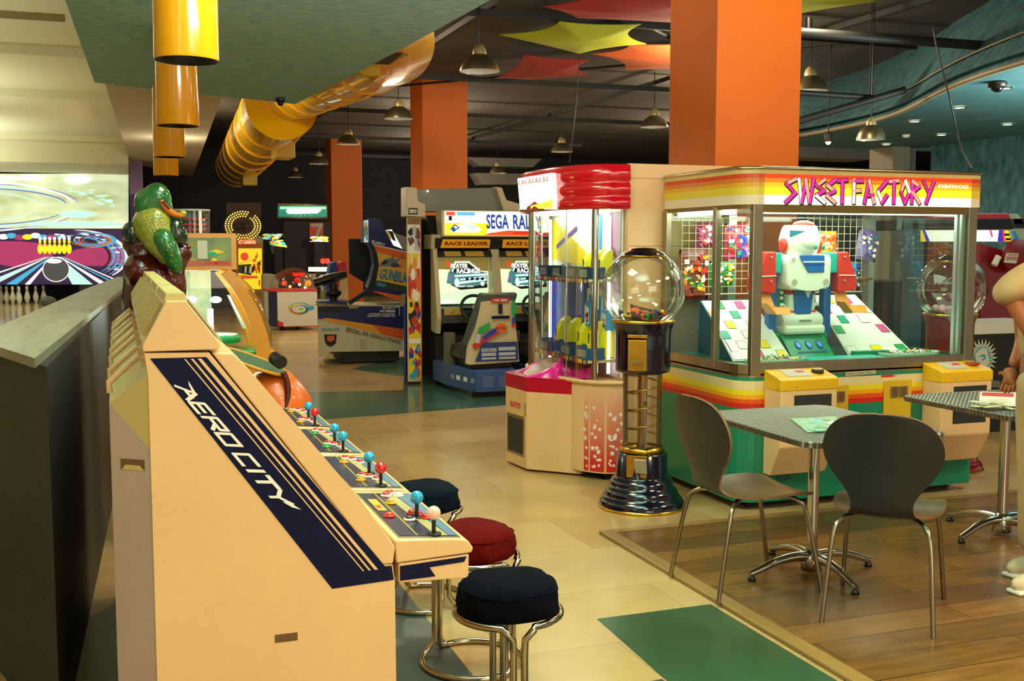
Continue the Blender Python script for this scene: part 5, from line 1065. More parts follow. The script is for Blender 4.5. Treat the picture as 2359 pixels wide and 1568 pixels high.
MB().prism([px(2258, 903, z=.742), px(2255, 925, z=.742), px(2345, 938, z=.742), px(2350, 905, z=.742)], (0, 0, .003), M('paper_white', 'e4e0d0', .5)).solo('paper_sheet', 'white paper sheet with a red edge on the farther table', 'paper')
MB().prism([px(2262, 904, z=.7455), px(2262, 911, z=.7455), px(2335, 914, z=.7455), px(2335, 906, z=.7455)], (0, 0, .002), M('pinkish_red_paper', 'c84040', .5)).solo('red_leaflet', 'narrow red leaflet on the white paper of the farther table', 'leaflet')
mb = MB(); R_ = random.Random(6)
for i in range(14):
    c0 = px(R_.uniform(2255, 2335), R_.uniform(925, 942), z=.748)+V((0, 0, .004*i/4)); d = V((R_.uniform(-1, 1), R_.uniform(-1, 1), 0)).normalized()*.05; s_ = V((-d.y, d.x, 0))*.35; mb.prism([c0-d-s_, c0+d-s_, c0+d+s_, c0-d+s_], (0, 0, .002), M('crumple_'+str(i % 3), ['d8d4a8', 'a8b080', 'f0ecd8'][i % 3], .6))
mb.solo('crumpled_wrapper', 'heap of crumpled pale green wrappers on the farther table', 'wrapper')
# ================================================================ CHAIRS
ply = M('dark_ply_shell', '211f1c', .42, var=.2, vs=7, bump=.04); plyedge = M('worn_ply_edge', '7a5230', .5, var=.3, vs=20); seatm = M('worn_seat_lacquer', '5c4a32', .25, var=.35, vs=4); chl = M('dull_chrome_leg', '9a9078', .25, 1)
def chair(x, y, rz, label):
    t = thing('cafe_chair', label, 'chair', (x, y, .012), 'dark moulded café chairs with metal legs', rz, False)
    # local +x is the front of the seat
    prof = [(.235, .425, .14), (.225, .437, .19), (.17, .447, .215), (.08, .447, .225), (0, .442, .222), (-.08, .44, .20), (-.14, .443, .165), (-.18, .455, .135), (-.205, .48, .122), (-.218, .52, .125), (-.225, .57, .155), (-.232, .62, .195), (-.242, .68, .226), (-.254, .74, .232), (-.268, .80, .21), (-.28, .845, .165), (-.288, .87, .105), (-.292, .882, .03)]
    P = bez([(a, 0, b) for a, b, _ in prof], 3); W = bez([(w, 0, 0) for _, _, w in prof], 3); n = 12; N = len(P); rows = []; th = .011
    for i, p in enumerate(P):
        tg = (P[min(i+1, N-1)]-P[max(i-1, 0)]).normalized(); nr = V((-tg.z, 0, tg.x)); nr = -nr if nr.z < 0 or (abs(nr.z) < .3 and nr.x < 0) else nr; w = max(.01, W[i].x)
        k_ = .12 if p.z > .5 else .06
        rows.append([[p+V((0, w*(2*j/n-1), 0))+nr*(k_*w*(2*j/n-1)**2)+nr*s for j in range(n+1)] for s in (0, -th)])
    # keep normals consistent along the bend
    vs = [v for r_ in rows for v in r_[0]]+[v for r_ in rows for v in r_[1]]; m = n+1; o = N*m; fs = []; iS = next(i for i in range(N) if P[i].z > .47)
    top_ = [(i*m+j, i*m+j+1, (i+1)*m+j+1, (i+1)*m+j) for i in range(N-1) for j in range(n)]
    mb = MB(); mb.add(vs, [f_ for f_ in top_ if f_[0]//m < iS-2], seatm, True); mb.add(vs, [f_ for f_ in top_ if f_[0]//m >= iS-2]+[(o+a, o+d, o+c, o+b) for a, b, c, d in top_], ply, True)
    ed = [(j, o+j, o+j+1, j+1) for j in range(n)]+[((N-1)*m+j, (N-1)*m+j+1, o+(N-1)*m+j+1, o+(N-1)*m+j) for j in range(n)]
    for i in range(N-1): ed += [(i*m, (i+1)*m, o+(i+1)*m, o+i*m), (i*m+n, o+i*m+n, o+(i+1)*m+n, (i+1)*m+n)]
    mb.add(vs, ed, plyedge); mb.obj('seat_shell', t)
    for sx in (1, -1):
        for sy in (1, -1):
            MB().tube(bez([(sx*.02, sy*.06, .425), (sx*.11, sy*.12, .425), (sx*.165, sy*.165, .41), (sx*.20, sy*.19, .34), (sx*.265, sy*.215, .0)], 6), .0105, chl, 10).obj('leg', t)
    MB().lathe([(0, .415), (.09, .415), (.09, .432), (0, .432)], steel, 20).obj('mounting_plate', t)
    return t
chair(2.645, 4.16, 0, 'dark moulded café chair at the left of the nearer table, seen from its side')
chair(3.01, 3.645, math.radians(44), 'dark moulded café chair in front of the nearer table, its round back to the camera')
# ================================================================ PERSON at the right edge
shirt = M('beige_shirt', 'b08c5c', .9, var=.08, bump=.3, bs=12); trous = M('pale_trousers', 'bc9868', .9, var=.05, bump=.3, bs=10); skin = M('skin', 'a0592c', .5); hair = M('dark_hair', '1c120c', .6)
def skinned(name, chains, mat, parent, sub=2):
    # chains: list of [(point, radius), ...]; first chain first point is the root; later chains start with an index into earlier points
    me = bpy.data.meshes.new(name); vs = []; es = []; rs = []
    for ch in chains:
        prev = None
        for it in ch:
            if isinstance(it, int): prev = it; continue
            p, r_ = it; vs.append(V(p)-SHIFT.get(parent.name, Vector())); rs.append(r_)
            if prev is not None: es.append((prev, len(vs)-1))
            prev = len(vs)-1
    me.from_pydata(vs, es, []); o = bpy.data.objects.new(name, me); C.objects.link(o); o.parent = parent; SHIFT[o.name] = SHIFT.get(parent.name, Vector())
    m = o.modifiers.new('skin', 'SKIN'); m.use_smooth_shade = True
    for i, d in enumerate(me.skin_vertices[0].data):
        r_ = rs[i]; d.radius = (r_, r_) if not isinstance(r_, tuple) else r_; d.use_root = (i == 0)
    s_ = o.modifiers.new('sub', 'SUBSURF'); s_.levels = sub; s_.render_levels = sub; me.materials.append(mat)
    dg = bpy.context.evaluated_depsgraph_get(); bpy.context.view_layer.update(); dg = bpy.context.evaluated_depsgraph_get()
    m2 = bpy.data.meshes.new_from_object(o.evaluated_get(dg)); o.modifiers.clear(); o.data = m2; m2.materials.clear(); m2.materials.append(mat)
    for p_ in m2.polygons: p_.use_smooth = True
    return o
PX_, PY_ = 3.97, 3.72
t = thing('person', 'person in beige shirt and pale trousers with one elbow out, at the right edge', 'person', (PX_, PY_, .0))
x, y = PX_, PY_
S1, E1, W1 = V((x-.06, y-.14, 1.46)), px(2322, 672, y=y-.10), px(2420, 835, y=y-.22)
body = skinned('body', [[((x, y, .98), .13), ((x-.0, y, 1.12), .12), ((x-.01, y, 1.28), .13), ((x-.01, y, 1.40), .10), ((x-.02, y, 1.47), .055), ((x-.03, y, 1.54), .052), ((x-.05, y, 1.62), .08), ((x-.045, y, 1.70), .088), ((x-.03, y, 1.76), .06)],
    [3, (tuple(S1), .055), (tuple(S1.lerp(E1, .5)), .045), (tuple(E1), .042), (tuple(E1.lerp(W1, .5)), .040), (tuple(W1), .028)],
    [3, ((x+.0, y+.17, 1.40), .055), ((x+.06, y+.25, 1.20), .045), ((x+.06, y+.24, 1.10), .038), ((x-.02, y+.20, 1.02), .03), ((x-.06, y+.18, .99), .027)],
    [0, ((x-.02, y-.09, .88), .095), ((x-.08, y-.10, .50), .06), ((x-.10, y-.10, .12), .045)], [0, ((x+.02, y+.09, .88), .095), ((x+.03, y+.10, .50), .06), ((x+.05, y+.10, .12), .045)]], skin, t)
sh_ = skinned('shirt', [[((x, y, 1.0), (.165, .15)), ((x, y, 1.12), .16), ((x-.01, y, 1.28), .165), ((x-.01, y, 1.41), .12), ((x-.02, y, 1.47), .075)],
    [3, (tuple(S1), .10), (tuple(S1.lerp(E1, .5)), .115), (tuple(E1), .105), (tuple(E1.lerp(W1, .18)), .07)], [3, ((x+.0, y+.17, 1.41), .085), ((x+.05, y+.24, 1.24), .078)]], shirt, t)
skinned('trousers', [[((x, y, 1.02), .15), ((x, y, .93), .15)], [1, ((x-.03, y-.09, .82), .115), ((x-.09, y-.10, .5), .095), ((x-.12, y-.10, .10), .085)], [1, ((x+.02, y+.09, .82), .115), ((x+.03, y+.10, .5), .09), ((x+.04, y+.10, .10), .08)]], trous, t)
for dx, dy in ((-.13, -.10), (.04, .10)):
    mb = MB(); pr = [(-.11, .035, .04), (-.13, .03, .0), ]
    mb.ball((x+dx-.055, y+dy, .055), .05, M('shoe_cream', 'd8c49a', .5), 20, (2.2, .85, .9)); mb.box((x+dx-.16, y+dy-.042, .012), (x+dx+.06, y+dy+.042, .032), white, .01); mb.obj('shoe', t)
hz = 1.70
MB().ball((x-.02, y, hz+.01), .108, hair, 20, (1.05, .9, 1.08)).obj('hair', t)
mb = MB()
for sy in (-.033, .033): mb.ball((x-.145, y+sy, 1.665), .011, M('eye_white', 'e8e4dc', .2), 10).ball((x-.154, y+sy, 1.665), .005, blackp, 8)
mb.ball((x-.155, y, 1.635), .014, skin, 10, (1.1, .8, 1.3)); mb.ball((x-.142, y, 1.598), .02, M('lip', '8a3c2c', .5), 10, (.4, 1.1, .3)); mb.obj('face', t)
# five-fingered hands closing on the tray rim
def hand(wx, wy, wz, d, side, parent):
    d = V(d).normalized(); up = V((0, 0, 1)); sd = d.cross(up).normalized()*side
    ch = [[((wx, wy, wz), .026), (V((wx, wy, wz))+d*.045, .032), (V((wx, wy, wz))+d*.08, .030)]]
    for i in range(4):
        b_ = V((wx, wy, wz))+d*.085+sd*(.027-.018*i); L_ = (.038, .044, .041, .032)[i]; ch.append([2, (b_, .0095), (b_+d*L_+up*.004, .009), (b_+d*(L_+.018)+up*.022, .008), (b_+d*(L_+.010)+up*.040, .007)])
    b_ = V((wx, wy, wz))+d*.035+sd*.034; ch.append([1, (b_, .011), (b_+sd*.02+d*.02+up*.016, .0095), (b_+sd*.014+d*.04+up*.032, .008)])
    return skinned('hand', ch, skin, parent, 1)
hand(*W1, (W1-E1).normalized(), 1, t); hand(x-.06, y+.18, .99, (-.3, -.1, -.9), 1, t)
MB().lathe([(0, 0), (.025, 0), (.04, .05), (.036, .05), (.022, .006), (0, .006)], M('cup_green', 'c8d0a0', .3), 20, (W1.x+.09, W1.y, W1.z-.09)).solo('paper_cup', 'small pale green cup held in the person\'s hand', 'cup')
# ================================================================ RALLY DRIVING CABINETS
YR = 11.6
def Q(u0, v0, u1, v1, y): a = px(u0, v1, y=y); b = px(u1, v0, y=y); return [V((a.x, y, a.z)), V((b.x, y, a.z)), V((b.x, y, b.z)), V((a.x, y, b.z))]
creamr = M('rally_cream', 'c8bc94', .4, var=.05); charc = M('charcoal_plastic', '26261f', .45)
rblue_ = M('rally_base_blue', '3a5a94', .5, var=.1); scrn_sky = lit('screen_sand', 'e0e8c0', .9)
t = thing('driving_cabinet', 'twin rally driving cabinet with white and yellow lit sign and two screens', 'arcade machine', (3.95, 11.6, 0))
XL = 3.29; XR = 4.75
MB().prism([(XL+.02, 11.6, 0), (XL+.02, 12.2, 0), (XL+.02, 12.2, 1.9), (XL+.02, 11.95, 1.9), (XL+.02, 11.7, 1.5), (XL+.02, 11.7, .6), (XL+.02, 11.6, .55)], (XR-XL-.02, 0, 0), charc, .004).obj('body', t)
def rscreen(x0, x1):
    for a in (x0, x1-.05): MB().prism([(a, 11.72, .6), (a, 11.50, .58), (a, 11.46, .75), (a, 11.52, 1.05), (a, 11.62, 1.52), (a, 11.72, 1.52)], (.05, 0, 0), creamr, .004).obj('side_bezel', t)
    q = [V((x0+.05, 11.55, 1.43)), V((x1-.05, 11.55, 1.43)), V((x1-.05, 11.62, 1.50)), V((x0+.05, 11.62, 1.50))]
    m_ = MB().prism([q[0], q[1], q[2], q[3]], (0, .02, 0), charc); m_.patch(q, [(.12, .1), (.42, .1), (.42, .9), (.12, .9)], M('tan_label', 'c0a040', .4), .001).patch(q, [(.5, .1), (.85, .1), (.85, .9), (.5, .9)], M('tan_label'), .001); m_.obj('label_strip', t)
    q = [V((x0+.06, 11.66, .90)), V((x1-.06, 11.66, .90)), V((x1-.06, 11.68, 1.425)), V((x0+.06, 11.68, 1.425))]
    m = MB().prism(q, (0, .02, 0), scrn_sky); m.patch(q, [(0, 0), (1, 0), (1, .32), (0, .26)], lit('screen_ground', 'c8f0c0', .9), .001).patch(q, [(0, .75), (1, .7), (1, 1), (0, 1)], lit('screen_brown', '8a7838', .6), .001)
    car = lit('screen_car', '40787a', .8); cl = lit('screen_car_light', 'c8f4f0', 1.0); dk = lit('screen_shadow', '101a14', .1)
    m.patch(q, [(.25, .42), (.45, .30), (.98, .34), (.98, .42), (.8, .5)], dk, .002).patch(q, [(.18, .45), (.22, .68), (.32, .80), (.62, .86), (.82, .70), (.98, .66), (.98, .44), (.75, .38), (.38, .36), (.3, .42)], car, .003)
    m.patch(q, [(.28, .68), (.34, .82), (.62, .86), (.78, .72), (.45, .66)], dk, .004).stroke([(.30, .70), (.36, .90), (.62, .90), (.80, .74)], .035, cl, q, .005).stroke([(.35, .60), (.97, .63)], .04, cl, q, .005).stroke([(.42, .45), (.95, .52)], .05, cl, q, .005).stroke([(.45, .52), (.95, .58)], .03, cl, q, .005)
    m.ell(q, .38, .46, .045, .10, cl, .006).ell(q, .88, .43, .04, .05, cl, .006).ell(q, .24, .56, .04, .06, lit('screen_violet', '6878b0', .6), .006)
    for k in range(4): m.patch(q, [(.55+.1*k, .5), (.61+.1*k, .51), (.61+.1*k, .57), (.55+.1*k, .56)], dk, .007)
    w_ = lit('screen_white', 'ffffff', 1.6); rr = lit('screen_red', 'e83018', 1.2)
    m.text('4', m.sub(q, .16, .80, .25, .92), rr, .008, .03); m.text('PLAYER', m.sub(q, .27, .77, .60, .86), w_, .008, .03); m.text('RACING!!', m.sub(q, .38, .66, .83, .76), w_, .008, .03); m.text('CREDIT  0/0', m.sub(q, .03, .03, .36, .07), w_, .008); m.text('INSERT COIN', m.sub(q, .38, .36, .70, .39), w_, .008)
    m.obj('screen', t)
    MB().prism([(x0+.05, 11.70, .88), (x0+.05, 11.48, .86), (x0+.05, 11.42, .70), (x0+.05, 11.6, .60), (x0+.05, 11.7, .6)], (x1-x0-.1, 0, 0), charc, .004).obj('dashboard', t)
    m = MB(); q = [V((x0+.08, 11.468, .79)), V((x0+.30, 11.468, .79)), V((x0+.30, 11.476, .865)), V((x0+.08, 11.476, .865))]; q = [p+V((0, -.02, 0)) for p in q]
    m.prism(q, (0, .01, 0), M('tan_label')).stroke([(.3, .3), (.5, .3), (.5, .7)], .1, brownp, q, .001); m.box((x0+.1, 11.44, .70), (x0+.17, 11.455, .73), yellow).box((x0+.2, 11.44, .70), (x0+.25, 11.455, .73), white); m.obj('dash_label', t)
    cx_ = (x0+x1)/2+.05; c0 = V((cx_, 11.36, .86)); nn = V((0, -.85, .5)).normalized(); s_ = V((1, 0, 0)); u_ = nn.cross(s_)
    MB().tube([c0+s_*(.165*math.cos(a))+u_*(.165*math.sin(a)) for a in [2*PI*i/36 for i in range(36)]], .018, black, 10, True).tube([c0-s_*.16, c0+s_*.16], .018, black, 8).tube([c0, c0-u_*.16], .016, black, 8).tube([c0, c0-nn*.12], .03, black, 10).disc(c0+nn*.02, .045, M('hub_emblem', 'c8b890', .4), tuple(nn), 20).obj('steering_wheel', t)
rscreen(3.29, 4.02); rscreen(4.02, 4.75)
m = MB().prism([(XL+.02, 11.60, 1.525), (XL+.02, 11.56, 1.64), (XL+.02, 11.75, 1.64), (XL+.02, 11.75, 1.525)], (XR-XL-.02, 0, 0), charc)
q = [V((XL+.06, 11.598, 1.53)), V((4.03, 11.598, 1.53)), V((4.03, 11.565, 1.63)), V((XL+.06, 11.565, 1.63))]; lo_ = M('race_orange_lit', 'e09a20', .5, emis=.25)
m.patch(q, [(.03, .02), (.88, .02), (.88, .98), (0.06, .98)], lo_, .002).text('RACE LEADER', m.sub(q, .1, .3, .85, .72), M('dark_red_print', '8a2410', .5), .003, .04); q2 = [p+V((.73, 0, 0)) for p in q]
m.patch(q2, [(.03, .02), (.88, .02), (.88, .98), (0.03, .98)], lo_, .002).text('RACE LEADER', m.sub(q2, .1, .3, .85, .72), M('dark_red_print'), .003, .04); m.obj('leader_strip', t)
MB().prism([(XL-.02, 11.62, 1.52), (XL-.02, 11.60, 1.68), (XL+.1, 11.58, 1.68), (XL+.05, 11.60, 1.52)], (0, .3, 0), creamr).obj('side_cheek', t)
# backlit marquee
m = MB().prism([(3.37, 11.52, 1.66), (3.37, 11.56, 1.95), (3.37, 11.8, 1.95), (3.37, 11.7, 1.62)], (1.4, 0, 0), creamr, .005)
q = [V((3.40, 11.515, 1.678)), V((4.66, 11.515, 1.664)), V((4.66, 11.55, 1.94)), V((3.41, 11.55, 1.938))]; wl = lit('marquee_white', 'fffff4', 1.3); yl = lit('marquee_yellow', 'f8d418', 1.0); rl = lit('marquee_red', 'e84a18', .9); bl_ = lit('marquee_blue', '1848a8', .5); cl = lit('marquee_sky', '60b0e0', .9)
m.patch(q, [(0, 0), (1, 0), (1, 1), (0, 1)], wl, .001).patch(q, [(0, 0), (.38, 0), (.42, .5), (0, .5)], yl, .002).patch(q, [(.36, 0), (1, 0), (1, .14), (.6, .22), (.42, .1)], rl, .003).patch(q, [(.62, .08), (.9, .06), (.86, .2), (.68, .2)], lit('marquee_crimson', 'd02010', .8), .0035)
m.patch(q, [(.01, .55), (.095, .55), (.095, .98), (.01, .98)], wl, .003).patch(q, [(.01, .82), (.095, .82), (.095, .98), (.01, .98)], rl, .004).text('1', m.sub(q, .035, .6, .065, .8), blackp, .004, .04).patch(q, [(.11, .82), (.28, .82), (.28, .97), (.11, .97)], cl, .003)
m.patch(q, [(.04, .2), (.1, .4), (.2, .5), (.28, .45), (.34, .25), (.3, .1), (.06, .1)], wl, .004).stroke([(.05, .2), (.09, .42), (.13, .3), (.08, .16)], .05, bl_, q, .005).ell(q, .08, .22, .018, .1, bl_, .005).stroke([(.2, .42), (.3, .3)], .03, cl, q, .005)
m.text('SEGA', m.sub(q, .385, .27, .60, .88), bl_, .006, .03); m.text('RALLY', m.sub(q, .64, .27, .92, .88), bl_, .006, .03)
m.obj('marquee', t)
for x0 in (3.345, 4.09):   # two seats
    b_ = MB().prism([(x0-.07, 11.6, .06), (x0-.07, 11.0, .06), (x0+.05, 10.38, .06), (x0+.48, 10.38, .06), (x0+.60, 11.0, .06), (x0+.60, 11.6, .06)], (0, 0, .22), rblue_, .006)
    q = [V((x0+.05, 10.378, .06)), V((x0+.48, 10.378, .06)), V((x0+.48, 10.378, .28)), V((x0+.05, 10.378, .28))]
    for k in (0, 1):
        for i in range(6): b_.patch(q, [(.15+.42*k, .25+.09*i), (.43+.42*k, .25+.09*i), (.43+.42*k, .275+.09*i), (.15+.42*k, .275+.09*i)], M('louver_light', '8aa0c0', .5), .001)
    q = [V((x0-.07, 11.0, .06)), V((x0+.05, 10.38, .06)), V((x0+.05, 10.38, .28)), V((x0-.07, 11.0, .28))]
    for a in (.1, .3, .55, .8): b_.patch(q, [(a, .4), (a+.13, .4), (a+.13, .62), (a, .62)], whitep if a in (.3, .55) else M('louver_light'), .0015)
    b_.obj('seat_base', t); MB().box((x0+.02, 10.45, 0), (x0+.5, 11.5, .06), black).obj('plinth', t)
    MB().box((x0+.05, 10.55, .28), (x0+.5, 11.2, .36), charc, .02).obj('seat_rail', t)
    s_ = MB().prism([(x0-.0, 10.72, .36), (x0-.03, 11.1, .38), (x0+.0, 11.15, .50), (x0+.03, 10.75, .56)], (.08, 0, 0), charc, .02).box((x0+.04, 10.6, .36), (x0+.5, 11.15, .50), M('grey_seat_pad', '4a5450', .8), .03); s_.prism([(x0+.02, 10.62, .5), (x0+.14, 10.55, 1.06), (x0+.16, 10.66, 1.07), (x0+.02, 10.86, .5)], (.42, 0, 0), M('grey_seat_pad'), .02); s_.obj('seat_pad', t)
    o = x0-3.345
    pts = [(3.325+o, .345), (3.36+o, .33), (3.91+o, .345), (3.91+o, .50), (3.86+o, .93), (3.85+o, 1.04), (3.83+o, 1.06), (3.53+o, 1.065), (3.50+o, 1.04), (3.50+o, .93), (3.44+o, .70), (3.36+o, .50)]
    m = MB().prism([(x, 10.56-.05*(z < .5), z) for x, z in pts], (0, .06, 0), creamr, .008)
    q = [V((3.325+o, 10.505, .33)), V((3.91+o, 10.505, .33)), V((3.91+o, 10.548, 1.065)), V((3.325+o, 10.548, 1.065))]
    T_ = lambda a0, b0, a1, b1, mt_, of=.004: m.patch(q, [(a0, b0), (a1, b0), (a1, b1), (a0, b1)], mt_, of)
    m.patch(q, [(.16, .05), (.97, .05), (.95, .31), (.30, .31)], M('panel_blue_print', '243a78', .5), .008)
    for a0, a1, b0, b1 in ((.28, .56, .18, .23), (.60, .92, .19, .24), (.28, .55, .12, .165), (.60, .92, .12, .165), (.28, .55, .07, .10), (.60, .92, .07, .10)): T_(a0, b0, a1, b1, M('decal_pale', 'b8c0c8', .5), .009)
    m.text('STARP C', m.sub(q, .30, .185, .54, .225), M('panel_blue_print'), .010); 
    m.patch(q, [(.20, .40), (.45, .50), (.45, .60), (.24, .52)], greenp, .006).patch(q, [(.86, .66), (.97, .72), (.93, .90), (.86, .88)], greenp, .006).patch(q, [(.86, .54), (.93, .57), (.93, .68), (.86, .64)], bluep, .006).patch(q, [(.86, .50), (.95, .54), (.93, .58), (.86, .55)], redp, .0065)
    m.patch(q, [(.10, .28), (.30, .36), (.60, .50), (.75, .52), (.62, .44), (.45, .36), (.16, .22)], redp, .006).patch(q, [(.28, .38), (.50, .50), (.70, .52), (.55, .44), (.36, .35)], bluep, .007)
    T_(.48, .87, .82, .93, redp, .006); m.text('CG', m.sub(q, .53, .885, .62, .918), whitep, .008, .02); T_(.66, .885, .78, .915, M('decal_pale'), .007); m.text('1', m.sub(q, .61, .71, .69, .85), blackp, .007, .03); T_(.48, .64, .82, .68, navy, .006)
    m.ell(q, .66, .51, .10, .065, orr, .008).text('SEGA RALLY', m.sub(q, .55, .49, .78, .53), brownp, .010, .02); m.patch(q, [(.14, .32), (.24, .30), (.28, .42), (.20, .44)], M('decal_pale'), .009)
    m.obj('seat_back', t)
    MB().box((x0-.06, 11.1, .28), (x0+.04, 11.2, .62), M('dull_plate', '6a6450', .5)).obj('pedal_box', t)
# neighbouring upright whose narrow side carries comic-book art
t = thing('upright_cabinet', 'tall upright cabinet with comic-style art on its narrow side and a cream head', 'arcade machine', (3.08, 11.9, 0))
MB().prism([(3.01, 11.70, .03), (3.165, 11.70, .03), (3.165, 11.70, 1.87), (3.01, 11.70, 1.87)], (.15, .55, 0), creamr, .004).prism([(2.985, 11.76, .03), (3.008, 11.76, .03), (3.008, 11.76, 1.0), (2.985, 11.76, 1.0)], (.12, .4, 0), M('strip_blue', '1a3a9a', .4)).obj('body', t)
q = Q(942, 502, 967, 872, 11.697); m = MB().prism(q, (0, .004, 0), yellowp)
m.patch(q, [(0, .78), (1, .78), (1, 1), (0, 1)], whitep, .001).art(m.sub(q, 0, .78, 1, .95), [blackp, M('decal_pale'), brownp], 14, 3, .0015, .5).art(m.sub(q, 0, .48, 1, .78), [orr, redp, amber, yellowp, whitep, M('tan_print')], 26, 4, .002, .45).art(m.sub(q, 0, .26, 1, .48), [bluep, blackp, yellowp, redp, purp], 22, 5, .0025, .4)
m.patch(q, [(0, .22), (1, .22), (1, .25), (0, .25)], whitep, .006).art(m.sub(q, 0, 0, 1, .22), [cyanp, whitep, bluep, redp, yellowp], 20, 6, .002, .4)
for a, b in ((.12, .45), (.6, .45)): m.patch(q, [(a, b), (a+.22, b), (a+.22, b+.03), (a, b+.03)], blackp, .007)
m.patch(q, [(0, .96), (1, .96), (1, 1), (0, 1)], M('hatch_brown', '8a6428', .5), .006); m.obj('side_art', t)
hd = px(935, 430, y=11.65)
m = MB().prism([px(936, 430, y=11.68), px(960, 432, y=11.68), px(962, 466, y=11.68), px(980, 470, y=11.68), px(980, 500, y=11.68), px(936, 498, y=11.68)], (0, .25, 0), M('head_cream', 'c8c4ac', .4), .008)
q = Q(941, 479, 962, 494, 11.677); m.prism(q, (0, .001, 0), blackp).text('namco', m.sub(q, .1, .2, .9, .8), whitep, .002, .03); m.obj('head', t)
MB().prism([px(958, 436, y=11.9), px(1150, 432, y=11.9), px(1166, 462, y=11.9), px(1184, 468, y=11.9), px(1184, 486, y=11.9), px(962, 488, y=11.9)], (0, .3, 0), M('canopy_grey', '8c8e80', .5), .01).obj('canopy', t)
MB().prism([px(1143, 430, y=11.85), px(1157, 432, y=11.85), px(1166, 462, y=11.85), px(1200, 470, y=11.85), px(1200, 486, y=11.85), px(1160, 486, y=11.85)], (0, .35, 0), M('head_cream'), .008).obj('canopy_end', t)
MB().prism([(2.975, 11.72, .9), (2.975, 11.72, 1.02), (2.97, 11.9, 1.0), (2.97, 11.9, .9)], (.02, 0, 0), M('hatch_brown')).obj('hinge', t)
MB().ball((px(985, 440, y=11.84)).lerp(px(985, 440, y=11.84), 1), .012, lit('led', 'f0fff0', 4), 8).obj('lamp_dot', t)
# ================================================================ GUN GAME CABINET, seen from its side
YG = 14.0
t = thing('gun_cabinet', 'helicopter gun cabinet with navy, orange and cream side panels and a mounted gun', 'arcade machine', (3.0, 14.4, 0))
def G(u, v, o=0): p = px(u, v, y=YG-o); return V((p.x, YG-o, p.z))
D_ = (.15, .85, 0); nv = M('gun_navy', '1c2260', .4, var=.1)
q = None
m = MB().prism([G(733, 703), G(930, 703), G(929, 808), G(763, 810), G(733, 827)], D_, M('gun_cream', 'd0c8a4', .45))
m.poly([G(733, 705, .002), G(930, 705, .002), G(930, 762, .002), G(733, 734, .002)], nv).poly([G(738, 735, .003), G(752, 732, .003), G(930, 758, .003), G(930, 782, .003)], orr).poly([G(738, 735, .004), G(755, 732, .004), G(860, 748, .004), G(880, 770, .004)], amber)
m.poly([G(733, 705, .004), G(798, 705, .004), G(798, 718, .004), G(733, 718, .004)], blackp)
q = [G(797, 764, .004), G(923, 792, .004), G(923, 784, .004), G(797, 753, .004)]; m.text('SPECIAL AIR ASSAULT FORCE', q, brownp, .002, .02)
m.text('XLAH-1', [G(880, 711, .004), G(910, 711, .004), G(910, 706, .004), G(880, 706, .004)], whitep, .002, .03); m.text('A318008', [G(874, 719, .004), G(910, 719, .004), G(910, 713.5, .004), G(874, 713.5, .004)], whitep, .002, .03)
m.text('NATIONAL COUNTER', [G(850, 725, .004), G(910, 725, .004), G(910, 721, .004), G(850, 721, .004)], whitep, .002, .02); m.text('TERRORIST COMMITTEE', [G(845, 729.5, .004), G(910, 729.5, .004), G(910, 726, .004), G(845, 726, .004)], whitep, .002, .02)
m.poly([G(911, 706, .004), G(921, 706, .004), G(921, 727, .004), G(919.5, 727, .004), G(919.5, 707.5, .004), G(911, 707.5, .004)], whitep)
m.text('GUNBLADE', [G(741, 762, .003), G(782, 761, .003), G(782, 755, .003), G(741, 756, .003)], cyanp, .002, .04)
m.poly([G(747, 770, .003), G(776, 770, .003), G(774, 790, .003), G(768, 796, .003), G(761, 799, .003), G(753, 795, .003), G(748, 786, .003)], blackp).poly([G(755, 773, .005), G(769, 773, .005), G(771, 782, .005), G(762, 788, .005), G(753, 782, .005)], orr)
for k in range(6): m.poly([G(829, 782+4*k, .003), G(845, 782+4*k, .003), G(845, 783+4*k, .003), G(829, 783+4*k, .003)], grey)
m.poly([G(818, 755, .0035), G(818.6, 755, .0035), G(818.6, 809, .0035), G(818, 809, .0035)], grey)
m.poly([G(803, 702, .006), G(825, 702, .006), G(825, 710, .006), G(803, 710, .006)], M('tan_print')); m.obj('base', t)
MB().box((2.75, YG+.05, .02), (3.5, YG+.8, .17), M('gun_skirt', '24221c', .6)).obj('skirt', t)
for x in (2.72, 3.35): MB().tube([(x, YG+.1, .04), (x, YG+.16, .04)], .04, black, 14).obj('caster', t)
m = MB().prism([G(836, 558), G(837, 506), G(852, 501), G(876, 503), G(890, 540), G(930, 575), G(938, 580), G(938, 694), G(852, 672), G(846, 664), G(855, 640), G(862, 610), G(858, 580), G(848, 560)], D_, nv)
q = [G(862, 660, .003), G(945, 674, .003), G(945, 578, .003), G(857, 561, .003)]
m.poly([G(862, 656, .003), G(870, 620, .003), G(866, 590, .003), G(857, 563, .003), G(940, 582, .003), G(940, 676, .003)], M('sunset_print', 'e09030', .5, col2='e8c040', vs=3)).poly([G(857, 563, .004), G(940, 582, .004), G(940, 600, .004), G(862, 578, .004)], orr).poly([G(862, 652, .004), G(870, 645, .004), G(940, 660, .004), G(940, 676, .004), G(862, 660, .004)], M('dark_green_print', '2a3a28', .5)).poly([G(858, 562, .0045), G(940, 580, .0045), G(940, 582, .0045), G(858, 564, .0045)], whitep)
hg = M('helicopter_grey', '6a7480', .5)
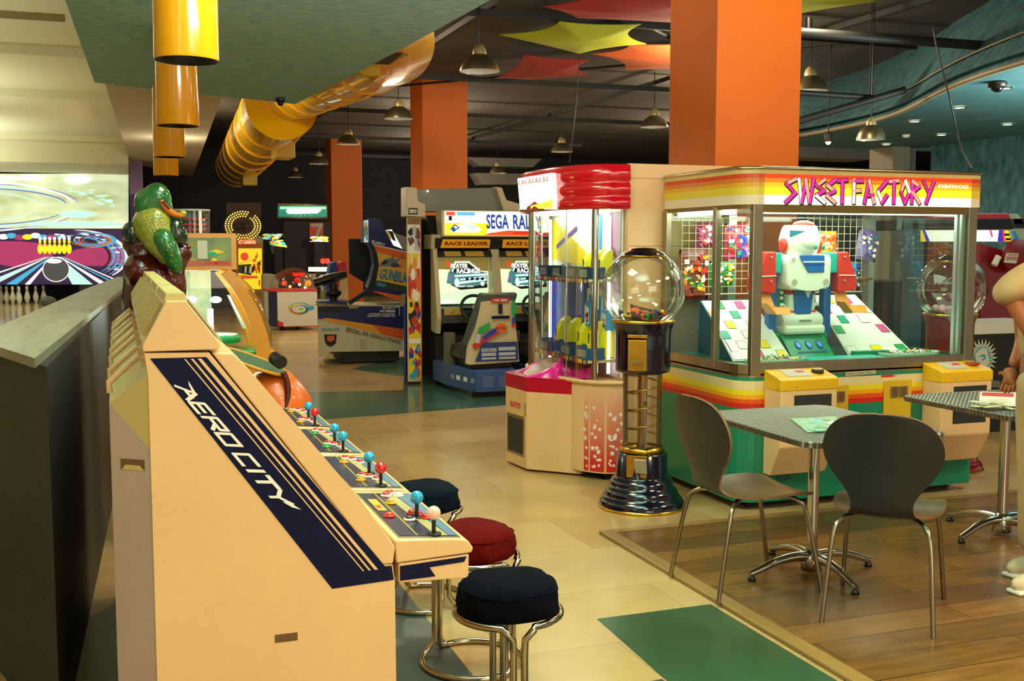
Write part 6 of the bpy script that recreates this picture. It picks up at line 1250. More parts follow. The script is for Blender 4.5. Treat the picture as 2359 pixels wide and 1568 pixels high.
m.poly([G(874, 612, .006), G(884, 598, .006), G(898, 594, .006), G(912, 598, .006), G(926, 592, .006), G(914, 606, .006), G(900, 612, .006), G(884, 614, .006)], hg).poly([G(878, 608, .007), G(885, 601, .007), G(893, 599, .007), G(890, 608, .007)], blackp).poly([G(898, 612, .007), G(906, 604, .007), G(916, 606, .007), G(924, 614, .007), G(908, 616, .007)], M('helicopter_dark', '3a4450', .5)).poly([G(902, 595, .006), G(906, 585, .006), G(908, 585, .006), G(906, 597, .006)], hg).poly([G(924, 594, .006), G(928, 586, .006), G(930, 587, .006), G(927, 597, .006)], hg)
m.text('GUNBLADE', [G(873, 642, .006), G(958, 656, .006), G(958, 632, .006), G(880, 617, .006)], M('dark_blue_print', '18306a', .5), .001, .03); m.text('GUNBLADE', [G(875, 640, .008), G(958, 653, .008), G(958, 632, .008), G(881, 618, .008)], M('logo_sky', '48a8d8', .4), .001)
m.text('SEGA', [G(869, 658, .006), G(890, 661, .006), G(889, 653, .006), G(869, 650, .006)], cyanp, .001, .05)
m.text('XLAH-1', [G(855, 560, .004), G(886, 566, .004), G(885, 559, .004), G(855, 552, .004)], whitep, .001, .03)
m.poly([G(855, 670, .004), G(870, 671, .004), G(938, 684, .004), G(938, 694, .004), G(905, 688, .004)], orr)
m.obj('monitor_housing', t)
MB().prism([G(852, 562), G(860, 580), G(864, 610), G(857, 640), G(846, 664), G(800, 695), G(806, 702), G(856, 672), G(866, 645), G(872, 610), G(868, 585), G(860, 564)], (0, -.03, 0), black, .003).obj('side_trim', t)
m = MB().prism([px(889, 530, y=YG+.3), px(935, 545, y=YG+.3), px(955, 590, y=YG+.3), px(905, 575, y=YG+.3)], (0, .5, 0), grey); 
m.obj('cowl', t)
MB().prism([G(838, 558, -.003), G(848, 558, -.003), G(848, 506, -.003), G(838, 508, -.003)], (-.0, -.01, 0), M('side_print_light', 'c8d8e0', .4, emis=.5)).art([G(838, 557, .01), G(848, 557, .01), G(848, 507, .01), G(838, 509, .01)], [cyanp, yellowp, whitep, bluep], 10, 3, .001, .5).obj('marquee', t)
m = MB().prism([G(888, 530), G(902, 528), G(927, 573), G(906, 565)], (0, -.004, 0), lit('jet_board_white', 'fff8e8', .9)); m.poly([G(894, 531, .006), G(905, 533, .006), G(912, 556, .006), G(904, 552, .006)], blackp).poly([G(889, 530, .006), G(894, 531, .006), G(902, 550, .006), G(898, 552, .006)], yellowp); m.obj('instruction_board', t)
# gun, mount, deck
m = MB().prism([G(727, 700), G(732, 696), G(800, 694), G(800, 703), G(727, 703)], D_, nv, .006); m.tube([G(727, 701, .01), G(800, 702, .01)], .012, chrome, 8); m.obj('deck', t)
gm = M('gun_black', '12181a', .3, coat=.4); YC = YG+.35
def GG(u, v): p = px(u, v, y=YC); return V((p.x, YC, p.z))
m = MB().tube([GG(722, 652), GG(760, 640), GG(797, 630)], [.055, .06, .05], gm, 14).prism([GG(735, 640), GG(798, 624), GG(800, 640), GG(745, 660)], (0, .09, 0), gm, .01).tube([GG(745, 640), GG(760, 637), GG(776, 633)], .04, M('gun_chrome', '9aa8a4', .2, 1), 12); m.tube([GG(720, 648), GG(722, 647)], .03, chrome, 10); m.tube([GG(735, 660), GG(734, 678)], .022, gm, 8); m.obj('mounted_gun', t)
MB().tube([GG(768, 655), GG(768, 700)], .05, black, 14).ball(GG(768, 675), .10, black, 16, (1.1, .9, .6)).obj('gun_mount', t)
MB().prism([px(740, 690, y=YG+.2), px(748, 690, y=YG+.2), px(748, 670, y=YG+.2), px(740, 670, y=YG+.2)], (0, .05, 0), M('bracket_yellow', 'b09020', .4)).obj('bracket', t)
# screen backside / black hood wall in front of column
t2 = MB().prism([px(803, 550, y=15.2), px(838, 550, y=15.2), px(848, 560, y=15.2), px(860, 590, y=15.2), px(852, 640, y=15.2), px(835, 648, y=15.2), px(806, 630, y=15.2)], (0, .05, 0), M('hood_black', '0c0c0c', .4)).obj('view_shield', t)
# small white/red/blue twin shells behind the gun
t = thing('ride_on_shell', 'upright blue, red and white shells standing behind the mounted gun', 'kiddie ride', (2.95, 15.6, 0))
def P2(y): return lambda u, v: px(u, v, y=y)
p_ = P2(15.6)
MB().prism([p_(753, 660), p_(762, 604), p_(778, 602), p_(772, 640), p_(768, 700), p_(752, 700)], (0, .25, 0), M('shell_blue', '203a8a', .35), .02).obj('blue_shell', t)
MB().prism([p_(774, 640), p_(784, 602), p_(798, 602), p_(800, 640), p_(798, 700), p_(770, 700)], (0, .3, 0), M('shell_red', 'b8203a', .35), .02).obj('red_shell', t)
MB().prism([p_(778, 690), p_(782, 645), p_(797, 640), p_(800, 690)], (0, -.1, 0), M('shell_ivory', 'd0b888', .4), .01).obj('ivory_panel', t)
MB().box((p_(755, 700).x, 15.6, 0), (p_(798, 700).x, 16.0, p_(755, 700).z), dark).obj('stand', t)
# ================================================================ DOMED GAME (white box, red rim)
t = thing('dome_game', 'white-sided domed table game with red rim and swirly round logo', 'arcade machine', (3.06, 20.4, 0)); YB = 20.0
a = px(640, 757, y=YB).x; b = px(732, 757, y=YB).x; l_ = px(612, 745, y=YB+.6)
z0 = .07; z1 = .72
m = MB().prism([(a, YB, z0), (b, YB, z0), (b, YB+.9, z0), (a-.12, YB+.9, z0), (a-.12, YB+.3, z0)], (0, 0, z1-z0), M('dome_box_white', 'd4d2c4', .4))
m.prism([(a, YB, z0), (a-.12, YB+.3, z0), (a-.12, YB+.3, z1), (a, YB, z1)], (-.003, -.003, 0), M('dome_side_navy', '1c2450', .4)); q = [V((a, YB-.002, z0)), V((b, YB-.002, z0)), V((b, YB-.002, z1)), V((a, YB-.002, z1))]
m.patch(q, [(.0, 0), (.14, 0), (.14, .12), (0, .2)], redp, .001).patch(q, [(0, 0), (1, 0), (1, .02), (0, .02)], redp, .001)
for i, c_ in enumerate([cyanp, yellowp, redp, greenp, bluep, cyanp]): m.ell(q, .56, .5, .28-.025*i, .17-.015*i, c_, .002+.0004*i, 22, i*1.1, i*1.1+3.6, .09)
m.ell(q, .58, .5, .1, .09, whitep, .006).ell(q, .58, .5, .07, .06, M('logo_lime', 'a8c850', .5), .007).patch(q, [(.78, .45), (.92, .5), (.9, .6), (.76, .56)], cyanp, .007); m.obj('body', t)
MB().prism([(a-.01, YB-.01, z1), (b+.01, YB-.01, z1), (b+.01, YB+.92, z1), (a-.14, YB+.92, z1), (a-.14, YB+.3, z1)], (0, 0, .03), redp).obj('rim', t)
MB().lathe([(.42*math.cos(a_), .40*math.sin(a_)) for a_ in [PI/2*i/10 for i in range(11)]], gl, 32, ((a+b)/2, YB+.48, z1+.03)).obj('dome', t)
m = MB()
for i, (u, v, r, c_) in enumerate([(655, 652, .05, 'e03018'), (685, 645, .06, 'c02010'), (710, 652, .06, 'e89020'), (690, 655, .03, 'f0e8d0'), (668, 660, .03, 'f0d890'), (703, 662, .03, 'e8e8e0')]): m.ball(px(u, v, y=YB+.45), r, lit('dome_'+c_, c_, .7), 12)
m.obj('playfield_lamp', t)
MB().prism([px(675, 636, y=YB+.5), px(702, 636, y=YB+.5), px(702, 628, y=YB+.5), px(675, 628, y=YB+.5)], (0, .02, 0), lit('red_led', 'f01808', 1.5)).obj('score_display', t)
for u, v in ((650, 760), (686, 762)): MB().ball((px(u, v, y=YB+.1).x, YB+.1, .035), .035, black, 10).obj('caster', t)
# white rounded cabinets behind the dome
for u0, u1, lab in ((608, 642, 'low white rounded cabinet between the amber machine and the domed game'), (700, 752, 'low white rounded cabinet with a glowing tube behind the mounted gun')):
    p_ = P2(22.5); MB().prism([p_(u0, 735), p_(u0, 634), p_(u0+10, 630), p_(u1-8, 632), p_(u1, 660), p_(u1, 735)], (0, .5, 0), M('far_white', '9a9688', .5), .02).solo('white_cabinet', lab, 'arcade machine')
p_ = P2(22.2)
MB().tube([p_(711, 620), p_(756, 620)], .045, lit('far_tube', 'f0f8b8', 2.2), 12).box((p_(733, 620).x-.04, 22.2, 0), (p_(733, 620).x+.04, 22.26, p_(733, 622).z), dark).solo('glowing_tube', 'short glowing pale green tube behind the gun cabinet', 'tube light')
for u, l in ((742, 'left'), (752, 'right')): MB().ball(p_(u+2, 601), .055, lit('red_bulb', 'ff2a18', 2.5), 12).solo('red_bulb', '%s one of two glowing red bulbs beside the far orange column' % l, 'bulb', 'red bulbs')
# ================================================================ FAR LIT MACHINES
t = thing('amber_machine', 'tall amber-lit redemption machine with a round bulb-ringed topper', 'arcade machine', (2.75, 24, 0)); YF = 24.0
p_ = P2(YF)
m = MB().prism([p_(546, 800), p_(606, 800), p_(606, 548), p_(546, 548)], (0, .5, 0), M('amber_case', '9a7420', .5), .01); m.obj('body', t)
al = lit('amber_lit', 'f0c020', .9); q = [p_(549, 666), p_(603, 666), p_(603, 572), p_(549, 572)]; q = [v+V((0, -.005, 0)) for v in q]
m = MB().prism(q, (0, -.002, 0), al); m.patch(q, [(0, .4), (.55, .34), (.55, .62), (0, .6)], M('field_green_print', '2a4a28', .5, emis=.1), .004).ell(q, .26, .80, .17, .10, lit('red_disc', 'e04030', .6), .004).patch(q, [(.1, .25), (.85, .27), (.8, .33), (.1, .34)], lit('red_disc', 'e04030', .6), .004).art(m.sub(q, .6, .05, .95, .95), [orr, yellowp, brownp, redp], 9, 3, .005, .3).stroke([(.0, .36), (.85, .30)], .015, yellowp, q, .006).stroke([(.0, .62), (.6, .72)], .015, yellowp, q, .006)
for i in range(5): m.stroke([(.2+.1*i, .42), (.22+.1*i, .55)], .05, whitep if i % 2 else blackp, q, .006)
m.obj('playfield', t)
m = MB().prism([p_(549, 563), p_(590, 563), p_(590, 551), p_(549, 551)], (0, -.03, 0), lit('jet_red', 'd03018', .6)); qq = [p_(549, 562)+V((0, -.032, 0)), p_(588, 562)+V((0, -.032, 0)), p_(588, 553)+V((0, -.032, 0)), p_(549, 553)+V((0, -.032, 0))]; m.text('AT CANNON', qq, lit('jet_cream', 'f8d8a0', .8), .002, .03); m.obj('name_plate', t)
c0 = p_(560, 520); m = MB()
m.prism([c0+V((.40*math.cos(a_), .05, .33*math.sin(a_))) for a_ in [2*PI*i/36 for i in range(36)]], (0, .1, 0), M('topper_brown', '2a1a10', .6)); tp = m.obj('topper', t)
bulb = lit('amber_bulb', 'ffcc50', 2.6); m = MB()
for rr, n in ((.37, 40), (.31, 34), (.25, 28)):
    for i in range(n):
        a_ = 2*PI*i/n
        if .9 < a_ < 1.15 or (rr < .3 and 3.6 < a_ < 4.2): continue
        m.ball(c0+V((rr*math.cos(a_), -.01, rr*.83*math.sin(a_))), .016, bulb, 6)
m.obj('bulb_ring', tp)
MB().disc(c0+V((.33, .0, -.3)), .09, M('topper_disc', '98907c', .5), (0, -1, 0), 20, 1, .02).ball(c0+V((-.03, .0, -.02)), .12, M('cannon_dark', '1c120c', .4), 12, (1.4, .6, .8)).obj('topper_figure', tp)
MB().prism([p_(524, 466)+V((0, .2, 0)), p_(604, 466)+V((0, .2, 0)), p_(604, 500)+V((0, .2, 0)), p_(524, 500)+V((0, .2, 0))], (0, .1, 0), M('far_board_brown', '3a2420', .6)).obj('back_board', t)
t = thing('simulator_screen', 'wide green backlit sign with a white starburst, left of the far orange column', 'lightbox', (3.9, 26, 1.5)); p_ = P2(25.0)
q = [p_(641, 502), p_(754, 502), p_(754, 471), p_(641, 471)]; m = MB().prism(q, (0, .12, 0), lit('lightbox_green', '1a9a80', .35))
m.patch(q, [(.03, .65), (.97, .65), (.97, .85), (.03, .85)], lit('lightbox_pale', 'a8f0d0', .6), .004).patch(q, [(.2, .3), (.8, .35), (.88, .6), (.8, .72), (.2, .7), (.15, .5)], lit('lightbox_white', 'f4fff0', 1.8), .006)
for i in range(14): a_ = 2*PI*i/14; m.patch(q, [(.5+.03*math.cos(a_+.3), .5+.1*math.sin(a_+.3)), (.5+.34*math.cos(a_), .5+.48*math.sin(a_)), (.5+.03*math.cos(a_-.3), .5+.1*math.sin(a_-.3))], lit('lightbox_pale'), .005)
m.obj('lightbox', t); MB().tube([q[0], q[1], q[2], q[3]], .03, steel, 6, True).obj('frame', t)
MB().box((p_(648, 503).x, 24.64, 0), (p_(754, 503).x, 24.99, 2.1), M('dark_booth', '1c1416', .7)).obj('booth_wall', t)
p_ = P2(24.6)
q = [p_(713, 560), p_(745, 560), p_(745, 513), p_(713, 513)]; m = MB().prism(q, (0, .02, 0), M('poster_red', 'b04038', .6)); m.patch(q, [(.25, .05), (.5, .08), (.95, .95), (.7, .9)], M('poster_grey', '98988c', .6), .004).patch(q, [(.1, .8), (.95, .82), (.95, .97), (.1, .95)], M('poster_grey'), .0045)
m.solo('poster', 'red poster with a large grey numeral 7 left of the far column', 'poster')
def scene_sign(pts, mats, lab, seed, y, name='neon_sign'):
    p_ = P2(y); q = [p_(*p) for p in pts]; MB().prism(q, (0, .1, 0), M('neon_back', '0a1420', .6)).box((q[0].x+.1, y+.02, 0), (q[1].x-.1, y+.09, q[0].z), M('neon_post', '0c0c10', .6)).art(q, mats, 60, seed, .003, .25).solo(name, lab, 'sign')
nm = [lit('neon_'+c, c, .9) for c in ('30b8e0', 'e8e040', 'e04828', 'f4fff0', '58c860')]
scene_sign([(604, 552), (640, 552), (655, 538), (604, 538)], nm, 'multicoloured glowing machine marquee right of the amber machine, upper strip', 4, 24.8); scene_sign([(622, 566), (662, 570), (652, 552), (618, 552)], nm, 'multicoloured glowing machine marquee right of the amber machine, lower strip', 5, 24.6)
scene_sign([(713, 557), (757, 557), (757, 544), (713, 544)], [lit('neon_f4fff0', 'f4fff0', .9), lit('neon_e8e040', 'e8e040', .9)], 'small pale green glowing sign at the foot of the red poster', 6, 24.4)
MB().prism([P2(24.7)(622, 566), P2(24.7)(640, 570), P2(24.7)(634, 586), P2(24.7)(628, 584)], (0, .1, 0), grey).solo('sign_bracket', 'small grey bracket under the glowing marquee', 'bracket')
# ================================================================ YELLOW CRANE MACHINE
YC_ = 7.3; p_ = P2(YC_); D = .55
t = thing('crane_machine', 'yellow domed sweet crane with curved arch frame and lit interior', 'prize machine', (.65, 7.6, 0))
ya = M('crane_yellow', 'd48c02', .35, coat=.2)
x0 = p_(418, 600).x-.08; xh = p_(546, 600).x; zt = p_(546, 537).z; zb_ = p_(546, 622).z
m = MB().box((x0, YC_, zb_), (xh, YC_+D, zt), ya, .006); q = [V((x0+.05, YC_-.001, zb_+.03)), V((xh-.035, YC_-.001, zb_+.03)), V((xh-.035, YC_-.001, zt-.03)), V((x0+.05, YC_-.001, zt-.03))]
m.patch(q, [(0, 0), (1, 0), (1, 1), (0, 1)], M('header_print', '8a9a40', .3, col2='3a6a50', vs=9), .001).art(q, [M('header_olive', '8a8a40', .4), yellowp, M('sea_print', '12a080', .4), M('tan_print')], 9, 4, .0015, .25).patch(q, [(0, 0), (1, 0), (1, .16), (0, .2)], M('header_orange', 'b86040', .4), .004)
m.patch(q, [(.38, .25), (.56, .25), (.56, .9), (.38, .9)], M('header_card', 'c8c8b0', .4), .005)
m.text('CRAMPING', m.sub(q, .5, .04, .96, .17), redp, .005, .03); m.obj('header', t)
# arch: curved yellow frame following a quarter ellipse, near and far
def archp(u_shift=0):
    pts = [(520, 625), (548, 660), (572, 700), (592, 745), (604, 790), (609, 830)]
    return bez([p_(u, v) for u, v in pts], 6)
AP = archp()
for dy in (0.0, D-.05):
    m = MB(); P = [v+V((0, dy, 0)) for v in AP]; n = len(P); vs = []
    for i, v in enumerate(P):
        tg = (P[min(i+1, n-1)]-P[max(0, i-1)]).normalized(); nr = V((-tg.z, 0, tg.x)); nr = nr if nr.x > 0 else -nr; w = .036+.012*i/n
        vs += [v-nr*w, v+nr*w, v+nr*w+V((0, .05, 0)), v-nr*w+V((0, .05, 0))]
    m.add(vs, [(4*i+a_, 4*i+(a_+1) % 4, 4*i+4+(a_+1) % 4, 4*i+4+a_) for i in range(n-1) for a_ in range(4)], ya); m.obj('arch', t)
# glass: sides and curved front bulging past the arch
m = MB(); P = [v+V((.0, .02, 0)) for v in AP]; m.poly([V((x0, YC_+.02, .80)), V((x0, YC_+.02, zb_))]+P+[V((P[-1].x, YC_+.02, .80))], gl)
F_ = bez([p_(u, v) for u, v in [(552, 628), (590, 665), (618, 710), (634, 760), (639, 800)]], 6); n = len(F_); B_ = 10; vs = []
for j in range(B_+1):
    a_ = PI*j/B_
    for i, v in enumerate(F_):
        k = AP[min(int(i*len(AP)/n), len(AP)-1)]; vs.append(V((k.x+(v.x-k.x)*math.sin(a_)**.5 if 0 < j < B_ else k.x, YC_+.03+(D-.06)*j/B_, v.z)))
m.add(vs, [(j*n+i, j*n+i+1, (j+1)*n+i+1, (j+1)*n+i) for j in range(B_) for i in range(n-1)], MATS['globe_glass'], True); m.obj('glass', t)
m = MB().box((x0, YC_, 0), (p_(612, 820).x, YC_+D, .80), ya, .01).box((p_(606, 820).x, YC_+.02, .74), (p_(646, 820).x, YC_+D-.02, .835), ya, .02); m.obj('base', t)
MB().box((x0, YC_+D-.04, .8), (x0+.30, YC_+D-.02, zb_), M('crane_back', 'a8a878', .5, col2='6a8a70', vs=12)).box((x0, YC_+.03, .8), (x0+.02, YC_+D-.03, zb_), M('crane_back')).obj('back_wall', t)
m = MB().lathe([(0, 0), (.17, 0), (.17, .05), (0, .05)], M('turn_green', '10a060', .3), 28, (x0+.30, YC_+.26, .90)).lathe([(0, .05), (.15, .05), (.15, .056), (0, .056)], M('turn_white', 'f0fff0', .3), 28, (x0+.30, YC_+.26, .90)).lathe([(0, 0), (.25, 0), (.25, .035), (0, .04)], M('turn_green'), 28, (x0+.40, YC_+.26, .81)); m.obj('turntable', t)
cp_ = px(485, 735, y=YC_+.2); MB().tube([(cp_.x, cp_.y, .93), (cp_.x, cp_.y, 1.13)], .02, white, 12).obj('crane_post', t)
for u, v in ((440, 690), (497, 690)):
    w = px(u, v, y=YC_+.2); MB().ball(w, .024, lit('crane_bulb', 'f4fff8', 45), 14, (1.6, 1, .9)).obj('lamp', t); point('crane_glow', w+V((0, -.05, 0)), 3.5, (.85, 1, .9), .04)
MB().prism([px(525, 680, y=YC_+.3), px(530, 680, y=YC_+.3), px(568, 755, y=YC_+.3), px(561, 757, y=YC_+.3)], (0, .1, 0), M('chute_clear', 'b8c0b0', .2)).obj('chute', t)
# glass drum with red shelves standing on the header
w = px(446, 540, y=7.5)
t = thing('glass_drum', 'clear drum with red shelves standing on the yellow crane header', 'display drum', (w.x, 7.6, zt))
MB().lathe([(.115, 0), (.115, .155)], gl, 28, (w.x, 7.6, zt)).obj('drum', t); MB().lathe([(0, .15), (.118, .15), (.118, .162), (0, .162)], M('drum_lid', 'b8bcb4', .4), 28, (w.x, 7.6, zt)).obj('lid', t)
for z in (.02, .055, .09): MB().lathe([(0, z), (.10, z), (.10, z+.012), (0, z+.012)], M('drum_red', 'c82020', .4), 24, (w.x, 7.6, zt)).obj('shelf', t)
MB().box((w.x+.035, 7.49, zt), (w.x+.055, 7.50, zt+.15), white).obj('upright', t); MB().box((w.x-.04, 7.6, zt+.1), (w.x+.04, 7.63, zt+.14), M('drum_teal', '2a6a80', .4)).obj('teal_card', t)
# ================================================================ KIDDIE RIDE (orange, green lined)
YK = 6.3; p_ = P2(YK)
t = thing('kiddie_ride', 'orange ride shell with a brown strap and green-lined rim behind the cream cabinets', 'kiddie ride', (.85, 6.5, 0))
Or = M('ride_orange', 'e0690a', .35, coat=.3, var=.15, vs=6); c_ = p_(635, 905)
m = MB(); vs = []; n = 24
prof = [(.0, .30), (.10, .33), (.16, .42), (.19, .54), (.185, .64), (.15, .74), (.10, .80), (.0, .82)]
for r_, z in prof:
    for j in range(n): a_ = 2*PI*j/n; vs.append(V((p_(640, 900).x+r_*1.05*math.cos(a_)+.10*(z < .7)*(z-.3), YK+.2+r_*1.0*math.sin(a_), z)))
m.add(vs, [(i*n+j, i*n+(j+1) % n, (i+1)*n+(j+1) % n, (i+1)*n+j) for i in range(len(prof)-1) for j in range(n)], Or, True); m.obj('shell', t)
m = MB(); sp_ = [p_(u, v)+V((0, -.0, 0)) for u, v in [(655, 858), (664, 885), (664, 915), (655, 948)]]; m.tube([v+V((0, .03, 0)) for v in bez(sp_, 5)], .018, M('strap_brown', '5a1c0c', .5), 8); m.obj('strap', t)
e0, e1 = p_(500, 815), p_(668, 872); m = MB(); cen = p_(590, 838)+V((0, .15, 0)); ax = (e1-e0).normalized(); L_ = .17
n = 32; rim = []; 
for j in range(n): a_ = 2*PI*j/n; rim.append(cen+ax*(.215*math.cos(a_))+V((0, .15, .055)).normalized()*(.075*math.sin(a_))+V((0, .08*math.sin(a_), 0)))
m.tube(rim, .010, M('rim_yellow', 'd8981c', .3), 8, True).poly(rim, M('lining_green', '12603c', .5)); m.obj('rim', t)
MB().box((p_(600, 900).x-.12, YK+.05, 0), (p_(700, 900).x-.12, YK+.35, .32), M('ride_plinth', '3a2a18', .6), .01).obj('plinth', t)
w = p_(642, 827); MB().tube([(w.x-.012, YK+.08, w.z-.0), (w.x+.012, YK-.0, w.z-.02)], .040, M('wheel_black', '16120e', .5), 20).obj('headrest', t)
# ================================================================ CROCODILE STATUE
YS_ = 5.75; p_ = P2(YS_)
t = thing('crocodile_statue', 'glossy green crocodile statue perched with open snout on a dark red rock stump', 'statue', (.18, 5.9, 0))
rock = M('rock_red_gloss', '1e0a06', .12, col2='5e1814', vs=26, bump=.7, bs=28, coat=.5); grn = M('croc_green', '12501c', .18, col2='2c7032', vs=9, coat=.6); olive = M('croc_olive', '6a7a24', .25, col2='a09a30', vs=40, coat=.5, bump=.5, bs=60)
def metal_blob(name, pts, mat, par, res=.02):
    mb_ = bpy.data.metaballs.new(name); mb_.resolution = res; mb_.render_resolution = res; mb_.threshold = .5
    for c0, r_ in pts:
        e = mb_.elements.new(); e.co = V(c0)-SHIFT[par.name]; e.radius = r_
    o = bpy.data.objects.new(name+'x', mb_); C.objects.link(o); bpy.context.view_layer.update()
    me = bpy.data.meshes.new_from_object(o.evaluated_get(bpy.context.evaluated_depsgraph_get())); bpy.data.objects.remove(o); bpy.data.metaballs.remove(mb_)
    me.materials.clear(); me.materials.append(mat)
    for p in me.polygons: p.use_smooth = True
    o = bpy.data.objects.new(name, me); C.objects.link(o); o.parent = par; SHIFT[o.name] = SHIFT[par.name]; return o
R_ = random.Random(9)
pts = []
for i in range(26):
    z = .05+1.38*i/25; w = .155 if z < 1.2 else .15
    for k in range(3): a_ = R_.uniform(0, 2*PI); pts.append(((.175+.045*math.cos(a_), 5.93+.05*math.sin(a_), z), w*R_.uniform(.8, 1.1)*1.25))
pts += [(tuple(p_(310, 560)+V((0, .08, 0))), .10), (tuple(p_(420, 580)+V((0, .08, 0))), .09), (tuple(p_(405, 600)+V((0, .1, 0))), .10), (tuple(p_(318, 620)+V((0, .05, 0))), .12), (tuple(p_(345, 560)+V((0, .1, 0))), .13), (tuple(p_(385, 560)+V((0, .12, 0))), .12)]
metal_blob('rock_stump', pts, rock, t, .024)
# body and tail (one chain), curled forepaws, head
metal_blob('trunk', [(tuple(p_(u, v)+V((0, dy, 0))), r_) for u, v, r_, dy in [(342, 500, .10, 0), (362, 502, .10, 0), (338, 522, .10, 0), (360, 525, .11, 0), (348, 545, .09, 0), (368, 548, .10, -.01), (362, 565, .085, -.02), (378, 575, .085, -.03), (384, 590, .07, -.04), (328, 515, .07, 0), (326, 530, .06, 0)]], olive, t)
metal_blob('tail', [(tuple(p_(u, v)+V((0, dy, 0))), r_) for u, v, r_, dy in [(372, 545, .075, -.055), (380, 560, .08, -.06), (388, 575, .075, -.06), (394, 590, .07, -.055), (400, 603, .06, -.05), (405, 614, .05, -.045), (409, 622, .035, -.04)]], grn, t)
def onto(o, p, d=0):   # point on the front of object o, seen along +y
    l = V(p)-SHIFT[o.name]; ok, h, n_, _ = o.ray_cast(V((l.x, l.y-1, l.z)), V((0, 1, 0))); return (h+SHIFT[o.name]+n_*d) if ok else None
bpy.context.view_layer.update(); trunk_o = bpy.data.objects['trunk']; tail_o = bpy.data.objects['tail']
m = MB()
for i in range(11):
    for k in range(6):
        v = onto(trunk_o, p_(330+k*8+i*3.4, 500+i*7-k*1.2))
        if v: m.ball(v, .0042, M('scute_gold', 'b8a83c', .3, coat=.4), 6)
for i in range(6):
    for k in (-1, 0, 1):
        v = onto(tail_o, p_(378+i*5+k*6, 552+i*12))
        if v and (i+k) % 2: m.ball(v, .0035, M('scute_gold'), 6)
m.obj('scute', t)
metal_blob('forepaw', [(tuple(p_(402, 520)+V((0, .0, 0))), .07), (tuple(p_(412, 540)), .07), (tuple(p_(398, 545)), .06), (tuple(p_(418, 552)+V((0, .02, 0))), .05)], M('croc_dark_green', '0e2a18', .15, coat=.6), t)
metal_blob('hind_foot', [(tuple(p_(302, 530)+V((0, .02, 0))), .07), (tuple(p_(303, 545)+V((0, .02, 0))), .06)], M('croc_dark_green'), t)
metal_blob('head', [(tuple(p_(u, v)+V((0, dy, 0))), r_) for u, v, r_, dy in [(335, 465, .085, 0), (345, 478, .075, 0), (352, 452, .085, 0), (366, 448, .085, 0), (372, 462, .075, 0), (372, 476, .07, 0), (385, 486, .05, 0), (330, 480, .065, 0), (358, 492, .06, 0), (398, 494, .038, 0), (410, 497, .03, 0), (328, 455, .05, 0), (362, 440, .06, 0)]], grn, t)
m = MB().tube(bez([p_(370, 462)+V((0, -.052, 0)), p_(380, 478)+V((0, -.046, 0)), p_(394, 490)+V((0, -.028, 0)), p_(412, 496)+V((0, -.015, 0)), p_(426, 497)+V((0, -.0, 0))], 5), [.008+.012*math.sin(PI*min(1, (i+2)/20))*.8 for i in range(21)], M('mouth_orange', 'd06a20', .3, coat=.3), 10)
m.tube(bez([p_(374, 464)+V((0, -.062, 0)), p_(381, 474)+V((0, -.060, 0)), p_(388, 482)+V((0, -.05, 0))], 4), .008, M('mouth_dark_red', '6a1410', .2), 8); m.obj('mouth', t)
MB().tube(bez([p_(385, 492), p_(405, 501), p_(425, 498)], 4), [.02, .02, .018, .017, .016, .015, .014, .013, .012], grn, 10).ball(p_(421, 491), .017, M('nostril_olive', '9a9a2c', .2, coat=.4), 12, (1.2, 1, .9)).obj('snout', t)
# ================================================================ RIGHT-HAND RED MACHINE behind the person
t = thing('racing_cabinet', 'red racing cabinet with white lit sign and yellow chequers, behind the person', 'arcade machine', (8.2, 8.6, 0)); p_ = P2(8.0); YA = 8.0
m = MB().prism([p_(2258, 560), p_(2350, 590), p_(2420, 640), p_(2420, 1080), p_(2290, 1060), p_(2262, 900), p_(2258, 700)], (0, .7, 0), M('racer_red', '8a1420', .3, coat=.3)); m.obj('body', t)
m = MB().prism([p_(2120, 530), p_(2322, 530), p_(2330, 556), p_(2120, 556)], (0, .1, 0), lit('sign_white_r', 'fff4f0', .9)); q = [p_(2120, 556), p_(2330, 556), p_(2322, 530), p_(2120, 530)]; q = [v+V((0, -.002, 0)) for v in q]
m.patch(q, [(.84, 0), (.90, 0), (.93, 1), (.89, 1)], lit('sign_violet_r', '4a28c0', .6), .002).patch(q, [(.90, 0), (.925, 0), (.95, 1), (.93, 1)], lit('sign_pink_r', 'e02a60', .7), .002).patch(q, [(.925, 0), (1, 0), (1, 1), (.95, 1)], lit('sign_yellow_r', 'f0c820', .8), .002)
for i in range(6): m.patch(q, [(.935+.02*(i % 3), .1+.4*(i//3)), (.955+.02*(i % 3), .1+.4*(i//3)), (.96+.02*(i % 3), .3+.4*(i//3)), (.94+.02*(i % 3), .3+.4*(i//3))], blackp, .003)
m.patch(q, [(.78, .4), (.80, .4), (.80, 1), (.78, 1)], lit('sign_pink_r'), .003).patch(q, [(0, 0), (.06, 0), (.02, 1), (0, 1)], lit('sign_yellow_r'), .002).patch(q, [(.06, 0), (.1, 0), (.05, 1), (.02, 1)], lit('sign_violet_r'), .002); m.obj('lit_sign', t)
MB().prism([p_(2100, 505), p_(2420, 500), p_(2420, 528), p_(2100, 530)], (0, .5, 0), M('beam_black', '121216', .4), .01).obj('crossbeam', t)
MB().prism([p_(2150, 492), p_(2322, 490), p_(2330, 504), p_(2150, 506)], (0, .4, 0), red, .01).obj('top_cap', t)
MB().prism([p_(2325, 492), p_(2345, 492), p_(2420, 620), p_(2420, 700), p_(2352, 600)], (0, .06, 0), M('cream_fin', 'b8b498', .5)).prism([p_(2327, 532), p_(2336, 532), p_(2358, 585), p_(2352, 600)], (0, -.02, 0), M('sky_stripe', '3a98c8', .3)).obj('side_fin', t)
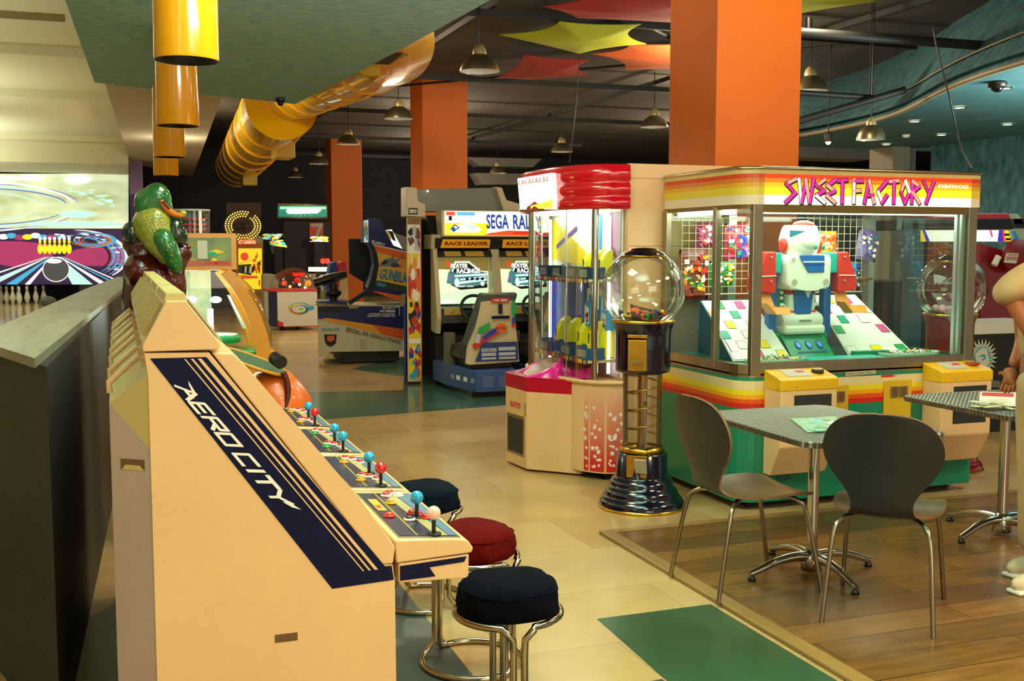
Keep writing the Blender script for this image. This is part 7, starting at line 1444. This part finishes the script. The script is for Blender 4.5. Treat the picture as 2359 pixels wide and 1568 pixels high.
MB().ball(p_(2325, 590)+V((0, -.1, 0)), .16, M('seat_red', '8c1a12', .5), 20, (1.1, .5, 1)).obj('seat_shell', t)
m = MB().prism([p_(2275, 604), p_(2303, 606), p_(2309, 583), p_(2281, 582)], (0, .003, 0), M('caution_card', 'e0d4c0', .5)); m.v = [v+V((0, -.2, 0)) for v in m.v]; q = [v+V((0, -.2, 0)) for v in (p_(2275, 604), p_(2303, 606), p_(2309, 583), p_(2281, 582))]
m.text('CAUTION', m.sub(q, .15, .75, .9, .92), redp, .002, .02).patch(q, [(.08, .3), (.95, .3), (.95, .65), (.08, .65)], M('caution_pink', 'c88078', .5), .001); m.obj('caution_label', t)
MB().tube([p_(2262, 610)+V((0, -.15, 0)), p_(2272, 590)+V((0, -.15, 0))], .03, white, 10).prism([p_(2100, 500), p_(2130, 500), p_(2120, 800), p_(2090, 800)], (0, .1, 0), M('far_blue_frame', '3a7890', .4)).obj('white_grip', t)
# burst sign low behind
p_ = P2(6.97); c0 = p_(2262, 825); R_ = random.Random(2); P = []
for i in range(48): r_ = (.15 if i % 2 == 0 else .095)*(1+.12*R_.random()); P.append(c0+V((r_*math.cos(2*PI*i/48), 0, r_*math.sin(2*PI*i/48)*1.0)))
m = MB().prism(P, (0, .006, 0), M('burst_ivory', 'd0d4b8', .5)); m.add([c0+V((0, -.003, 0))]+[c0+(v-c0)*.72+V((0, -.003, 0)) for v in P], [(0, 1+i, 1+(i+1) % 48) for i in range(48)], M('burst_teal', '2a98a8', .5)); m.add([c0+V((0, -.005, 0))]+[c0+V((.072*math.cos(2*PI*i/20)*(1+.15*math.sin(5*i)), -.005, .085*math.sin(2*PI*i/20))) for i in range(20)], [(0, 1+i, 1+(i+1) % 20) for i in range(20)], M('burst_ivory'))
m.stroke([(.35, .62), (.62, .66), (.66, .5), (.5, .42)], .08, M('burst_teal'), [c0+V((-.08, -.007, -.08)), c0+V((.08, -.007, -.08)), c0+V((.08, -.007, .08)), c0+V((-.08, -.007, .08))], .001)
m.solo('burst_sign', 'teal and ivory starburst sign beside the right edge of the sweets machine', 'sign')
MB().prism([p_(2255, 870), p_(2305, 878), p_(2305, 892), p_(2255, 892)], (0, .3, 0), M('step_grey', '6a6e68', .5)).solo('grey_step', 'low grey ledge below the starburst sign', 'ledge')
MB().box((6.9, 8.8, 0), (9.6, 9.4, 1.2), M('far_dark_block', '1c2420', .7)).solo('dark_cabinet', 'dark low cabinet block behind the sweets machine at right', 'cabinet')

p_ = P2(7.0); a = p_(2236, 770); b = p_(2420, 740)
MB().box((a.x, 7.0, 0), (b.x, 7.5, a.z), M('dim_counter_front', '22241e', .6)).box((a.x-.02, 6.98, a.z), (b.x, 7.5, b.z), M('white_counter_band', 'dcdccc', .3)).solo('service_counter', 'dark counter with a white band on top, behind the person\'s elbow', 'counter')
